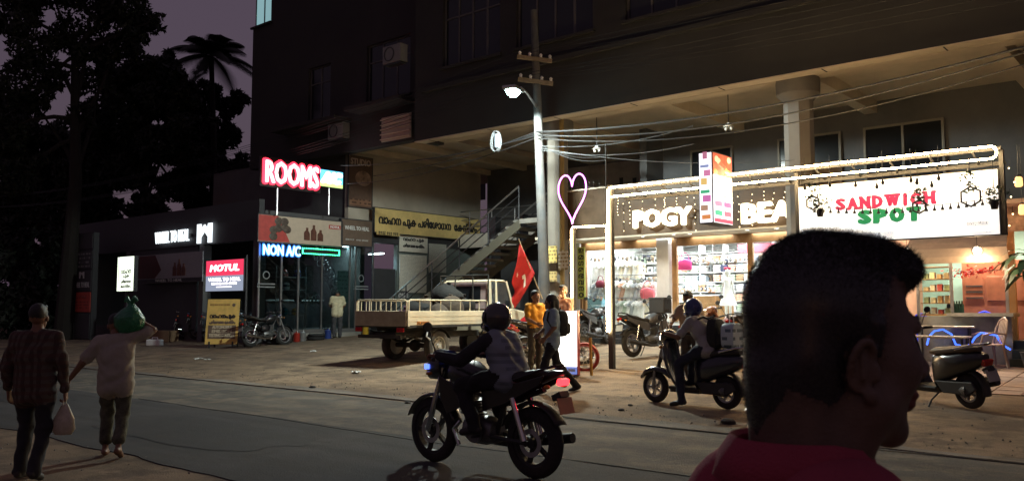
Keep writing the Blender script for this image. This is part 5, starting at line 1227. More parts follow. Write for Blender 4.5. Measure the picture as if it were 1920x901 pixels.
# cabinet (oven), red paper flowers, jars
cabx = atY(1825, 530, 19.4).x; t = thing('wooden_cabinet', 'reddish wooden cabinet with drawers inside the kiosk', 'cabinet', (cabx + .2, 19.6, kz))
M_redw = mat('red_wood', (.20, .075, .04), .4, var=.25, scale=5)
MB().bb(-.45, .75, 0, .5, 0, 2.02).build('carcass', M_redw, t)
MB().bb(-.4, -.05, -.02, -.001, 1.2, 1.4).build('drawer', M_redw, t); MB().bb(-.4, -.05, -.02, -.001, 1.42, 1.62).build('drawer', M_redw, t); MB().bb(0.0, .7, -.02, -.001, 1.2, 1.7).build('door', M_redw, t, bevel=.01)
for k in range(3): MB().bb(-.38, -.07, -.03, -.021, 1.25 + .12 * k, 1.28 + .12 * k).build('slat', M_black, t)
px_ = atY(1828, 510, 18.6); fl = MB()
for k in range(120):
    p = V((rnd.gauss(0, .22), rnd.gauss(0, .08), rnd.gauss(0, .05))); d1 = V((rnd.gauss(0, 1), rnd.gauss(0, 1), rnd.gauss(0, 1))).normalized() * .035; d2 = V((rnd.gauss(0, 1), rnd.gauss(0, 1), rnd.gauss(0, 1))).normalized() * .03
    fl.add([p - d1, p + d2, p + d1, p - d2], [(0, 1, 2, 3)])
t = thing('paper_garland', 'red paper flower garland hanging above the kiosk counter', 'garland', (px_.x, 18.6, px_.z)); MB().tube([(-.5, 0, .05), (0, 0, 0), (.5, 0, .05)], .006, 5).build('cord', M_dec, t); tag(fl.build('paper_petals', mat('red_paper', (.6, .06, .06), .6, var=.3), t, fix=False), kind='stuff')
for k in range(6):
    p = atY(1792 + 5 * k, 555, 18.9); tag(MB().lathe([(.03, 0), (.035, .02), (.035, .14), (.015, .19), (.015, .23), (0, .23)], n=10).build('bottle', mat('dark_bottle', (.02, .06, .05), .2, var=0), loc=(p.x, 18.3, 1.42), smooth=True), 'dark green bottle standing on the kiosk counter', 'bottle', 'bottles on the kiosk counter')
# kiosk lamps
def globe(px, py, Y, label, e):
    p = atY(px, py, Y); t = thing('globe_lamp', label, 'lamp', p)
    MB().ball((0, 0, 0), .085, 14, 10).build('globe', glow('globe_glow', (1, .80, .55), 2.6), t, smooth=True)
    for k in range(4): MB().tube([(.092 * math.cos(a) * math.cos(k * .785), .092 * math.cos(a) * math.sin(k * .785), .092 * math.sin(a)) for a in np.linspace(0, 6.28, 17)[:-1]], .006, 4, closed=True).build('cage_ring', M_dec, t)
    MB().cyl((0, 0, .09), (0, 0, 3.4 - p.z), .005, n=4).build('cord', M_dec, t)
    ld = bpy.data.lights.new('lamp', 'POINT'); ld.energy = e; ld.color = (1, .72, .42); ld.shadow_soft_size = .1
    lo = bpy.data.objects.new('lamp', ld); C.objects.link(lo); lo.parent = t; lo.location = (0, -.02, -.14)
globe(1832, 470, 17.3, 'glowing caged globe lamp in front of the kiosk awning', 42)
globe(1700, 472, 17.6, 'glowing caged globe lamp left of the kiosk awning', 42)
fluo(((KX0 + KX1) / 2, 19.3, 3.3), 1.2, 'x', 140, (1, .8, .6), 'warm tube light under the kiosk ceiling')
# steps, wooden post, awning and lanterns at the right edge
p = onG(1908, 690); t = thing('kiosk_steps', 'dark green block steps at the kiosk side', 'steps', p)
for k in range(3): MB().bb(-.12, 1.2, .25 * k, 1.2, .16 * k, .16 * (k + 1) - .004).build('step', mat('green_step', (.03, .05, .04), .5, var=.3), t)
tag(MB().bb(-.06, .06, -.06, .06, 0, 2.6).build('timber_post', M_wood, loc=onG(1905, 676)), 'brown timber post beside the kiosk counter', 'post')
for k, (px, py) in enumerate([(1910, 340), (1917, 392)]):
    p = atY(px, py, 14.6); t = thing('bulb_lantern', ['glowing amber jar lantern hanging past the snack sign', 'lower amber jar lantern hanging past the snack sign'][k], 'lantern', p)
    MB().lathe([(.03, .07), (.05, .05), (.055, -.06), (.04, -.08), (0, -.08)], n=12).build('jar', glow('amber_glow', (1, .50, .16), 1.8), t, smooth=True)
    MB().cyl((0, 0, .07), (0, 0, .1), .03, n=10).build('cap', M_dec, t); MB().cyl((0, 0, .1), (0, 0, 3.95 - p.z), .004, n=4).build('cord', M_dec, t)
# plants at the right end of the kiosk
p = onG(1908, 668); p = V((p.x + .62, 17.4, gz(17.4))); t = thing('potted_palm', 'potted leafy plant under the right end of the snack sign', 'plant', p)
MB().lathe([(.14, 0), (.2, .3), (.22, .32), (.18, .32), (0, .3)], n=14).build('pot', M_dk, t, smooth=True); MB().cyl((0, 0, .3), (0, 0, 2.1), .02, n=6).build('stem', M_bark, t)
for k in range(26):
    az = k * 2.4; L = rnd.uniform(.4, .7); h = V((math.cos(az), math.sin(az), 0)); b0 = V((0, 0, 1.6 + .5 * (k / 26)))
    pts = [b0 + h * (L * s_) + V((0, 0, .35 * s_ - .6 * s_ * s_)) for s_ in (0, .25, .5, .75, 1)]; q = MB(); sd_ = h.cross(V((0, 0, 1)))
    vs = []; 
    for i, pp in enumerate(pts): wd = [.01, .06, .08, .06, .003][i]; vs += [pp - sd_ * wd, pp + sd_ * wd]
    q.add(vs, [(2 * i, 2 * i + 1, 2 * i + 3, 2 * i + 2) for i in range(4)]).build('leaf', mat('plant_leaf', (.05, .10, .04), .5, var=.3), t, fix=False)
# string lights
def strand(px, pt_, Y, L, label, grp, m, n=9):
    p = atY(px, pt_, Y); t = thing('light_strand', label, 'string lights', p, group=grp)
    MB().cyl((0, 0, 0), (0, 0, -L), .0035, n=4).build('wire', M_dec, t)
    q = MB()
    for k in range(n): q.ball((rnd.uniform(-.02, .02), 0, -L * (k + 1) / n), .011, 6, 4)
    tag(q.build('bulb_chain', m, t), kind='stuff')
M_fairy = glow('fairy_warm', (1, .75, .4), 6)
for k, px in enumerate([1148, 1158, 1169, 1181, 1205, 1228, 1246, 1268, 1288, 1302, 1372, 1384, 1410, 1432, 1450, 1470]):
    strand(px, 366 - (px - 1148) * .05, 18.6, rnd.uniform(.35, 1.0), 'thin drop of warm fairy lights hanging before the brown fascia', 'fairy light drops before the brown fascia', M_fairy, rnd.randint(4, 8))
for k, px in enumerate([1060, 1072, 1083, 1094, 1104, 1113, 1122]):
    strand(px, 338, 19.4, rnd.uniform(.4, .7), 'unlit pale drop of string lights behind the neon heart', 'unlit string light drops behind the heart', M_white, 7)
for k, (px, py) in enumerate([(1892, 312), (1902, 338), (1893, 366), (1898, 398), (1889, 420)]):
    strand(px, py - 12, 14.4, .12, 'tiny warm fairy bulb at the right end of the snack sign', 'fairy bulbs past the snack sign', M_fairy, 1)
# hanging ceiling pendants under the slab
for k, (px, py) in enumerate([(1366, 236), (1119, 278)]):
    p = atY(px, py, 19.6); t = thing('pendant_fitting', ['small unlit pendant fitting on a long rod by the round column', 'small unlit pendant fitting on a long rod by the striped pillar'][k], 'pendant lamp', p)
    MB().cyl((0, 0, .05), (0, 0, 7.0 - p.z), .012, n=6).build('rod', M_dsteel, t); MB().lathe([(.03, .08), (.05, .03), (.13, -.01), (.13, -.03), (0, -.03)], n=14).build('shade', M_white, t, smooth=True)
    for s_ in (-1, 1): MB().ball((s_ * .07, 0, -.07), .04, 8, 6).build('bulb', M_white, t)
# ================================================================ UTILITY POLE, LAMP, WIRES, FLAG
PY_ = 16.9
pf = atY(1026, 655, PY_); pf.z = gz(PY_); ptp = atY(1001, 20, PY_ + .1)
M_pole = mat('pole_concrete', (.08, .085, .09), .85, var=.25, scale=4, dirt=.5)
po = thing('utility_pole', 'leaning concrete utility pole with two crossarms in front of the pillar', 'pole', pf)
d_ = ptp - pf
MB().tube([V((0, 0, -.3)), d_ * .3, d_ * .65, d_], [.155, .135, .115, .09], 10).build('shaft', M_pole, po, smooth=True)
def ond(py):   # point on the pole at picture height
    best = min((i / 400 for i in range(401)), key=lambda s_: abs((lambda v: 450.5 - FPX * (v.dot(_u) / v.dot(_f)))(pf + d_ * s_ - EYE) - py)); return d_ * best
arm_dir = RGT * .9 + V((0, 0, -.12)); arms = []
for py in (112, 154):
    c = ond(py); a_ = c - arm_dir * .45 + V((0, -.12, 0)); e_ = c + arm_dir * .55 + V((0, -.12, 0)); arms.append((a_, e_))
    ar = MB().bar(a_, e_, .09, .1).build('crossarm', mat('arm_timber', (.20, .16, .11), .85, var=.3, scale=10), po)
    for s_ in (.08, .36, .68, .94):
        p = a_.lerp(e_, s_); MB().lathe([(.015, .04), (.04, .06), (.03, .09), (.045, .12), (.02, .16), (0, .165)], p, n=10).build('insulator', M_white, ar, smooth=True)
# lamp bracket with luminaire
lp_ = atY(962, 172, PY_ - 1.5); c = ond(205)
lm = thing('street_lamp', 'bright white LED street lamp on a bracket of the utility pole', 'street lamp', lp_)
MB().tube([pf + c - lp_, (pf + c - lp_).lerp(V((.1, .1, .25)), .6), V((.14, .12, .1)), V((.1, .08, .05))], .03, 8).build('bracket', M_steel, lm, smooth=True)
ax_ = (pf + c - lp_); ax_.z = 0; ax_.normalize()
MB().box((0, 0, .06), (.56, .36, .09), Matrix.Rotation(math.atan2(ax_.y, ax_.x), 3, 'Z')).build('housing', M_steel, lm, bevel=.03)
MB().lathe([(0, -.13), (.08, -.12), (.15, -.07), (.2, .0), (.2, .012), (0, .012)], n=18, sx=1.0, sy=.8).build('lens', glow('lamp_glow', (.62, 1.0, .95), 60), lm, smooth=True)
ld = bpy.data.lights.new('lamp', 'SPOT'); ld.spot_size = R(178); ld.spot_blend = .08; ld.energy = 2000; ld.color = (.88, 1.0, .93); ld.shadow_soft_size = .15
lo = bpy.data.objects.new('lamp', ld); C.objects.link(lo); lo.parent = lm; lo.location = (0, 0, -.2)
# service cables, coil
M_wire = mat('cable_black', (.012, .012, .013), .6, var=0); M_wireg = mat('cable_grey', (.09, .095, .10), .5, var=0)
co_p = atY(930, 265, PY_ - .3); q = MB(); pts = []
for i in range(90): a = i * .42; pts.append((.15 * math.cos(a) * (1 + .06 * math.sin(i)), .04 * math.sin(i * .13), .27 * math.sin(a)))
t = thing('cable_coil', 'hanging coil of grey cable tied to the wires beside the pole', 'cable', co_p)
MB().tube(pts, .014, 5).build('loops', M_wireg, t); MB().lathe([(.07, -.18), (.085, -.15), (.085, .15), (.07, .18), (0, .18)], (.05, 0, .0), n=12).build('splice_box', mat('splice_grey', (.14, .17, .2), .5, var=.1), t, smooth=True)
def wire(a, c, sag, label, r=.011, m=None, n=24):
    a, c = V(a), V(c); mid = a; pts = [a.lerp(c, i / n) - a + V((0, 0, -sag * 4 * (i / n) * (1 - i / n))) for i in range(n + 1)]
    return tag(MB().tube(pts, r, 5).build('overhead_wire', m or M_wire, loc=a, smooth=True), label, 'wire', 'overhead wires along the street')
WL = ['road-side end', 'road-side inner part', 'building-side inner part', 'building-side end']
for k, s_ in enumerate((.08, .36, .68, .94)):
    for ai in (0, 1):
        p = pf + arms[ai][0].lerp(arms[ai][1], s_) + V((0, 0, .15))
        nm = ('upper' if ai == 0 else 'lower') + ' crossarm'
        wire(p, (14, p.y - 1.0 + .3 * k, p.z + .5 - .12 * k), .55, f'bare line from the {WL[k]} of the {nm} to above the shops', .008)
        wire(p, (-60, p.y + .5 - .3 * k, p.z + .3), 1.2, f'bare line from the {WL[k]} of the {nm} toward the trees', .008)
jn = pf + ond(248)
for k, (pxe, pye, Ye, sg_) in enumerate([(1930, 86, 15.0, .3), (1930, 96, 15.0, .45), (1930, 118, 15.2, .5)]):
    wire(jn + V((0, -.1, -.08 * k)), atY(pxe, pye, Ye), sg_, ['thick black cable bundle running under the edge beam', 'second black cable hanging just below the thick bundle', 'lowest black cable sagging under the edge beam'][k], .02 - .004 * k)
for k, (a_, e_, sg_) in enumerate([((700, 330), (1000, 250), .15), ((780, 300), (1000, 238), .1), ((640, 310), (1000, 262), .2), ((650, 345), (1000, 270), .25)]):
    wire(atY(a_[0], a_[1], 18.6), jn + V((0, -.1, -.05 * k)), sg_, ['cable from the pole to the gallery rail corner', 'cable from the pole to the facade corner', 'cable from the pole past the studio poster', 'slack cable from the pole to the ROOMS sign'][k], .012)
for k, (e_, Y) in enumerate([((1136, 300), 18.0), ((1150, 290), 18.4), ((1300, 236), 18.2), ((1490, 300), 18.0), ((1300, 270), 18.0)]):
    wire(jn + V((0, -.1, -.25 - .05 * k)), atY(e_[0], e_[1], Y), .2, ['pale drop cable from the pole to the gate post', 'second pale drop cable toward the gate post', 'pale drop cable rising to the slab pendant', 'long pale drop cable to the round column', 'pale drop cable fading under the slab'][k], .008, M_wireg)
p0 = atY(1136, 300, 15.2); tag(MB().cyl((0, 0, -1.0), (0, 0, .35), .012, n=6).build('cable_mast', M_dsteel, loc=p0), 'thin steel mast on the neon gate corner carrying cables', 'post')
# flag on a slanted staff tied to the pole
FD = 20.3
ft = atD(974, 452, FD); fb = atD(1017, 560, FD + .35)
t = thing('red_flag', 'red flag with white star hanging from a slanted staff on the pole', 'flag', fb)
MB().cyl((0, 0, 0), (ft - fb) * 1.04, .014, n=6).build('staff', mat('bamboo', (.5, .4, .25), .7, var=.2), t)
top = ft - fb; S0 = top; S1 = top * .42
# cloth: from staff edge hanging down to the left
cornA = [atD(974, 455, FD) - fb, atD(1003, 512, FD + .2) - fb]; cornB = [atD(962, 530, FD - .05) - fb, atD(962, 578, FD) - fb]
def cloth(u, v):
    a = cornA[0].lerp(cornA[1], v); e = cornB[0].lerp(cornB[1], v)
    if v > .0: e = cornB[0].lerp(cornB[1], v)
    p = a.lerp(e, u); return p + FWD * (-.07 * math.sin(u * 3 + v * 7) * (.3 + u)) + RGT * (.035 * math.sin(v * 9 + u * 5) * u) + V((0, 0, -.10 * math.sin(math.pi * u) * v))
fl = MB().grid(cloth, 18, 18).build('cloth', mat('flag_red', (.46, .02, .025), .8, var=.15, scale=6), t, smooth=True, fix=False)
sm = fl.modifiers.new('thick', 'SOLIDIFY'); sm.thickness = .004
def on_cloth(poly, off=-.012):
    return MB().add([cloth(u, v) + FWD * off for u, v in poly], [tuple(range(len(poly)))])
star = []
for i in range(10): a = math.pi / 2 + i * math.pi / 5; r_ = .055 if i % 2 == 0 else .022; star.append((.56 + r_ * math.cos(a) * 1.4, .30 - r_ * math.sin(a)))
on_cloth(star).build('star', M_white, fl, fix=False)
on_cloth([(.28, .62), (.40, .52), (.44, .58), (.37, .65), (.45, .84), (.37, .86), (.30, .72)]).build('emblem', M_white, fl, fix=False)
# ================================================================ MOTORCYCLES, SCOOTERS, PICKUP
M_tyre = mat('tyre', (.018, .018, .018), .85, var=.2, scale=12, bump=.3, dirt=.4, dirtcol=(.07, .055, .04))
M_alloy = mat('alloy', (.30, .30, .31), .35, .85, var=.15); M_chrome = mat('chrome', (.55, .55, .55), .12, 1.0, var=0)
M_bblack = mat('bike_black', (.012, .012, .014), .3, var=0, coat=.5); M_plast = mat('black_plastic', (.025, .025, .026), .6, var=.15)
M_seat = mat('seat_vinyl', (.022, .021, .02), .55, var=.2, scale=15); M_eng = mat('engine_metal', (.16, .16, .16), .45, .8, var=.3, scale=18)
M_tail = mat('tail_red', (.35, .01, .01), .2, var=0); M_tailon = glow('tail_red_on', (1, .03, .04), 3.0)
M_lens = mat('lens', (.55, .57, .6), .08, var=0, spec=.8); M_plate = mat('plate_white', (.32, .32, .29), .6, var=.1)
def wheel(parent, x, R_, w, spokes=5, rim_m=None, y=0.0, z=None, wire_=False, disc=True):
    z = R_ if z is None else z; r = R_ - w * .9; prof = []
    for i in range(11): a = math.pi * i / 10; prof.append((r + (R_ - r) * math.sin(a) ** .7, -w / 2 * math.cos(a)))
    prof += [(r - .005, w * .4), (r - .005, -w * .4)]
    t = MB().lathe(prof, (0, 0, 0), (0, 1, 0), n=36, closed=True).build('wheel', M_tyre, parent, smooth=True, loc=(x, y, z))
    q = MB().lathe([(r + .004, -w * .38), (r + .004, w * .38), (r - .03, w * .34), (r - .03, -w * .34)], (0, 0, 0), (0, 1, 0), n=32, closed=True)
    q.cyl((0, -w * .6, 0), (0, w * .6, 0), .045, n=14)
    rm = q.build('rim', rim_m or M_alloy, t, smooth=True)
    for k in range(18 if wire_ else spokes):
        a = 2 * math.pi * k / (18 if wire_ else spokes); e = V((math.cos(a), 0, math.sin(a)))
        if wire_: MB().cyl(e * .03 + V((0, (-1) ** k * .03, 0)), e * (r - .02), .003, n=4).build('spoke', M_chrome, t)
        else: MB().bar(e * .03, e * (r - .015), .045, .028).build('spoke', rim_m or M_alloy, t)
    if disc: MB().lathe([(.08, -.002), (.125, -.002), (.125, .002), (.08, .002)], (0, w * .55, 0), (0, 1, 0), n=24, closed=True).build('brake_disc', M_steel, t)
    return t
def mudguard(parent, x, z, R_, w, a0, a1, m, name='mudguard'):
    n = 14; q = MB(); vs = []
    for i in range(n + 1):
        a = R(a0 + (a1 - a0) * i / n)
        for j in range(5):
            yy = w * (j / 4 - .5); dr = -.02 * (abs(j - 2) / 2) ** 2; vs.append((x + (R_ + dr) * math.cos(a), yy, z + (R_ + dr) * math.sin(a)))
    q.add(vs, [(i * 5 + j, (i + 1) * 5 + j, (i + 1) * 5 + j + 1, i * 5 + j + 1) for i in range(n) for j in range(4)])
    o = q.build(name, m, parent, smooth=True, fix=False); s_ = o.modifiers.new('t', 'SOLIDIFY'); s_.thickness = .008; return o
def mirror(parent, root, side, up=.24, out=.12):
    r = V(root); e = r + V((-.02, side * out, up)); MB().tube([r, r + V((0, side * out * .6, up * .6)), e], .007, 6).build('mirror_stalk', M_plast, parent)
    q = MB().lathe([(.0, -.016), (.05, -.012), (.062, 0), (.055, .008), (0, .01)], e + V((0, side * .03, .04)), (-1, 0, 0), n=16, sx=1.0, sy=.75); q.build('mirror', M_plast, parent, smooth=True)
def motorbike(name, label, loc, rz, body, tank_m=None, style='commuter', group=None, seat_m=None, lean=0.0, tail_on=False, front_light=None, stand=True, plate=None):
    t = thing(name, label, 'motorcycle', loc, rz, group); t.rotation_euler = (lean, 0, rz)
    tm = tank_m or body; cr = style == 'cruiser'; R_ = .315; wb = .64
    wheel(t, wb, R_, .09 if not cr else .1, 5, M_plast if style == 'sport' else None, wire_=cr); wheel(t, -wb, R_, .11, 5, M_plast if style == 'sport' else None, wire_=cr)
    for s_ in (-1, 1):
        MB().tube([(wb, s_ * .085, R_), (wb - .10, s_ * .085, .62), (wb - .21, s_ * .085, .93)], [.03, .026, .024], 8).build('fork', M_chrome if not cr else M_alloy, t, smooth=True)
        MB().tube([(-wb, s_ * .1, R_), (-.15, s_ * .09, .34)], .022, 6).build('swingarm', M_plast, t)
        MB().cyl((-wb + .02, s_ * .12, R_ + .02), (-wb + .16, s_ * .12, .70), .03, n=10).build('shock_absorber', M_chrome, t, smooth=True)
        MB().cyl((-.12, s_ * .12, .34), (-.12, s_ * .26, .34), .014, n=6).build('footpeg', M_plast, t)
    mudguard(t, wb, R_, R_ + .035, .13, 20, 165, body if not cr else M_bblack, 'front_mudguard')
    mudguard(t, -wb, R_, R_ + .045, .15, 20, 185 if cr else 150, body if cr else M_plast, 'rear_mudguard')
    MB().tube([(wb - .22, 0, .9), (.2, 0, .62), (.12, 0, .35), (-.18, 0, .32), (-.28, 0, .62), (-.75, 0, .78)], .026, 8).build('frame', M_plast, t, smooth=True)
    MB().tube([(wb - .22, 0, .9), (.1, 0, .84), (-.3, 0, .72)], .026, 8).build('top_tube', M_plast, t, smooth=True)
    # engine with cooling fins
    e = MB().loft([(-.2, 0, .36, .11, .10), (-.1, 0, .37, .14, .13), (.06, 0, .37, .14, .13), (.16, 0, .38, .1, .09)], 14).build('engine', M_eng, t, smooth=True)
    for k in range(6): MB().box((.1 + .02 * k * .3, 0, .5 + .03 * k), (.17, .2, .016), (0, R(-18), 0)).build('cooling_fin', M_eng, e)
    MB().cyl((-.05, .14, .36), (-.05, .17, .36), .09, n=18).build('clutch_cover', M_alloy if cr else M_eng, e, smooth=True)
    MB().tube([(.18, -.1, .45), (.26, -.13, .36), (.16, -.15, .24), (-.2, -.16, .24), (-.42, -.17, .28), (-.92, -.19, .36)], [.022, .022, .024, .03, .045, .045], 10).build('exhaust', M_chrome if cr else M_plast, t, smooth=True)
    MB().tube([(.2, .08, .44), (.27, .1, .36), (.2, .1, .22)], .02, 8).build('leg_guard', M_chrome, t)
    # tank
    if cr: MB().loft([(-.08, 0, .80, .07, .06), (.0, 0, .83, .13, .1), (.14, 0, .86, .15, .12), (.3, 0, .89, .12, .1), (.38, 0, .92, .04, .04)], 18).build('fuel_tank', tm, t, smooth=True)
    else: MB().loft([(-.1, 0, .78, .08, .06), (-.02, 0, .82, .14, .1), (.12, 0, .87, .17, .13), (.28, 0, .89, .16, .12), (.40, 0, .90, .08, .06)], 18).build('fuel_tank', tm, t, smooth=True)
    MB().cyl((.16, 0, .98), (.17, 0, 1.0), .035, n=12).build('fuel_cap', M_chrome, t)
    if not cr:
        for s_ in (-1, 1):
            MB().prism([(.42, .86), (.2, .78), (.12, .58), (.3, .5), (.4, .66)], s_ * .15, s_ * .165).build('tank_shroud', tm, t, bevel=.008)
            MB().prism([(-.1, .76), (-.55, .84), (-.85, .92), (-.78, .82), (-.4, .64), (-.12, .56)], s_ * .11, s_ * .125).build('side_panel', body, t, bevel=.008)
        MB().loft([(-.74, 0, .88, .06, .05), (-.86, 0, .92, .05, .04), (-.98, 0, .94, .03, .02)], 12).build('tail_cowl', body, t, smooth=True)
    else:
        for s_ in (-1, 1): MB().loft([(-.3, s_ * .14, .56, .03, .07), (-.2, s_ * .15, .56, .035, .11), (-.06, s_ * .14, .56, .03, .09)], 12).build('side_panel', body, t, smooth=True)
    sz_ = .83
    MB().loft([(-.04, 0, sz_ - .02, .06, .03), (-.12, 0, sz_, .12, .05), (-.32, 0, sz_ - .005, .14, .05), (-.5, 0, sz_ + .05, .13, .055), (-.74, 0, sz_ + .09, .1, .045), (-.82, 0, sz_ + .09, .05, .03)], 16).build('seat', seat_m or M_seat, t, smooth=True)
    MB().tube([(-.5, .13, .86), (-.84, .12, .97), (-.92, .05, 1.0), (-.92, -.05, 1.0), (-.84, -.12, .97), (-.5, -.13, .86)], .013, 6).build('grab_rail', M_chrome if cr else M_plast, t, smooth=True)
    # handlebar, lights
    hx, hz = wb - .24, (1.04 if not cr else 1.1)
    MB().tube([(hx - .12, .36, hz - .02), (hx - .04, .24, hz), (hx, .1, hz - .04), (hx, -.1, hz - .04), (hx - .04, -.24, hz), (hx - .12, -.36, hz - .02)], .013, 8).build('handlebar', M_chrome if cr else M_plast, t, smooth=True)
    for s_ in (-1, 1):
        MB().cyl((hx - .13, s_ * .37, hz - .022), (hx - .065, s_ * .27, hz - .005), .02, n=8).build('grip', M_plast, t); mirror(t, (hx - .05, s_ * .24, hz), s_)
        MB().ball((wb - .1, s_ * .17, .87), (.03, .035, .02), 8, 6).build('indicator', mat('indicator_amber', (.5, .18, .02), .3, var=0), t); MB().ball((-.88, s_ * .12, .82), (.03, .03, .02), 8, 6).build('indicator', MATS['indicator_amber'], t)
    if style == 'sport': MB().loft([(wb - .2, 0, .95, .14, .14), (wb - .08, 0, .95, .13, .15), (wb + .02, 0, .90, .09, .10), (wb + .05, 0, .88, .05, .05)], 16).build('headlight_cowl', body, t, smooth=True)
    hl = MB().lathe([(0, -.1), (.06, -.09), (.09, -.02), (.09, 0)], (wb - .09 if not (style == 'sport') else wb + .0, 0, .90), (1, 0, -.1), n=18).build('headlight', M_chrome if cr else M_plast, t, smooth=True)
    MB().lathe([(.088, 0), (.07, .015), (0, .025)], (wb - .09 if not (style == 'sport') else wb + .0, 0, .90), (1, 0, -.1), n=18).build('headlight_lens', front_light or M_lens, hl, smooth=True)
    if front_light:
        for s_ in (-1, 1): MB().box((wb - .02, s_ * .125, .93), (.06, .02, .05)).build('position_light', front_light, t, bevel=.006)
        MB().box((hx - .02, 0, hz - .005), (.05, .14, .012)).build('meter_light', front_light, t)
    MB().box((hx + .06, 0, hz - .03), (.08, .16, .06), (0, R(-30), 0)).build('instrument_pod', M_plast, t, bevel=.015)
    MB().box((-.96 if not cr else -.93, 0, .86 if not cr else .7), (.05, .13, .06), (0, R(-15), 0)).build('tail_light', M_tailon if tail_on else M_tail, t, bevel=.012)
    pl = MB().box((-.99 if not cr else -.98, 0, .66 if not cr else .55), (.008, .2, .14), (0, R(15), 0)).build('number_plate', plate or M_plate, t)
    MB().box((-.93, 0, .74 if not cr else .6), (.1, .12, .05), (0, R(25), 0)).build('plate_bracket', M_plast, t)
    if stand: MB().tube([(-.1, .1, .3), (-.08, .2, .16), (-.12, .27, .01)], .012, 6).build('side_stand', M_plast, t)
    return t
def scooter(name, label, loc, rz, body, group=None, lean=0.0, headlamp=None, seat_m=None, stand=True):
    t = thing(name, label, 'scooter', loc, rz, group); t.rotation_euler = (lean, 0, rz); R_ = .235; wb = .62
    wheel(t, wb, R_, .09, 5, M_alloy, disc=False); wheel(t, -wb, R_, .095, 5, M_alloy, disc=False)
    for s_ in (-1, 1): MB().tube([(wb, s_ * .07, R_), (wb - .04, s_ * .07, .5)], .02, 6).build('fork', M_alloy, t)
    MB().tube([(wb - .03, 0, .48), (wb - .22, 0, .98)], .03, 8).build('steering_column', M_plast, t)
    # front mudguard, leg shield (apron)
    MB().loft([(wb - .27, 0, .42, .05, .05), (wb - .18, 0, .48, .085, .05), (wb, 0, .505, .095, .05), (wb + .16, 0, .45, .08, .05), (wb + .26, 0, .37, .04, .03)], 14).build('front_mudguard', body, t, smooth=True)
    q = MB(); vs = []; n = 9
    for i, (z, x, hw) in enumerate([(.24, wb - .44, .14), (.34, wb - .36, .17), (.5, wb - .27, .19), (.66, wb - .22, .2), (.8, wb - .2, .19), (.9, wb - .2, .15), (.96, wb - .22, .09)]):
        for j in range(n): u = j / (n - 1) * 2 - 1; vs.append((x - .10 * u * u, hw * u, z + .0))
    q.add(vs, [(i * n + j, (i + 1) * n + j, (i + 1) * n + j + 1, i * n + j + 1) for i in range(6) for j in range(n - 1)])
    o = q.build('leg_shield', body, t, smooth=True, fix=False); s_ = o.modifiers.new('t', 'SOLIDIFY'); s_.thickness = .03; s_.offset = 0
    MB().prism([(wb - .19, .62), (wb - .10, .72), (wb - .16, .9), (wb - .21, .92)], -.05, .05).build('front_trim', M_chrome, t, bevel=.01)
    MB().box((.03, 0, .255), (.5, .3, .05)).build('floorboard', M_plast, t, bevel=.02)
    MB().box((.03, 0, .215), (.5, .2, .05)).build('frame_tunnel', M_plast, t)
    # rear body and seat
    MB().loft([(-.14, 0, .48, .10, .22), (-.24, 0, .53, .15, .20), (-.42, 0, .57, .17, .18), (-.64, 0, .62, .165, .15), (-.82, 0, .66, .12, .11), (-.93, 0, .68, .06, .06)], 18, 3).build('body_shell', body, t, smooth=True)
    MB().loft([(-.10, 0, .735, .08, .03), (-.18, 0, .75, .13, .05), (-.4, 0, .765, .15, .055), (-.62, 0, .79, .14, .055), (-.8, 0, .80, .10, .045), (-.86, 0, .8, .05, .03)], 16).build('seat', seat_m or M_seat, t, smooth=True)
    MB().tube([(-.6, .16, .8), (-.85, .15, .86), (-.97, .06, .87), (-.97, -.06, .87), (-.85, -.15, .86), (-.6, -.16, .8)], .015, 6).build('grab_rail', M_chrome, t, smooth=True)
    MB().loft([(-.2, 0, .3, .06, .06), (-.4, .02, .28, .09, .09), (-.66, .08, .25, .07, .08)], 12).build('engine', M_eng, t, smooth=True)
    MB().prism([(-.18, .36), (-.78, .38), (-.84, .28), (-.7, .2), (-.3, .2)], .1, .135).build('transmission_cover', M_plast, t, bevel=.015)
    MB().tube([(-.3, -.1, .2), (-.45, -.14, .24), (-.55, -.16, .27), (-.92, -.17, .36)], [.02, .03, .055, .05], 12).build('exhaust', M_plast, t, smooth=True)
    MB().box((-.74, -.2, .37), (.3, .015, .08), (0, R(14), 0)).build('heat_shield', M_chrome, t, bevel=.01)
    mudguard(t, -wb, R_, R_ + .05, .14, 95, 190, M_plast, 'rear_mudguard')
    MB().box((-.945, 0, .63), (.05, .17, .09), (0, R(-20), 0)).build('tail_light', M_tail, t, bevel=.015)
    MB().box((-1.0, 0, .47), (.008, .2, .16), (0, R(20), 0)).build('number_plate', M_plate, t); MB().box((-.95, 0, .54), (.1, .1, .06), (0, R(30), 0)).build('plate_bracket', M_plast, t)
    # handlebar cowl with headlight
    MB().loft([(wb - .40, 0, 1.0, .07, .05), (wb - .33, 0, 1.02, .12, .08), (wb - .24, 0, 1.01, .13, .095), (wb - .16, 0, .98, .09, .08), (wb - .13, 0, .97, .05, .05)], 16).build('handlebar_cowl', body, t, smooth=True)
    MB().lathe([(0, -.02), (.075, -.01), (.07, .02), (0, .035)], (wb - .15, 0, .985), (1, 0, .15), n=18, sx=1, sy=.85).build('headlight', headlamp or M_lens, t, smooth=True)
    MB().tube([(wb - .40, .35, 1.03), (wb - .33, .2, 1.03), (wb - .31, 0, 1.02), (wb - .33, -.2, 1.03), (wb - .40, -.35, 1.03)], .013, 6).build('handlebar', M_chrome, t)
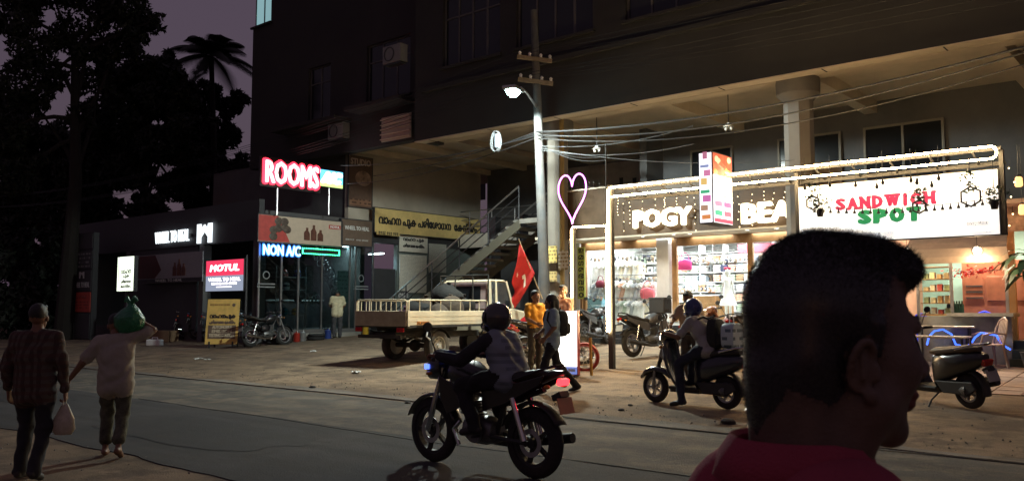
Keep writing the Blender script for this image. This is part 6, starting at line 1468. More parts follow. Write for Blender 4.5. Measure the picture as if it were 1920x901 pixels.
    for s_ in (-1, 1):
        MB().cyl((wb - .41, s_ * .36, 1.03), (wb - .345, s_ * .24, 1.03), .02, n=8).build('grip', M_plast, t); mirror(t, (wb - .34, s_ * .22, 1.04), s_, .2, .1)
        MB().ball((wb - .2, s_ * .13, .84), (.03, .04, .025), 8, 6).build('indicator', mat('indicator_amber', (.5, .18, .02), .3, var=0), t)
    if stand: MB().tube([(-.2, .08, .2), (-.15, .18, .1), (-.14, .24, .01)], .012, 6).build('side_stand', M_plast, t)
    return t
PI = math.pi
def heading(a, c): return math.atan2(c.y - a.y, c.x - a.x)
# the ridden motorcycle on the road, heading along -X
RB = V((-5.42, 6.0, ROAD_Z)); RB_H = PI - .02
motorbike('motorcycle', 'black motorcycle ridden along the road with red tail light and blue front light', RB, RB_H, M_bblack, style='sport', tail_on=True, stand=False, plate=mat('plate_tail_glow', (.6, .26, .14), .5, var=.1), front_light=glow('blue_led', (.08, .15, 1.0), 2.2))  # peach plate: the tail light's glow is put into its colour
# waiting scooter, heading -X
fA, rA = onG(1222, 752), onG(1373, 768); mid = (fA + rA) / 2; mid.z = gz(mid.y)
SC_P, SC_H = mid, heading(rA, fA)
M_scb = mat('scooter_navy', (.016, .018, .028), .25, var=0, coat=.6)
scooter('scooter', 'dark scooter with rider waiting at the kerb, headlamp lit', SC_P, SC_H, M_scb, stand=False, headlamp=glow('headlamp_glint', (1, .95, .8), 4.0))  # headlamp glow stands in for light reflected in the lens
p = onG(1822, 768); hd = YAW + PI / 2 + .36
p2 = V((p.x, p.y, 0)) + V((math.cos(hd), math.sin(hd), 0)) * .62; p2.z = gz(p2.y)
scooter('scooter', 'black scooter parked before the plastic chair, seen from behind', p2, hd, M_bblack, lean=-.1, seat_m=mat('brown_seat', (.07, .045, .03), .5, var=.2))
def park(px, py, rz, fn, *a, **k):
    p = onG(px, py); d = V((math.cos(rz), math.sin(rz), 0)); q = p + d * .64; q.z = gz(q.y); return fn(*a, q, rz, **{**k, 'lean': k.get('lean', -.12)})
bb_ = park(1187, 672, R(78), motorbike, 'motorcycle', 'grey motorcycle with a black box on its tank parked nose-in at the shop', body=mat('bike_grey', (.06, .06, .065), .35, var=0, coat=.4))
tb = bb_.location + V((math.cos(R(78)), math.sin(R(78)), 0)) * .42
t = thing('delivery_box', 'square black delivery box standing on the parked grey motorcycle', 'box', (tb.x - .05, tb.y - .1, tb.z + .98)); MB().bb(-.2, .2, -.18, .18, 0, .34).build('case', M_plast, t, bevel=.02); MB().bb(-.21, .21, -.19, .19, .342, .37).build('lid', M_dk, t, bevel=.01)
park(1098, 652, R(95), motorbike, 'motorcycle', 'dark motorcycle in shade behind the neon gate posts', body=M_bblack)
park(988, 690, R(60), motorbike, 'motorcycle', 'dark motorcycle beside the man in the yellow shirt', body=M_bblack)
park(934, 668, R(50), motorbike, 'motorcycle', 'motorcycle with red tail panels parked at the pickup nose', body=mat('bike_red', (.35, .012, .015), .3, var=0, coat=.5))
park(1338, 690, R(82), motorbike, 'motorcycle', 'maroon motorcycle parked behind the waiting scooter', body=mat('bike_maroon', (.12, .03, .025), .3, var=0, coat=.5))
park(1395, 684, R(75), motorbike, 'motorcycle', 'brown-seated motorcycle parked under the lit shop window', body=M_bblack, seat_m=mat('brown_seat', (.07, .045, .03)))
park(1300, 668, R(85), scooter, 'scooter', 'copper brown scooter squeezed between the parked motorcycles', body=mat('scooter_copper', (.22, .09, .045), .3, var=0, coat=.4))
park(470, 652, R(93), motorbike, 'motorcycle', 'chrome-trimmed cruiser motorcycle parked along the workshop glass', body=M_bblack, style='cruiser')
park(395, 641, R(60), motorbike, 'motorcycle', 'blue-grey motorcycle half hidden behind the yellow board', body=mat('bike_bluegrey', (.05, .06, .09), .3, var=0, coat=.4), tank_m=mat('tank_silver', (.35, .38, .42), .3, .3, var=0, coat=.4))
park(428, 640, R(75), motorbike, 'motorcycle', 'black motorcycle between the yellow board and the cruiser', body=M_bblack)
park(369, 638, R(65), motorbike, 'motorcycle', 'navy motorcycle behind the left edge of the yellow board', body=mat('bike_navy', (.02, .03, .08), .3, var=0, coat=.4))
park(345, 637, R(70), motorbike, 'motorcycle', 'dusty motorcycle under repair beside the scrap heap', body=mat('bike_dust', (.09, .08, .07), .6, var=.2), style='cruiser')
# bicycle wheel-like red hoop behind the standing light box: a parked tyre
p = onG(1080, 697); t = thing('red_hoop_wheel', 'red-rimmed wheel leaning behind the glowing standing sign', 'wheel', (p.x + .05, p.y + .25, p.z + .29), R(20))
MB().lathe([(.24, -.025), (.28, -.03), (.3, 0), (.28, .03), (.24, .025)], (0, 0, 0), (0, 1, 0), n=30, closed=True).build('tyre', mat('red_rubber', (.22, .03, .02), .7, var=.2), t, smooth=True)
MB().lathe([(.22, -.02), (.24, -.02), (.24, .02), (.22, .02)], (0, 0, 0), (0, 1, 0), n=30, closed=True).build('rim', M_steel, t)
for k in range(10): a = k * .628; MB().cyl((0, 0, 0), (.22 * math.cos(a), 0, .22 * math.sin(a)), .004, n=4).build('spoke', M_steel, t)
# ---------------------------------------------------------------- pickup
TP = atD(757, 600, 20.0); tr_w = onG(818, 677)
PR = R(90)                                 # nose toward the building
M_cream_t = mat('truck_cream', (.70, .60, .42), .5, var=.12, scale=3, dirt=.5, dirtcol=(.28, .21, .13)); M_tdark = mat('truck_chassis', (.025, .023, .02), .8, var=.3, dirt=.4)
W2_ = .86; RL = .36
tq = atD(820, 648, 20.3)                   # rear right wheel hub
hubx = 1.15                                 # hub distance ahead of the tailgate
TL = V((tq.x - (W2_ - .16), tq.y - hubx, gz(tq.y)))
tk = thing('pickup_truck', 'cream flatbed pickup truck with side rails parked nose toward the shops', 'pickup truck', TL, PR + R(3))
# local x forward, y left; right side (toward the camera) is y<0
BL = 2.95; zb0, zb1 = .86, 1.19
MB().bb(.0, BL, -W2_, W2_, zb0 - .05, zb0).build('bed_floor', M_tdark, tk)
for s_ in (-1, 1):
    sp_ = MB().bb(.02, BL, s_ * (W2_ - .03) - .03, s_ * (W2_ - .03) + .03, zb0 + .002, zb1).build('side_panel', M_cream_t, tk, bevel=.008)
    for z in (zb0 + .09, zb0 + .2): MB().bb(.05, BL - .03, s_ * W2_ - .004, s_ * W2_ + .006, z, z + .035).build('panel_rib', M_cream_t, sp_)
    MB().bb(0.0, .05, s_ * W2_ - .012, s_ * W2_ + .014, zb0 - .02, zb1 + .02).build('corner_post', M_cream_t, tk)
    q = MB(); q.tube([(.06, s_ * (W2_ - .03), zb1), (.06, s_ * (W2_ - .03), zb1 + .21), (.10, s_ * (W2_ - .03), zb1 + .25), (BL - .1, s_ * (W2_ - .03), zb1 + .25), (BL - .05, s_ * (W2_ - .03), zb1 + .2), (BL - .05, s_ * (W2_ - .03), zb1)], .018, 8); q.build('side_rail', M_cream_t, tk, smooth=True)
    for k in range(7): x = .42 + .36 * k; MB().cyl((x, s_ * (W2_ - .03), zb1), (x, s_ * (W2_ - .03), zb1 + .25), .012, n=6).build('rail_post', M_cream_t, tk)
tg_ = MB().bb(-.03, .018, -W2_ + .03, W2_ - .03, zb0 - .02, zb1).build('tailgate', mat('tailgate_grey', (.36, .31, .23), .7, var=.2, dirt=.5), tk, bevel=.008)
for z in (zb0 + .08, zb0 + .2): MB().bb(-.045, -.031, -W2_ + .08, W2_ - .08, z, z + .04).build('panel_rib', MATS['tailgate_grey'], tg_)
MB().tube([(0, -W2_ + .04, zb1), (0, -W2_ + .04, zb1 + .22), (0, -W2_ + .1, zb1 + .25), (0, W2_ - .1, zb1 + .25), (0, W2_ - .04, zb1 + .22), (0, W2_ - .04, zb1)], .018, 8).build('tail_rail', M_cream_t, tk, smooth=True)
for k in range(9): y = -W2_ + .2 + .165 * k; MB().cyl((0, y, zb1), (0, y, zb1 + .25), .011, n=6).build('rail_post', M_cream_t, tk)
# headboard rack behind the cab
for y in (-W2_ + .05, -.3, .3, W2_ - .05): MB().cyl((BL + .02, y, zb0), (BL + .02, y, 2.1), .02, n=6).build('rack_post', M_tdark, tk)
MB().tube([(BL + .02, -W2_ + .05, 2.1), (BL + .02, W2_ - .05, 2.1)], .02, 6).build('rack_bar', M_tdark, tk)
# chassis, axles, wheels
for y in (-.38, .38): MB().bb(.05, 4.7, y - .05, y + .05, .56, .70).build('chassis_rail', M_tdark, tk)
for x in (.1, .9, 1.8, 2.7): MB().bb(x, x + .1, -.33, .33, .58, .68).build('cross_member', M_tdark, tk)
for y in (-.38, .38): MB().bb(.3, 2.2, y - .06, y + .06, .72, .80).build('bed_bearer', M_tdark, tk)
MB().cyl((hubx, -W2_ + .25, RL), (hubx, W2_ - .25, RL), .06, n=10).build('rear_axle', M_tdark, tk); MB().ball((hubx, 0, RL), .15, 12, 8).build('differential', M_tdark, tk, smooth=True)
for y in (-.42, .42): MB().tube([(hubx - .5, y, .58), (hubx - .2, y, .47), (hubx, y, .44), (hubx + .2, y, .47), (hubx + .5, y, .58)], .03, 6).build('leaf_spring', M_tdark, tk)
def tyre4(x, y, side):
    prof = [(RL - .13, -.09), (RL - .05, -.105), (RL - .01, -.09), (RL, -.05), (RL, .05), (RL - .01, .09), (RL - .05, .105), (RL - .13, .09)]
    w_ = MB().lathe(prof, (0, 0, 0), (0, 1, 0), n=40, closed=True).build('wheel', mat('truck_tyre', (.05, .043, .034), .9, var=.3, scale=10, dirt=.8, dirtcol=(.20, .15, .10)), tk, smooth=True, loc=(x, y, RL))
    s_ = side
    rm = MB().lathe([(RL - .125, -.085), (RL - .125, .085), (RL - .15, .08), (RL - .155, .02), (.14, -.0), (.13, .05), (.06, .055), (.055, .09), (0, .09), (0, -.085)], (0, 0, 0), (0, s_, 0), n=32).build('rim', mat('rim_white', (.50, .47, .40), .5, .2, var=.2, dirt=.4), w_, smooth=True)
    for k in range(8): a = k * .785; MB().lathe([(.0, 0), (.022, 0), (.022, .006), (0, .006)], V((.105 * math.cos(a) * 1.55, s_ * .012, .105 * math.sin(a) * 1.55)), (0, s_, 0), n=10).build('vent_hole', M_tdark, w_)
    for k in range(5): a = k * 1.257; MB().cyl((.09 * math.cos(a), s_ * .055, .09 * math.sin(a)), (.09 * math.cos(a), s_ * .075, .09 * math.sin(a)), .012, n=6).build('lug_nut', M_steel, w_)
for x in (hubx, 4.05):
    for s_ in (-1, 1): tyre4(x, s_ * (W2_ - .16), s_)
for s_ in (-1, 1): mudguard(tk, hubx, RL, RL + .07, .22, 25, 160, M_tdark, 'wheel_arch').location = (0, s_ * (W2_ - .16), 0)
MB().tube([(hubx - .42, -W2_ + .04, .84), (hubx - .5, -W2_ + .02, .6), (hubx - .38, -W2_ + .02, .52)], .02, 6).build('mudflap_stay', M_white, tk)
# cab: lower body, pillars, roof, glass
cb0 = BL + .10; CW = .80
cab = MB().prism([(cb0, .62), (cb0 + 1.75, .62), (cb0 + 1.78, .95), (cb0 + 1.62, 1.16), (cb0 + 1.0, 1.24), (cb0, 1.24)], -CW, CW).build('cab_body', M_cream_t, tk, bevel=.04)
MB().prism([(cb0 + .02, 1.93), (cb0 + .06, 1.99), (cb0 + .66, 1.99), (cb0 + .76, 1.93)], -CW + .04, CW - .04).build('roof', M_cream_t, tk, bevel=.03)
for s_ in (-1, 1):
    for (x0_, x1_, t_) in ((cb0 + .04, cb0 + .04, .1), (cb0 + .30, cb0 + .30, .06), (cb0 + 1.02, cb0 + .74, .06)): MB().bar((x0_, s_ * (CW - .03), 1.22), (x1_, s_ * (CW - .06), 1.95), .05, t_).build('pillar', M_cream_t, tk)
    MB().prism([(cb0 + .35, 1.25), (cb0 + .97, 1.25), (cb0 + .72, 1.92), (cb0 + .35, 1.92)], s_ * (CW - .05) - .004, s_ * (CW - .05) + .004).build('door_window', M_dglass, tk)
    MB().prism([(cb0 + .1, 1.27), (cb0 + .27, 1.27), (cb0 + .27, 1.92), (cb0 + .1, 1.92)], s_ * (CW - .05) - .004, s_ * (CW - .05) + .004).build('quarter_window', M_dglass, tk)
    dr = MB().prism([(cb0 + .32, .68), (cb0 + 1.02, .68), (cb0 + 1.04, 1.22), (cb0 + .32, 1.22)], s_ * (CW + .003), s_ * (CW + .013)).build('door', M_cream_t, tk, bevel=.005)
    MB().bb(cb0 + .38, cb0 + .5, s_ * (CW + .014), s_ * (CW + .035), 1.08, 1.11).build('door_handle', M_tdark, dr)
    MB().box((cb0 + 1.02, s_ * (CW + .13), 1.36), (.05, .13, .2)).build('wing_mirror', M_plast, tk, bevel=.015); MB().tube([(cb0 + 1.0, s_ * CW, 1.26), (cb0 + 1.02, s_ * (CW + .12), 1.28)], .012, 6).build('mirror_arm', M_plast, tk)
    MB().box((cb0 + 1.75, s_ * .62, .88), (.06, .2, .18)).build('headlight', M_lens, tk, bevel=.02)
    MB().box((-.05, s_ * .68, .76), (.04, .22, .1)).build('tail_light', M_tail, tk, bevel=.01)
MB().prism([(cb0 + 1.02, 1.25), (cb0 + 1.04, 1.25), (cb0 + .78, 1.92), (cb0 + .76, 1.92)], -CW + .1, CW - .1).build('windscreen', M_dglass, tk)
rw = MB().bb(cb0 - .01, cb0 + .03, -CW + .1, CW - .1, 1.24, 1.92).build('rear_panel', mat('cab_back', (.55, .40, .38), .6, var=.2, dirt=.4), tk); MB().bb(cb0 - .016, cb0 - .011, -.5, .5, 1.4, 1.82).build('rear_window', M_dglass, rw)
MB().bb(cb0 + 1.76, cb0 + 1.86, -CW, CW, .5, .66).build('front_bumper', M_tdark, tk, bevel=.02)
MB().bb(-.06, -.01, -.7, .7, .56, .64).build('rear_bumper', M_tdark, tk)
pl = MB().bb(.30, .70, -W2_ - .02, -W2_ - .007, zb0 + .02, zb0 + .085).build('number_plate', mat('plate_orange', (.62, .22, .03), .5, var=.1), tk)
text('KL 01 F 4405', M_black, pl, w=.36, h=.045, depth=.002, at=(.5, -W2_ - .021, zb0 + .053), thick=.004)
# sacks of scrap in the bed
bm_ = [mat('sack_dark', (.014, .013, .012), .9, var=.4, scale=9, bump=.6, bscale=14), mat('sack_brown', (.06, .042, .028), .9, var=.4, scale=9, bump=.6, bscale=14), mat('sack_plum', (.06, .02, .05), .85, var=.3, scale=9, bump=.6, bscale=14)]
desc = ['black plastic sack', 'brown jute sack', 'plum-coloured sack']
Mt = Matrix.Translation(TL) @ Matrix.Rotation(PR + R(3), 4, 'Z')
wher = ['at the tailgate', 'against the near rail', 'in the middle of the bed', 'behind the cab', 'heaped highest behind the cab', 'against the far rail', 'by the far tailgate corner', 'under the rack bar', 'beside the near rail front']
for k, (x, y, z, r_, mi_) in enumerate([(1.0, .2, .0, .26, 2), (1.45, -.42, 0, .32, 1), (1.6, .30, .05, .36, 0), (2.5, -.38, .12, .38, 0), (2.3, -.05, .38, .40, 0), (2.0, .45, .1, .38, 1), (.5, .5, 0, .2, 1), (2.6, .35, .4, .38, 0), (1.95, -.42, .10, .38, 1)]):
    p = Mt @ V((x, y, zb0 + z)); q = MB(); q.ball((0, 0, r_ * .72), (r_, r_ * .9, r_ * .75), 16, 10)
    ph = [rnd.uniform(0, 6) for _ in range(4)]
    q.v = [(a * (1 + .12 * math.sin(9 * c + ph[0]) + .1 * math.sin(7 * b_ + ph[1])), b_ * (1 + .12 * math.sin(8 * a + ph[2])), max(0.0, c * (1 + .1 * math.sin(11 * a + ph[3])))) for a, b_, c in q.v]
    t = thing('sack', f'{desc[mi_]} in the pickup bed {wher[k]}', 'sack', p); q.build('bag', bm_[mi_], t, smooth=True)
    MB().cyl((0, 0, r_ * 1.4), (.02, 0, r_ * 1.65), .03, .06, 8).build('tied_neck', bm_[mi_], t)

# ================================================================ FURNITURE AND STREET BITS
M_pch = mat('chair_plastic', (.42, .30, .24), .45, var=.1)
def chair(loc, rz, m, label):
    t = thing('plastic_chair', label, 'chair', loc, rz)
    q = MB().loft([(-.22, 0, .43, .20, .015), (0, 0, .425, .22, .015), (.22, 0, .43, .22, .02)], 12, 5).build('seat', m, t, smooth=True)
    for sx_ in (-1, 1):
        for sy_ in (-1, 1): MB().tube([(sx_ * .2, sy_ * .19, .43), (sx_ * .25, sy_ * .24, .0)], [.026, .02], 6).build('leg', m, t)
        MB().tube([(-.2, sx_ * .2, .43), (-.27, sx_ * .2, .72), (-.31, sx_ * .13, .86), (-.325, 0, .91)], .02, 6).build('back_frame', m, t, smooth=True)
        MB().tube([(-.24, sx_ * .2, .62), (0, sx_ * .25, .64), (.16, sx_ * .24, .6), (.2, sx_ * .22, .44)], .018, 6).build('armrest', m, t, smooth=True)
    for k in range(5): y = -.12 + .06 * k; MB().bar((-.21, y, .44), (-.315, y * .8, .88), .028, .008).build('back_slat', m, t)
    return t
c1 = onG(1852, 690); chair(c1, R(215), M_pch, 'tan plastic armchair by the square table before the kiosk')
M_bchair = mat('blue_plastic_glow', (.02, .06, .75), .35, var=.05, emit=(.02, .06, 1.0), es=.35)  # chair plastic given a faint glow of its own, added to the colour
def tbl(px, py, rz, w_, label):
    p = onG(px, py); t = thing('cafe_table', label, 'table', p, rz)
    MB().box((0, 0, .73), (w_, w_ * .8, .03)).build('tabletop', mat('table_white', (.55, .52, .48), .2, var=.1), t, bevel=.01)
    for a in (-1, 1):
        for c in (-1, 1): MB().cyl((a * w_ * .42, c * w_ * .33, 0), (a * w_ * .42, c * w_ * .33, .715), .018, n=6).build('leg', M_dsteel, t)
tbl(1775, 685, R(15), .95, 'square white-topped cafe table in front of the kiosk counter')
tbl(1768, 715, R(5), .8, 'low pale table behind the parked scooter seat')
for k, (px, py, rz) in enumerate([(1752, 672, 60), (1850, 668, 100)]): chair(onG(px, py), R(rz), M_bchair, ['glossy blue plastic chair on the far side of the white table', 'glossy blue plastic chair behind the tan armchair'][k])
# added glowing tube tracing the backs of the blue chairs
a_ = atY(1745, 640, 17.7); q = []
rp_ = [(1738, 646), (1742, 630), (1752, 620), (1768, 617), (1784, 626), (1792, 645), (1806, 648), (1820, 645), (1828, 632), (1840, 623), (1855, 626), (1868, 628), (1878, 645), (1895, 655)]
for px, py in rp_: q.append(atY(px, py, 17.6) - a_)
tag(MB().tube(q, .018, 6).build('chair_back_glow', glow('blue_chair_glow', (.05, .15, 1.0), 1.6), loc=a_, smooth=True), 'glowing blue rope light looped along the kiosk counter base', 'rope light')
# standing light box by the gate
p = onG(1062, 706); w_, h_ = .46, 1.27
t = thing('standing_light_box', 'standing glowing white menu light box at the neon gate', 'sign', p, R(-2) + R(20))
MB().bb(-w_ / 2, w_ / 2, 0, .14, .04, h_).build('box', mat('box_red', (.3, .02, .02), .5, var=.1), t)
MB().bb(-w_ / 2 + .015, w_ / 2 - .015, -.008, -.001, .2, h_ - .015).build('face', glow('stand_white', (1.0, .97, .88), 2.2), t)
MB().bb(-w_ / 2 + .015, w_ / 2 - .015, -.008, -.001, .055, .199).build('blue_band', glow('stand_blue', (.15, .2, .5), .8), t)
text('DOSA INN', M_white, t, w=w_ * .75, h=.06, depth=.003, at=(0, -.009, .13), thick=.006)
text('C', glow('stand_ink', (.1, .12, .3), .4), t, w=.09, h=.11, depth=.003, at=(-.08, -.009, h_ - .12), thick=.012)
for x in (-.18, .18): MB().bb(x - .02, x + .02, -.1, .24, 0, .038).build('foot', M_dsteel, t)
# guard stake
p = onG(1109, 703); tag(MB().cyl((0, 0, 0), (-.02, 0, .72), .028, n=8).build('wooden_stake', mat('stake_yellow', (.45, .26, .05), .7, var=.3), loc=p, smooth=True), 'short yellow wooden stake beside the neon gate post', 'stake')
# scrap heap beside the workshop shutters
M_sack = mat('jute', (.16, .13, .10), .9, var=.4, scale=6, bump=.5)
sl_ = ['upright grey sack of scrap against the shutters', 'brown carton box at the foot of the scrap heap', 'flattened carton leaning on the scrap heap', 'white jerrycan lying by the scrap heap', 'dark sack slumped beside the grey one']
for k, (px, py) in enumerate([(285, 632), (305, 640), (268, 630), (290, 648), (330, 634)]):
    p = onG(px, py)
    if k in (0, 4):
        q = MB(); q.ball((0, 0, .5), (.4, .34, .52), 14, 10); q.v = [(a * (1 + .15 * math.sin(8 * c + k)), b_ * (1 + .15 * math.sin(7 * a)), max(0, c * (1 + .2 * math.sin(5 * a + k)))) for a, b_, c in q.v]
        t = thing('scrap_sack', sl_[k], 'sack', p); q.build('bag', M_sack if k == 0 else bm_[0], t, smooth=True); MB().cyl((0, 0, 1.0), (.05, 0, 1.25), .08, .16, 9).build('tied_neck', M_sack, t)
    elif k in (1, 2):
        t = thing('carton', sl_[k], 'carton', p, .3 * k); MB().bb(-.5, .5, -.25, .25, 0, .4).build('box', mat('cardboard', (.22, .14, .08), .9, var=.2), t, bevel=.01); MB().box((-.3, -.28, .42), (.45, .25, .012), (R(25), 0, 0)).build('flap', MATS['cardboard'], t)
    else:
        t = thing('jerrycan', sl_[k], 'jerrycan', p, .5); MB().bb(-.26, .26, -.13, .13, 0, .22).build('can', M_white, t, bevel=.04); MB().tube([(-.1, 0, .22), (-.1, 0, .28), (.1, 0, .28), (.1, 0, .22)], .018, 6).build('handle', M_white, t)
# ================================================================ PEOPLE  (local x forward, y left, z up)
M_skin = mat('skin_brown', (.20, .105, .065), .55, var=.12, scale=14, spec=.4); M_skin2 = mat('skin_warm', (.30, .17, .10), .55, var=.1, scale=14)
M_hair = mat('hair_black', (.010, .009, .009), .5, var=.3, scale=60, bump=.4, bscale=120); M_eye = mat('eye_white', (.55, .52, .5), .2, var=0); M_lip = mat('lip', (.16, .06, .05), .5, var=.1)
M_shoe = mat('shoe_dark', (.025, .022, .02), .6, var=.2)
def cloth_m(name, col, **k): return mat('cloth_' + name, col, .92, var=.14, scale=5, bump=.45, bscale=11, **k)
BASE = dict(pel=(0, 0, .93), neck=(0, 0, 1.42), head=(.02, 0, 1.555), lsh=(0, .175, 1.37), rsh=(0, -.175, 1.37), lel=(-.03, .235, 1.10), rel=(-.03, -.235, 1.10), lwr=(.03, .25, .86), rwr=(.03, -.25, .86),
            lhp=(0, .09, .90), rhp=(0, -.09, .90), lkn=(.02, .10, .49), rkn=(.02, -.10, .49), lan=(-.02, .10, .08), ran=(-.02, -.10, .08), ltoe=(.13, .115, .035), rtoe=(.13, -.115, .035))
def hand_prims(wr, el, palm_n, curl, side, lab='skin'):
    d = (wr - el).normalized(); n = V(palm_n); n = (n - d * n.dot(d)); n = n.normalized() if n.length > 1e-4 else frame(d)[0]; a = d.cross(n) * side   # a points to the thumb side
    P = []; kn = wr + d * .085
    for k in (-1, 0, 1): P.append(('cone', (wr + a * (.010 * k) + d * .01, kn + a * (.024 * k), .016, .013), lab, .012))
    for k, (off, L) in enumerate(((.030, .068), (.010, .078), (-.010, .072), (-.029, .056))):
        b0 = kn + a * off; c1 = curl * (.9 + .1 * k)
        d1 = d * math.cos(c1 * .6) + n * math.sin(c1 * .6); d2 = d * math.cos(c1 * 1.4) + n * math.sin(c1 * 1.4); d3 = d * math.cos(c1 * 2.1) + n * math.sin(c1 * 2.1)
        p1 = b0 + d1 * L * .5; p2 = p1 + d2 * L * .32; p3 = p2 + d3 * L * .22
        P += [('cone', (b0, p1, .0095, .0088), lab, .003), ('cone', (p1, p2, .0088, .008), lab, .003), ('cone', (p2, p3, .008, .007), lab, .003)]
    t0 = wr + d * .025 + a * .022; t1 = t0 + (d * .7 + a * .6 + n * .35).normalized() * .042; t2 = t1 + (d * .9 + a * .1 + n * (.3 + curl * .4)).normalized() * .032
    P += [('cone', (t0, t1, .013, .011), lab, .006), ('cone', (t1, t2, .010, .008), lab, .004)]
    return P
def head_prims(c, fw, up, hair='short', sk='skin', hr='hair'):
    c = V(c); fw = V(fw).normalized(); lf = V(up).cross(fw).normalized(); up = fw.cross(lf).normalized(); M = Matrix((fw, lf, up)).transposed()
    def p(x, y, z): return c + fw * x + lf * y + up * z
    P = [('ell', (p(-.01, 0, .03), (.098, .077, .102), M), sk, .01), ('ell', (p(.03, 0, -.04), (.062, .058, .078), M), sk, .03), ('cone', (p(.045, 0, -.075), p(.078, 0, -.1), .032, .02), sk, .02),
         ('cone', (p(.092, 0, .012), p(.112, 0, -.028), .009, .013), sk, .008), ('cone', (p(.085, -.028, .026), p(.085, .028, .026), .011, .011), sk, .012),
         ('cone', (p(.093, -.018, -.066), p(.093, .018, -.066), .008, .008), 'lip', .006),
         ('ell', (p(.0, .08, -.005), (.02, .011, .032), M), sk, .006), ('ell', (p(.0, -.08, -.005), (.02, .011, .032), M), sk, .006),
         ('ell', (p(.082, .031, .008), (.012, .014, .010), M), 'eye', .003), ('ell', (p(.082, -.031, .008), (.012, .014, .010), M), 'eye', .003)]
    if hair == 'short': P += [('ell', (p(-.022, 0, .052), (.096, .083, .097), M), hr, .006), ('cone', (p(.065, -.03, .108), p(.065, .03, .108), .025, .025), hr, .012)]
    if hair == 'long': P += [('ell', (p(-.022, 0, .04), (.105, .092, .11), M), hr, .006), ('cone', (p(-.07, 0, .0), p(-.10, 0, -.2), .085, .055), hr, .03), ('cone', (p(-.02, .075, .0), p(-.03, .07, -.14), .035, .03), hr, .02), ('cone', (p(-.02, -.075, .0), p(-.03, -.07, -.14), .035, .03), hr, .02)]
    return P
def human(name, label, loc, rz, pose, mats, s=1.0, hair='short', sleeve='short', look=(1, 0, 0), loose=1.0, palm=None, curl=(.5, .5), face_up=(0, 0, 1), feet='shoe', res=.016, no_head=False, shirt_len=.0, bare_shin=False, hem=True):
    J = {k: V(pose.get(k, BASE[k])) for k in BASE}; t = thing(name, label, 'person', loc, rz); L = loose
    ax = (J['lsh'] - J['rsh']); ax = ax.normalized() if ax.length > 1e-5 else V((0, 1, 0)); P = []
    pe, ne = J['pel'], J['neck']; hx = (J['lhp'] - J['rhp']).normalized()
    for sg in (-1, 1):
        P.append(('cone', (pe + hx * (.062 * sg) + (ne - pe) * .06, pe.lerp(ne, .62) + ax * (.075 * sg), .108 * L, .112 * L), 'shirt', .05))
        P.append(('cone', (pe.lerp(ne, .55) + ax * (.07 * sg), pe.lerp(ne, .86) + ax * (.09 * sg), .115 * L, .085 * L), 'shirt', .05))
        P.append(('cone', (pe + hx * (.05 * sg) - (ne - pe) * .05, pe + hx * (.07 * sg) + (ne - pe) * .12, .108, .105), 'pants', .03))
    P.append(('cone', (J['lsh'], J['rsh'], .062 * L, .062 * L), 'shirt', .04))
    if hem and shirt_len > 0:
        for sg in (-1, 1): P.append(('cone', (pe + hx * (.07 * sg) + (ne - pe) * .1, pe + hx * (.075 * sg) - (ne - pe).normalized() * shirt_len, .112 * L, .112 * L), 'shirt', .03))
    P.append(('cone', (ne + (pe - ne).normalized() * .04, J['head'] - (J['head'] - ne) * .25, .056, .05), 'skin', .02))
    for a in 'lr':
        sh, el, wr = J[a + 'sh'], J[a + 'el'], J[a + 'wr']
        if sleeve == 'short':
            P += [('cone', (sh, sh.lerp(el, .72), .066 * L, .064 * L), 'shirt', .02), ('cone', (sh.lerp(el, .5), el, .044, .042), 'skin', .006), ('cone', (el, wr, .042, .028), 'skin', .012)]
        else: P += [('cone', (sh, el, .064 * L, .056 * L), 'sleeve' if 'sleeve' in mats else 'shirt', .02), ('cone', (el, el.lerp(wr, .92), .055 * L, .042 * L), 'sleeve' if 'sleeve' in mats else 'shirt', .015), ('cone', (el.lerp(wr, .8), wr, .03, .028), 'skin', .005)]
        hp, kn, an, to = J[a + 'hp'], J[a + 'kn'], J[a + 'an'], J[a + 'toe']
        P += [('cone', (hp, kn, .092 * L, .068 * L), 'pants', .03)]
        if bare_shin: P += [('cone', (kn, kn.lerp(an, .72), .068 * L, .066 * L), 'pants', .02), ('cone', (kn.lerp(an, .55), an, .044, .032), 'skin', .006)]
        else: P += [('cone', (kn, an, .068 * L, .055 * L), 'pants', .02)]
        fl = 'skin' if feet == 'bare' else 'shoe'
        P += [('cone', (an + V((0, 0, -.02)), to, .042, .034), fl, .015), ('cone', (an + V((0, 0, -.025)), an + (an - to).normalized() * .05 + V((0, 0, -.04)), .04, .034), fl, .015)]
    groups = [(P, res)]
    if not no_head: groups.append((head_prims(J['head'], look, face_up, hair), .0085))
    pn = palm or {}
    for i, (a, side) in enumerate((('l', -1), ('r', 1))):
        groups.append((hand_prims(J[a + 'wr'], J[a + 'el'], pn.get(a, (0, -1 if a == 'l' else 1, 0)), curl[i], side), .0055))
    o = sdf_obj('body', groups, mats, t); o.scale = (s, s, s); t['_s'] = s
    return t, J, o
def mk(shirt, pants, skin=M_skin, **k): return dict(shirt=shirt, pants=pants, skin=skin, hair=M_hair, eye=M_eye, lip=M_lip, shoe=M_shoe, **k)
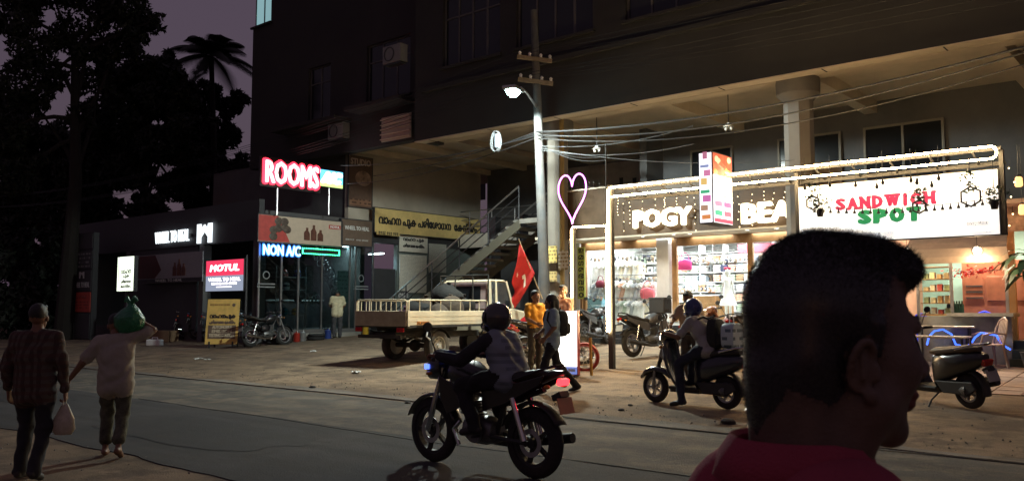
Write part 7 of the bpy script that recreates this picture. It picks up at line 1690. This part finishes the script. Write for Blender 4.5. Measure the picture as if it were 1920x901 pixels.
def plaid(name, ca, cb, cc, sc_):
    m = bpy.data.materials.new(name); m.use_nodes = True; n = m.node_tree.nodes; l = m.node_tree.links; b = n['Principled BSDF']; tc = n.new('ShaderNodeTexCoord'); sp = n.new('ShaderNodeSeparateXYZ'); l.new(tc.outputs['Object'], sp.inputs[0])
    ad = n.new('ShaderNodeMath'); ad.operation = 'ADD'; l.new(sp.outputs[0], ad.inputs[0]); l.new(sp.outputs[1], ad.inputs[1])
    def band(src):
        w1 = n.new('ShaderNodeMath'); w1.operation = 'MULTIPLY'; l.new(src, w1.inputs[0]); w1.inputs[1].default_value = sc_; f = n.new('ShaderNodeMath'); f.operation = 'FRACT'; l.new(w1.outputs[0], f.inputs[0]); g_ = n.new('ShaderNodeMath'); g_.operation = 'GREATER_THAN'; l.new(f.outputs[0], g_.inputs[0]); g_.inputs[1].default_value = .5; return g_.outputs[0]
    m1 = n.new('ShaderNodeMix'); m1.data_type = 'RGBA'; l.new(band(ad.outputs[0]), m1.inputs[0]); m1.inputs[6].default_value = (*ca, 1); m1.inputs[7].default_value = (*cb, 1)
    m2 = n.new('ShaderNodeMix'); m2.data_type = 'RGBA'; md = n.new('ShaderNodeMath'); md.operation = 'MULTIPLY'; md.inputs[1].default_value = .5; l.new(band(sp.outputs[2]), md.inputs[0]); l.new(md.outputs[0], m2.inputs[0]); l.new(m1.outputs[2], m2.inputs[6]); m2.inputs[7].default_value = (*cc, 1)
    l.new(m2.outputs[2], b.inputs['Base Color']); b.inputs['Roughness'].default_value = .95; return m
AF = math.atan2(FWD.y, FWD.x); AR = math.atan2(RGT.y, RGT.x)
def lumpy(q, amp, f, seed):
    r = random.Random(seed); ph = [r.uniform(0, 6) for _ in range(6)]
    q.v = [(a * (1 + amp * math.sin(f * c + ph[0]) + amp * math.sin(1.7 * f * b_ + ph[1])), b_ * (1 + amp * math.sin(f * a + ph[2]) + amp * .6 * math.sin(2.1 * f * c + ph[3])), c * (1 + amp * .6 * math.sin(1.3 * f * (a + b_) + ph[4]))) for a, b_, c in q.v]; return q
def local(t, s, p): return t.matrix_basis @ (V(p) * s) if True else None
def wpt(t, p, s=1.0):
    return V(t.location) + Matrix.Rotation(t.rotation_euler.z, 3, 'Z') @ (V(p) * s)
# --- plaid man walking away, bag in hand
p = onG(58, 899); p.z = 0
t, J, o = human('person', 'man in dark plaid shirt walking away along the road edge with a plastic bag', p, AF + R(8), dict(lkn=(.10, .1, .5), lan=(-.02, .1, .09), ltoe=(.13, .11, .04), rkn=(.0, -.1, .49), ran=(-.2, -.1, .11), rtoe=(-.07, -.115, .04), rel=(-.02, -.25, 1.1), rwr=(.02, -.27, .85), lel=(-.02, .26, 1.1), lwr=(.05, .26, .86)),
                mk(plaid('plaid_cloth', (.05, .035, .03), (.09, .075, .06), (.075, .028, .022), 14), cloth_m('dark_trouser', (.018, .018, .022)), cuff=None) , s=.91, sleeve='long', loose=1.06, shirt_len=.12, curl=(.5, 1.3))
hw = wpt(t, J['rwr'] + V((.0, .0, -.10)), .91)
b2 = thing('plastic_bag', 'thin pale plastic carrier bag held by the man in plaid', 'bag', hw + V((0, 0, -.30)), AF)
lumpy(MB().lathe([(0, 0), (.07, .005), (.10, .05), (.09, .14), (.05, .22), (.03, .27), (0, .28)], n=16, sy=.6), .08, 22, 3).build('pouch', mat('bag_film', (.42, .38, .30), .35, var=.2, scale=20), b2, smooth=True)
MB().tube([(-.03, 0, .25), (-.02, 0, .31), (0, 0, .33), (.02, 0, .31), (.03, 0, .25)], .006, 5).build('handle', MATS['bag_film'], b2)
# --- man with green sack on his shoulder
p = onG(212, 856); p.z = 0
camo = mat('cloth_camo', (.085, .085, .06), .95, var=.65, scale=9, bump=.3, dirt=.9, dirtcol=(.03, .035, .03))
t, J, o = human('person', 'man in loose beige shirt and camouflage trousers carrying a green sack on his shoulder', p, AF + R(14), dict(neck=(.05, .02, 1.39), head=(.13, .05, 1.50), pel=(0, 0, .92), lsh=(.03, .20, 1.32), rsh=(.03, -.16, 1.37), lel=(-.02, .36, 1.08), lwr=(.05, .50, .90), rel=(.10, -.37, 1.45), rwr=(.10, -.16, 1.60),
                lkn=(.14, .1, .5), lan=(.06, .1, .08), ltoe=(.21, .11, .035), rkn=(.0, -.09, .48), ran=(-.22, -.09, .12), rtoe=(-.1, -.1, .035)), mk(cloth_m('beige_shirt', (.34, .31, .26)), camo), s=.88, loose=1.10, shirt_len=.13, feet='bare', bare_shin=True, look=(1, .25, -.3), palm={'r': (0, 0, -1), 'l': (0, -1, 0)}, curl=(.6, 1.0))
b2 = thing('green_sack', 'tied green plastic sack resting on the shoulder of the man in beige', 'sack', wpt(t, (.07, -.12, 1.42), .88), 0)
gs = mat('green_film', (.015, .16, .07), .35, var=.25, scale=14, bump=.7, bscale=24)
lumpy(MB().lathe([(0, -.02), (.09, .0), (.15, .07), (.14, .16), (.09, .24), (.035, .29), (.02, .31), (0, .315)], n=20), .09, 18, 6).build('pouch', gs, b2, smooth=True)
MB().tube([(0, 0, .29), (.05, .02, .36), (.08, .03, .33)], [.02, .03, .012], 7).build('tied_ear', gs, b2, smooth=True); MB().tube([(0, 0, .29), (-.05, -.02, .355), (-.07, -.03, .32)], [.02, .03, .012], 7).build('tied_ear', gs, b2, smooth=True)
# --- rider on the moving motorcycle
def helmet(parent, c, s, m, fwx, m2=None):
    c = V(c)
    h = MB().ball(c + V((-.01, 0, .02)) , (.145 * s, .125 * s, .14 * s), 20, 14); h.v = [v for v in h.v]; h = h.build('helmet', m, parent, smooth=True)
    MB().loft([(c.x + .06 * s, c.y, c.z - .075 * s, .095 * s, .045 * s), (c.x + .115 * s, c.y, c.z - .075 * s, .07 * s, .04 * s), (c.x + .135 * s, c.y, c.z - .075 * s, .04 * s, .03 * s)], 12).build('chin_guard', m, h, smooth=True)
    q = MB(); n = 12; vs = []
    for i in range(n + 1):
        a = R(-75 + 150 * i / n)
        for z, r in ((-.035, .143), (.02, .152), (.07, .14)): vs.append((c.x - .01 + r * s * math.cos(a), c.y + r * .9 * s * math.sin(a), c.z + z * s))
    q.add(vs, [(i * 3 + j, (i + 1) * 3 + j, (i + 1) * 3 + j + 1, i * 3 + j + 1) for i in range(n) for j in range(2)]).build('visor', m2 or mat('visor_smoke', (.02, .02, .022), .08, var=0), h, smooth=True, fix=False)
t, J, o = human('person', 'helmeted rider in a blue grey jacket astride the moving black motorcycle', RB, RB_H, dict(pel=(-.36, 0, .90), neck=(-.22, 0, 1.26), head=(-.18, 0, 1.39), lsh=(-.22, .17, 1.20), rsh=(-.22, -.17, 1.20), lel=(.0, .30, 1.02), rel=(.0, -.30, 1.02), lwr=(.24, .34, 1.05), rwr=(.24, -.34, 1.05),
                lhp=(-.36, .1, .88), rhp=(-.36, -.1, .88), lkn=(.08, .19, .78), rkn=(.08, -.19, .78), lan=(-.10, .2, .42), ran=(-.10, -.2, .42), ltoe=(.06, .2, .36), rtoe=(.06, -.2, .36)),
                mk(stripes('denim_jacket', (.20, .24, .28), (.13, .16, .19), .6, 16, .5), cloth_m('black_trouser', (.015, .015, .017)), sleeve=cloth_m('shaded_sleeve', (.022, .022, .026))), sleeve='long', loose=1.1, palm={'l': (0, 0, -1), 'r': (0, 0, -1)}, curl=(1.3, 1.3), shirt_len=.06)  # sleeves darker than the jacket: shade on the arms put into the cloth
helmet(t, J['head'], 1.0, mat('helmet_black', (.015, .015, .016), .25, var=0, coat=.6), 1)
# --- woman walking to the left
p = onG(1036, 736)
t, J, o = human('person', 'woman with long dark hair in light blue shirt walking past the glowing standing sign', p, AR + PI + R(12), dict(head=(.03, 0, 1.54), lkn=(.16, .09, .5), lan=(.20, .08, .08), ltoe=(.35, .09, .035), rkn=(-.10, -.09, .5), ran=(-.46, -.09, .10), rtoe=(-.34, -.1, .03), lel=(.02, .22, 1.12), lwr=(.16, .18, .95), rel=(.04, -.22, 1.12), rwr=(.2, -.15, 1.0)), mk(cloth_m('sky_shirt', (.26, .36, .44)), cloth_m('black_pants', (.012, .012, .015))), s=.98, hair='long', loose=1.03, shirt_len=.1)
def backpack(loc, rz, label, m):
    b2 = thing('backpack', label, 'backpack', loc, rz)
    MB().loft([(-.13, 0, .2, .09, .16), (-.10, 0, .21, .14, .21), (-.03, 0, .22, .155, .23), (.02, 0, .22, .15, .22)], 16, 3.2).build('pack', m, b2, smooth=True)
    MB().loft([(-.17, 0, .13, .08, .08), (-.14, 0, .13, .11, .10), (-.10, 0, .13, .12, .1)], 14, 3.2).build('front_pocket', m, b2, smooth=True)
    for sg in (-1, 1): MB().tube([(.02, sg * .08, .42), (.10, sg * .11, .45), (.22, sg * .12, .40), (.25, sg * .13, .28), (.16, sg * .16, .12), (.02, sg * .12, .04)], .016, 6).build('strap', m, b2, smooth=True)
    MB().tube([(.0, -.04, .43), (-.02, 0, .48), (.0, .04, .43)], .01, 6).build('haul_loop', m, b2)
M_pack = mat('pack_black', (.02, .022, .022), .8, var=.25, scale=12, bump=.4)
backpack(wpt(t, (-.13, 0, .96), .98), t.rotation_euler.z, 'dark backpack worn by the woman in the light blue shirt', M_pack)
# --- man in yellow shirt, man by pillar
p = atD(1003, 640, 17.2); p.z = gz(p.y)
human('person', 'man in mustard yellow shirt standing among the parked motorcycles by the pole', p, AF + PI + R(35), dict(lel=(.05, .23, 1.12), lwr=(.24, .14, 1.02), rel=(.05, -.23, 1.12), rwr=(.24, -.14, 1.02)), mk(cloth_m('mustard', (.62, .30, .03)), cloth_m('olive_pants', (.06, .055, .04)), M_skin2), s=.98, look=(1, .1, 0))
p = atD(1057, 640, 18.2); p.z = gz(p.y)
human('person', 'man in peach shirt leaning by the striped pillar with a hand at his mouth', p, AF + PI - R(35), dict(rel=(.12, -.22, 1.14), rwr=(.17, -.05, 1.38), lel=(.1, .2, 1.12), lwr=(.18, -.05, 1.1)), mk(cloth_m('peach', (.55, .36, .22)), cloth_m('grey_pants', (.08, .08, .085)), M_skin2), s=1.02, palm={'r': (-1, .3, 0)}, curl=(.7, 1.0))
# --- scooter rider
t, J, o = human('person', 'scooter rider in grey T-shirt and navy helmet with one foot on the ground', SC_P, SC_H, dict(pel=(-.34, 0, .86), neck=(-.14, 0, 1.28), head=(-.07, .0, 1.41), lsh=(-.15, .18, 1.22), rsh=(-.15, -.18, 1.22), lel=(.0, .28, 1.0), rel=(.0, -.28, 1.0), lwr=(.18, .32, 1.05), rwr=(.18, -.32, 1.05), lhp=(-.33, .1, .84), rhp=(-.33, -.1, .84), lkn=(.02, .24, .62), rkn=(.08, -.2, .64), lan=(-.06, .30, .10), ran=(.08, -.16, .34), ltoe=(.09, .33, .04), rtoe=(.22, -.16, .30)),
                mk(cloth_m('grey_tee', (.34, .34, .33)), cloth_m('navy_jeans', (.02, .024, .04))), loose=1.05, palm={'l': (0, 0, -1), 'r': (0, 0, -1)}, curl=(1.3, 1.3), shirt_len=.06, look=(1, .2, -.1))
hm_ = mat('helmet_navy_shell', (.03, .04, .16), .3, var=.1, coat=.5); helmet(t, J['head'], .98, hm_, 1, mat('visor_clear', (.3, .32, .35), .08, var=0))
bp_ = V((-.40, 0, .86)); backpack(wpt(t, (-.42, 0, .84)), SC_H, 'slouching black backpack on the scooter rider in grey', M_pack)
pb2 = wpt(t, (-.72, .0, .86)); b2 = thing('printed_carry_bag', 'pale blue printed carry bag standing on the scooter rear seat', 'bag', pb2, SC_H)
MB().loft([(-.1, 0, .17, .13, .17), (-.06, 0, .17, .15, .18), (.06, 0, .17, .15, .18), (.1, 0, .17, .13, .17)], 14, 4).build('pouch', stripes('carry_print', (.50, .62, .66), (.10, .16, .2), 7, 9, .4), b2, smooth=True); MB().tube([(0, -.06, .33), (0, -.04, .45), (0, .04, .45), (0, .06, .33)], .008, 5).build('handle', M_white, b2)
# --- person standing behind the scooter
p = atD(1296, 640, 14.2); p.z = gz(p.y)
human('person', 'bare-headed man in tan shirt standing behind the scooter rider', p, AF + PI - R(30), dict(neck=(.08, 0, 1.38), head=(.14, 0, 1.48), lsh=(.05, .17, 1.33), rsh=(.05, -.17, 1.33), rel=(.2, -.24, 1.15), rwr=(.42, -.2, 1.08), lel=(.16, .24, 1.12), lwr=(.38, .22, 1.02)), mk(cloth_m('tan_shirt', (.42, .30, .19)), cloth_m('brown_pants', (.05, .04, .035)), M_skin), look=(1, 0, -.35))
# --- customer at the workshop
p = atX(632, 600, -23.55); p.z = gz(p.y)
human('person', 'man in pale yellow shirt standing with his back turned at the workshop glass', p, AF + R(10), dict(neck=(.06, 0, 1.39), head=(.15, 0, 1.47), lel=(.08, .24, 1.12), lwr=(.25, .16, 1.0), rel=(.08, -.24, 1.12), rwr=(.25, -.16, 1.0)), mk(cloth_m('pale_shirt', (.55, .50, .33)), cloth_m('slate_pants', (.05, .05, .055))), look=(1, 0, -.6), loose=1.1, shirt_len=.1)
# ================================================================ MAN CLOSE TO THE CAMERA (seen from behind his right side)
HD, HLAT, HZ, HYAW = 1.09, .409, 1.452, AR + R(10)
hc = FWD * HD + RGT * HLAT; hc.z = HZ
M_fskin = mat('near_skin', (.13, .085, .064), .5, var=.18, scale=26, bump=.12, bscale=240, spec=.35)
M_fhair = mat('near_hair', (.028, .027, .028), .28, var=.3, scale=200)
M_polo = mat('polo_red', (.33, .045, .08), .95, var=.12, scale=9, bump=.35, bscale=300)
t, J, o = human('person', 'man with short black hair in red polo shirt standing close by the roadside', (hc.x, hc.y, 0), HYAW, dict(pel=(-.06, 0, .86), neck=(-.055, 0, 1.295), head=(-.01, 0, HZ - .02), lsh=(-.05, .18, 1.23), rsh=(-.05, -.18, 1.23), lel=(-.08, .25, 1.0), rel=(-.08, -.25, 1.0), lwr=(.0, .26, .78), rwr=(.0, -.26, .78), lhp=(-.06, .09, .84), rhp=(-.06, -.09, .84), lkn=(-.03, .1, .46), rkn=(-.03, -.1, .46), lan=(-.08, .1, .08), ran=(-.08, -.1, .08), ltoe=(.07, .11, .035), rtoe=(.07, -.11, .035)),
                dict(shirt=M_polo, pants=cloth_m('near_pants', (.03, .03, .04)), skin=M_fskin, hair=M_fhair, eye=M_eye, lip=M_lip, shoe=M_shoe), no_head=True, res=.013, loose=1.08, shirt_len=.08)
o.location = (0, 0, 0)
def hp(x, y, z): return V((x, y, z + HZ))
K = 'skin'; H = 'hair'
PR_ = [('ell', (hp(-.008, 0, .036), (.100, .078, .100)), K, .01), ('ell', (hp(.035, 0, -.035), (.060, .060, .080)), K, .035),
       ('cone', (hp(.02, -.045, -.065), hp(.062, -.018, -.103), .026, .017), K, .025), ('cone', (hp(.02, .045, -.065), hp(.062, .018, -.103), .026, .017), K, .025), ('cone', (hp(.068, -.010, -.106), hp(.068, .010, -.106), .018, .018), K, .015),
       ('ell', (hp(.05, -.043, -.022), (.035, .024, .03)), K, .03), ('ell', (hp(.05, .043, -.022), (.035, .024, .03)), K, .03),
       ('cone', (hp(.086, -.034, .026), hp(.090, 0, .024), .011, .011), K, .016), ('cone', (hp(.086, .034, .026), hp(.090, 0, .024), .011, .011), K, .016),
       ('cone', (hp(.096, 0, .015), hp(.116, 0, -.026), .009, .012), K, .01), ('ell', (hp(.116, 0, -.030), (.014, .013, .011)), K, .008), ('ell', (hp(.106, -.013, -.034), (.012, .009, .009)), K, .006), ('ell', (hp(.106, .013, -.034), (.012, .009, .009)), K, .006),
       ('ell', (hp(.075, -.033, .006), (.020, .016, .012)), None, .008, 'cut'), ('ell', (hp(.075, .033, .006), (.020, .016, .012)), None, .008, 'cut'),
       ('ell', (hp(.076, -.032, .006), (.013, .014, .012)), 'eye', .002), ('ell', (hp(.076, .032, .006), (.013, .014, .012)), 'eye', .002),
       ('cone', (hp(.072, -.044, .014), hp(.088, -.020, .015), .005, .005), K, .004), ('cone', (hp(.074, -.044, -.001), hp(.087, -.020, -.003), .004, .004), K, .004),
       ('cone', (hp(.096, -.020, -.060), hp(.100, 0, -.057), .006, .009), 'lip', .006), ('cone', (hp(.096, .020, -.060), hp(.100, 0, -.057), .006, .009), 'lip', .006), ('cone', (hp(.093, -.017, -.072), hp(.096, 0, -.073), .006, .010), 'lip', .006), ('cone', (hp(.093, .017, -.072), hp(.096, 0, -.073), .006, .010), 'lip', .006),
       ('cone', (hp(-.030, 0, -.04), hp(-.040, 0, -.19), .058, .060), K, .03), ('cone', (hp(-.062, -.02, -.03), hp(-.060, -.025, -.19), .038, .042), K, .03), ('cone', (hp(-.062, .02, -.03), hp(-.060, .025, -.19), .038, .042), K, .03),
       ('cone', (hp(.01, -.05, -.07), hp(-.02, -.035, -.17), .025, .022), K, .03),
       # hair mass
       ('ell', (hp(-.018, 0, .046), (.0985, .0812, .099)), H, .006), ('ell', (hp(.045, 0, .098), (.055, .055, .038)), H, .02), ('cone', (hp(.080, -.03, .095), hp(.080, .03, .095), .022, .022), H, .016),
       ('cone', (hp(.012, -.074, .03), hp(.010, -.0745, .0), .010, .006), H, .006), ('cone', (hp(.012, .074, .03), hp(.010, .0745, .0), .010, .006), H, .006), ('ell', (hp(-.052, 0, -.008), (.060, .073, .092)), H, .012), ('ell', (hp(-.066, 0, -.055), (.044, .056, .068)), H, .02)]
for sg in (-1, 1):     # ears: helix, antihelix, lobe, tragus
    EZ = -.022
    ep = [hp(-.012 + .017 * math.cos(R(20 + 230 * k / 10)) + 0, sg * (.077 + .013 * math.sin(math.pi * min(1, k / 8))), EZ + .002 + .030 * math.sin(R(20 + 230 * k / 10))) for k in range(11)]
    for a, c in zip(ep[:-1], ep[1:]): PR_.append(('cone', (a, c, .0042, .0042), K, .004))
    PR_ += [('ell', (hp(-.010, sg * .079, EZ + .002), (.016, .004, .026)), K, .004), ('ell', (hp(-.004, sg * .082, EZ - .032), (.009, .006, .010)), K, .006), ('cone', (hp(.006, sg * .079, EZ), hp(.006, sg * .080, EZ - .012), .005, .005), K, .005),
            ('cone', (hp(-.014, sg * .084, EZ + .015), hp(-.015, sg * .086, EZ - .012), .003, .003), K, .004)]
hdo = sdf_obj('head', [(PR_, .0032)], dict(skin=M_fskin, hair=M_fhair, eye=M_eye, lip=M_lip), t)
sm = hdo.modifiers.new('s', 'SMOOTH'); sm.factor = .4; sm.iterations = 2
# short cropped hair strands
me = hdo.data; rs2 = np.random.RandomState(3)
hi = [i for i, m in enumerate(me.materials) if m == M_fhair][0]
fc = [f for f in me.polygons if f.material_index == hi]
ar_ = np.array([f.area for f in fc]); ce = np.array([f.center[:] for f in fc]); no_ = np.array([f.normal[:] for f in fc])
n = 60000; pi_ = rs2.choice(len(fc), n, p=ar_ / ar_.sum()); jit = rs2.normal(size=(n, 3)) * .0016
base = ce[pi_] + jit; nr = no_[pi_]; zrel = base[:, 2] - HZ
sm_ = lambda x: np.clip(x, 0, 1) ** 2 * (3 - 2 * np.clip(x, 0, 1))
L = (.0018 + .0085 * sm_((zrel - .05) / .09) * (.45 + .55 * sm_((base[:, 0] + .07) / .12))) * rs2.uniform(.6, 1.4, n)
dirn = nr * .75 + rs2.normal(size=(n, 3)) * .42 + np.array([-.1, 0, -.18]); dirn /= np.linalg.norm(dirn, axis=1)[:, None]
curl_ = rs2.normal(size=(n, 3)) * .6; d2 = dirn + curl_; d2 /= np.linalg.norm(d2, axis=1)[:, None]
sd_ = np.cross(dirn, rs2.normal(size=(n, 3))); sd_ /= np.linalg.norm(sd_, axis=1)[:, None] + 1e-9; wd = .00028
p0 = base - nr * .001; p1 = p0 + dirn * (L * .6)[:, None]; p2 = p1 + d2 * (L * .5)[:, None]
vv = np.stack([p0 - sd_ * wd, p0 + sd_ * wd, p1 + sd_ * wd * .8, p1 - sd_ * wd * .8, p2], 1).reshape(-1, 3); k5 = np.arange(n)[:, None] * 5
ff = (k5 + np.array([0, 1, 2, 3])).tolist() + (k5 + np.array([3, 2, 4])).tolist()
mh = bpy.data.meshes.new('hair'); mh.from_pydata(vv.tolist(), [], ff); mh.materials.append(M_fhair); ho = bpy.data.objects.new('hair', mh); C.objects.link(ho); ho.parent = t; ho['kind'] = 'stuff'
# sparse stubble easing the hairline into the skin
from mathutils import kdtree
kd = kdtree.KDTree(len(fc))
for i, f in enumerate(fc): kd.insert(f.center, i)
kd.balance(); edge = []
for f in me.polygons:
    if f.material_index != hi and f.center.z > HZ - .10 and f.center.x < .075:
        dd = kd.find(f.center)[2]
        if dd < .012: edge.append((f.center[:], f.normal[:], dd))
sv = MB()
for c_, n_, dd in edge:
    for _ in range(5):
        if rnd.random() < dd / .012: continue
        p_ = V(c_) + V((rnd.gauss(0, .002), rnd.gauss(0, .002), rnd.gauss(0, .002))) - V(n_) * .0005; e_ = p_ + (V(n_) * .6 + V((rnd.gauss(0, .5), rnd.gauss(0, .5), rnd.gauss(-.3, .5)))).normalized() * rnd.uniform(.0015, .0035); s_ = V((rnd.gauss(0, 1), rnd.gauss(0, 1), rnd.gauss(0, 1))).normalized() * .0004
        sv.add([p_ - s_, p_ + s_, e_], [(0, 1, 2)])
if sv.v: tag(sv.build('stubble', M_fhair, t, fix=False), kind='stuff')
# eyebrows
for sg in (-1, 1): MB().tube([hp(.099, sg * .012, .030), hp(.097, sg * .028, .036), hp(.086, sg * .045, .030)], [.003, .004, .002], 6).build('eyebrow', M_fhair, t, smooth=True)
# collar of the polo
q = MB(); n = 40; vs = []
for i in range(n + 1):
    a = R(28 + 304 * i / n); ca, sa = math.cos(a), math.sin(a); dip = .035 * max(0, ca) ** 1.0
    for r_, z in ((.070, -.128), (.074, -.104 - dip * .5), (.079, -.100 - dip * .5), (.090, -.118 - dip), (.098, -.148 - dip * 1.3)): vs.append((-.052 + r_ * 1.06 * ca, r_ * 1.02 * sa, HZ + z - .012))
q.add(vs, [(i * 5 + j, (i + 1) * 5 + j, (i + 1) * 5 + j + 1, i * 5 + j + 1) for i in range(n) for j in range(4)])
co_ = q.build('collar', M_polo, t, smooth=True, fix=False); s_ = co_.modifiers.new('t', 'SOLIDIFY'); s_.thickness = .003
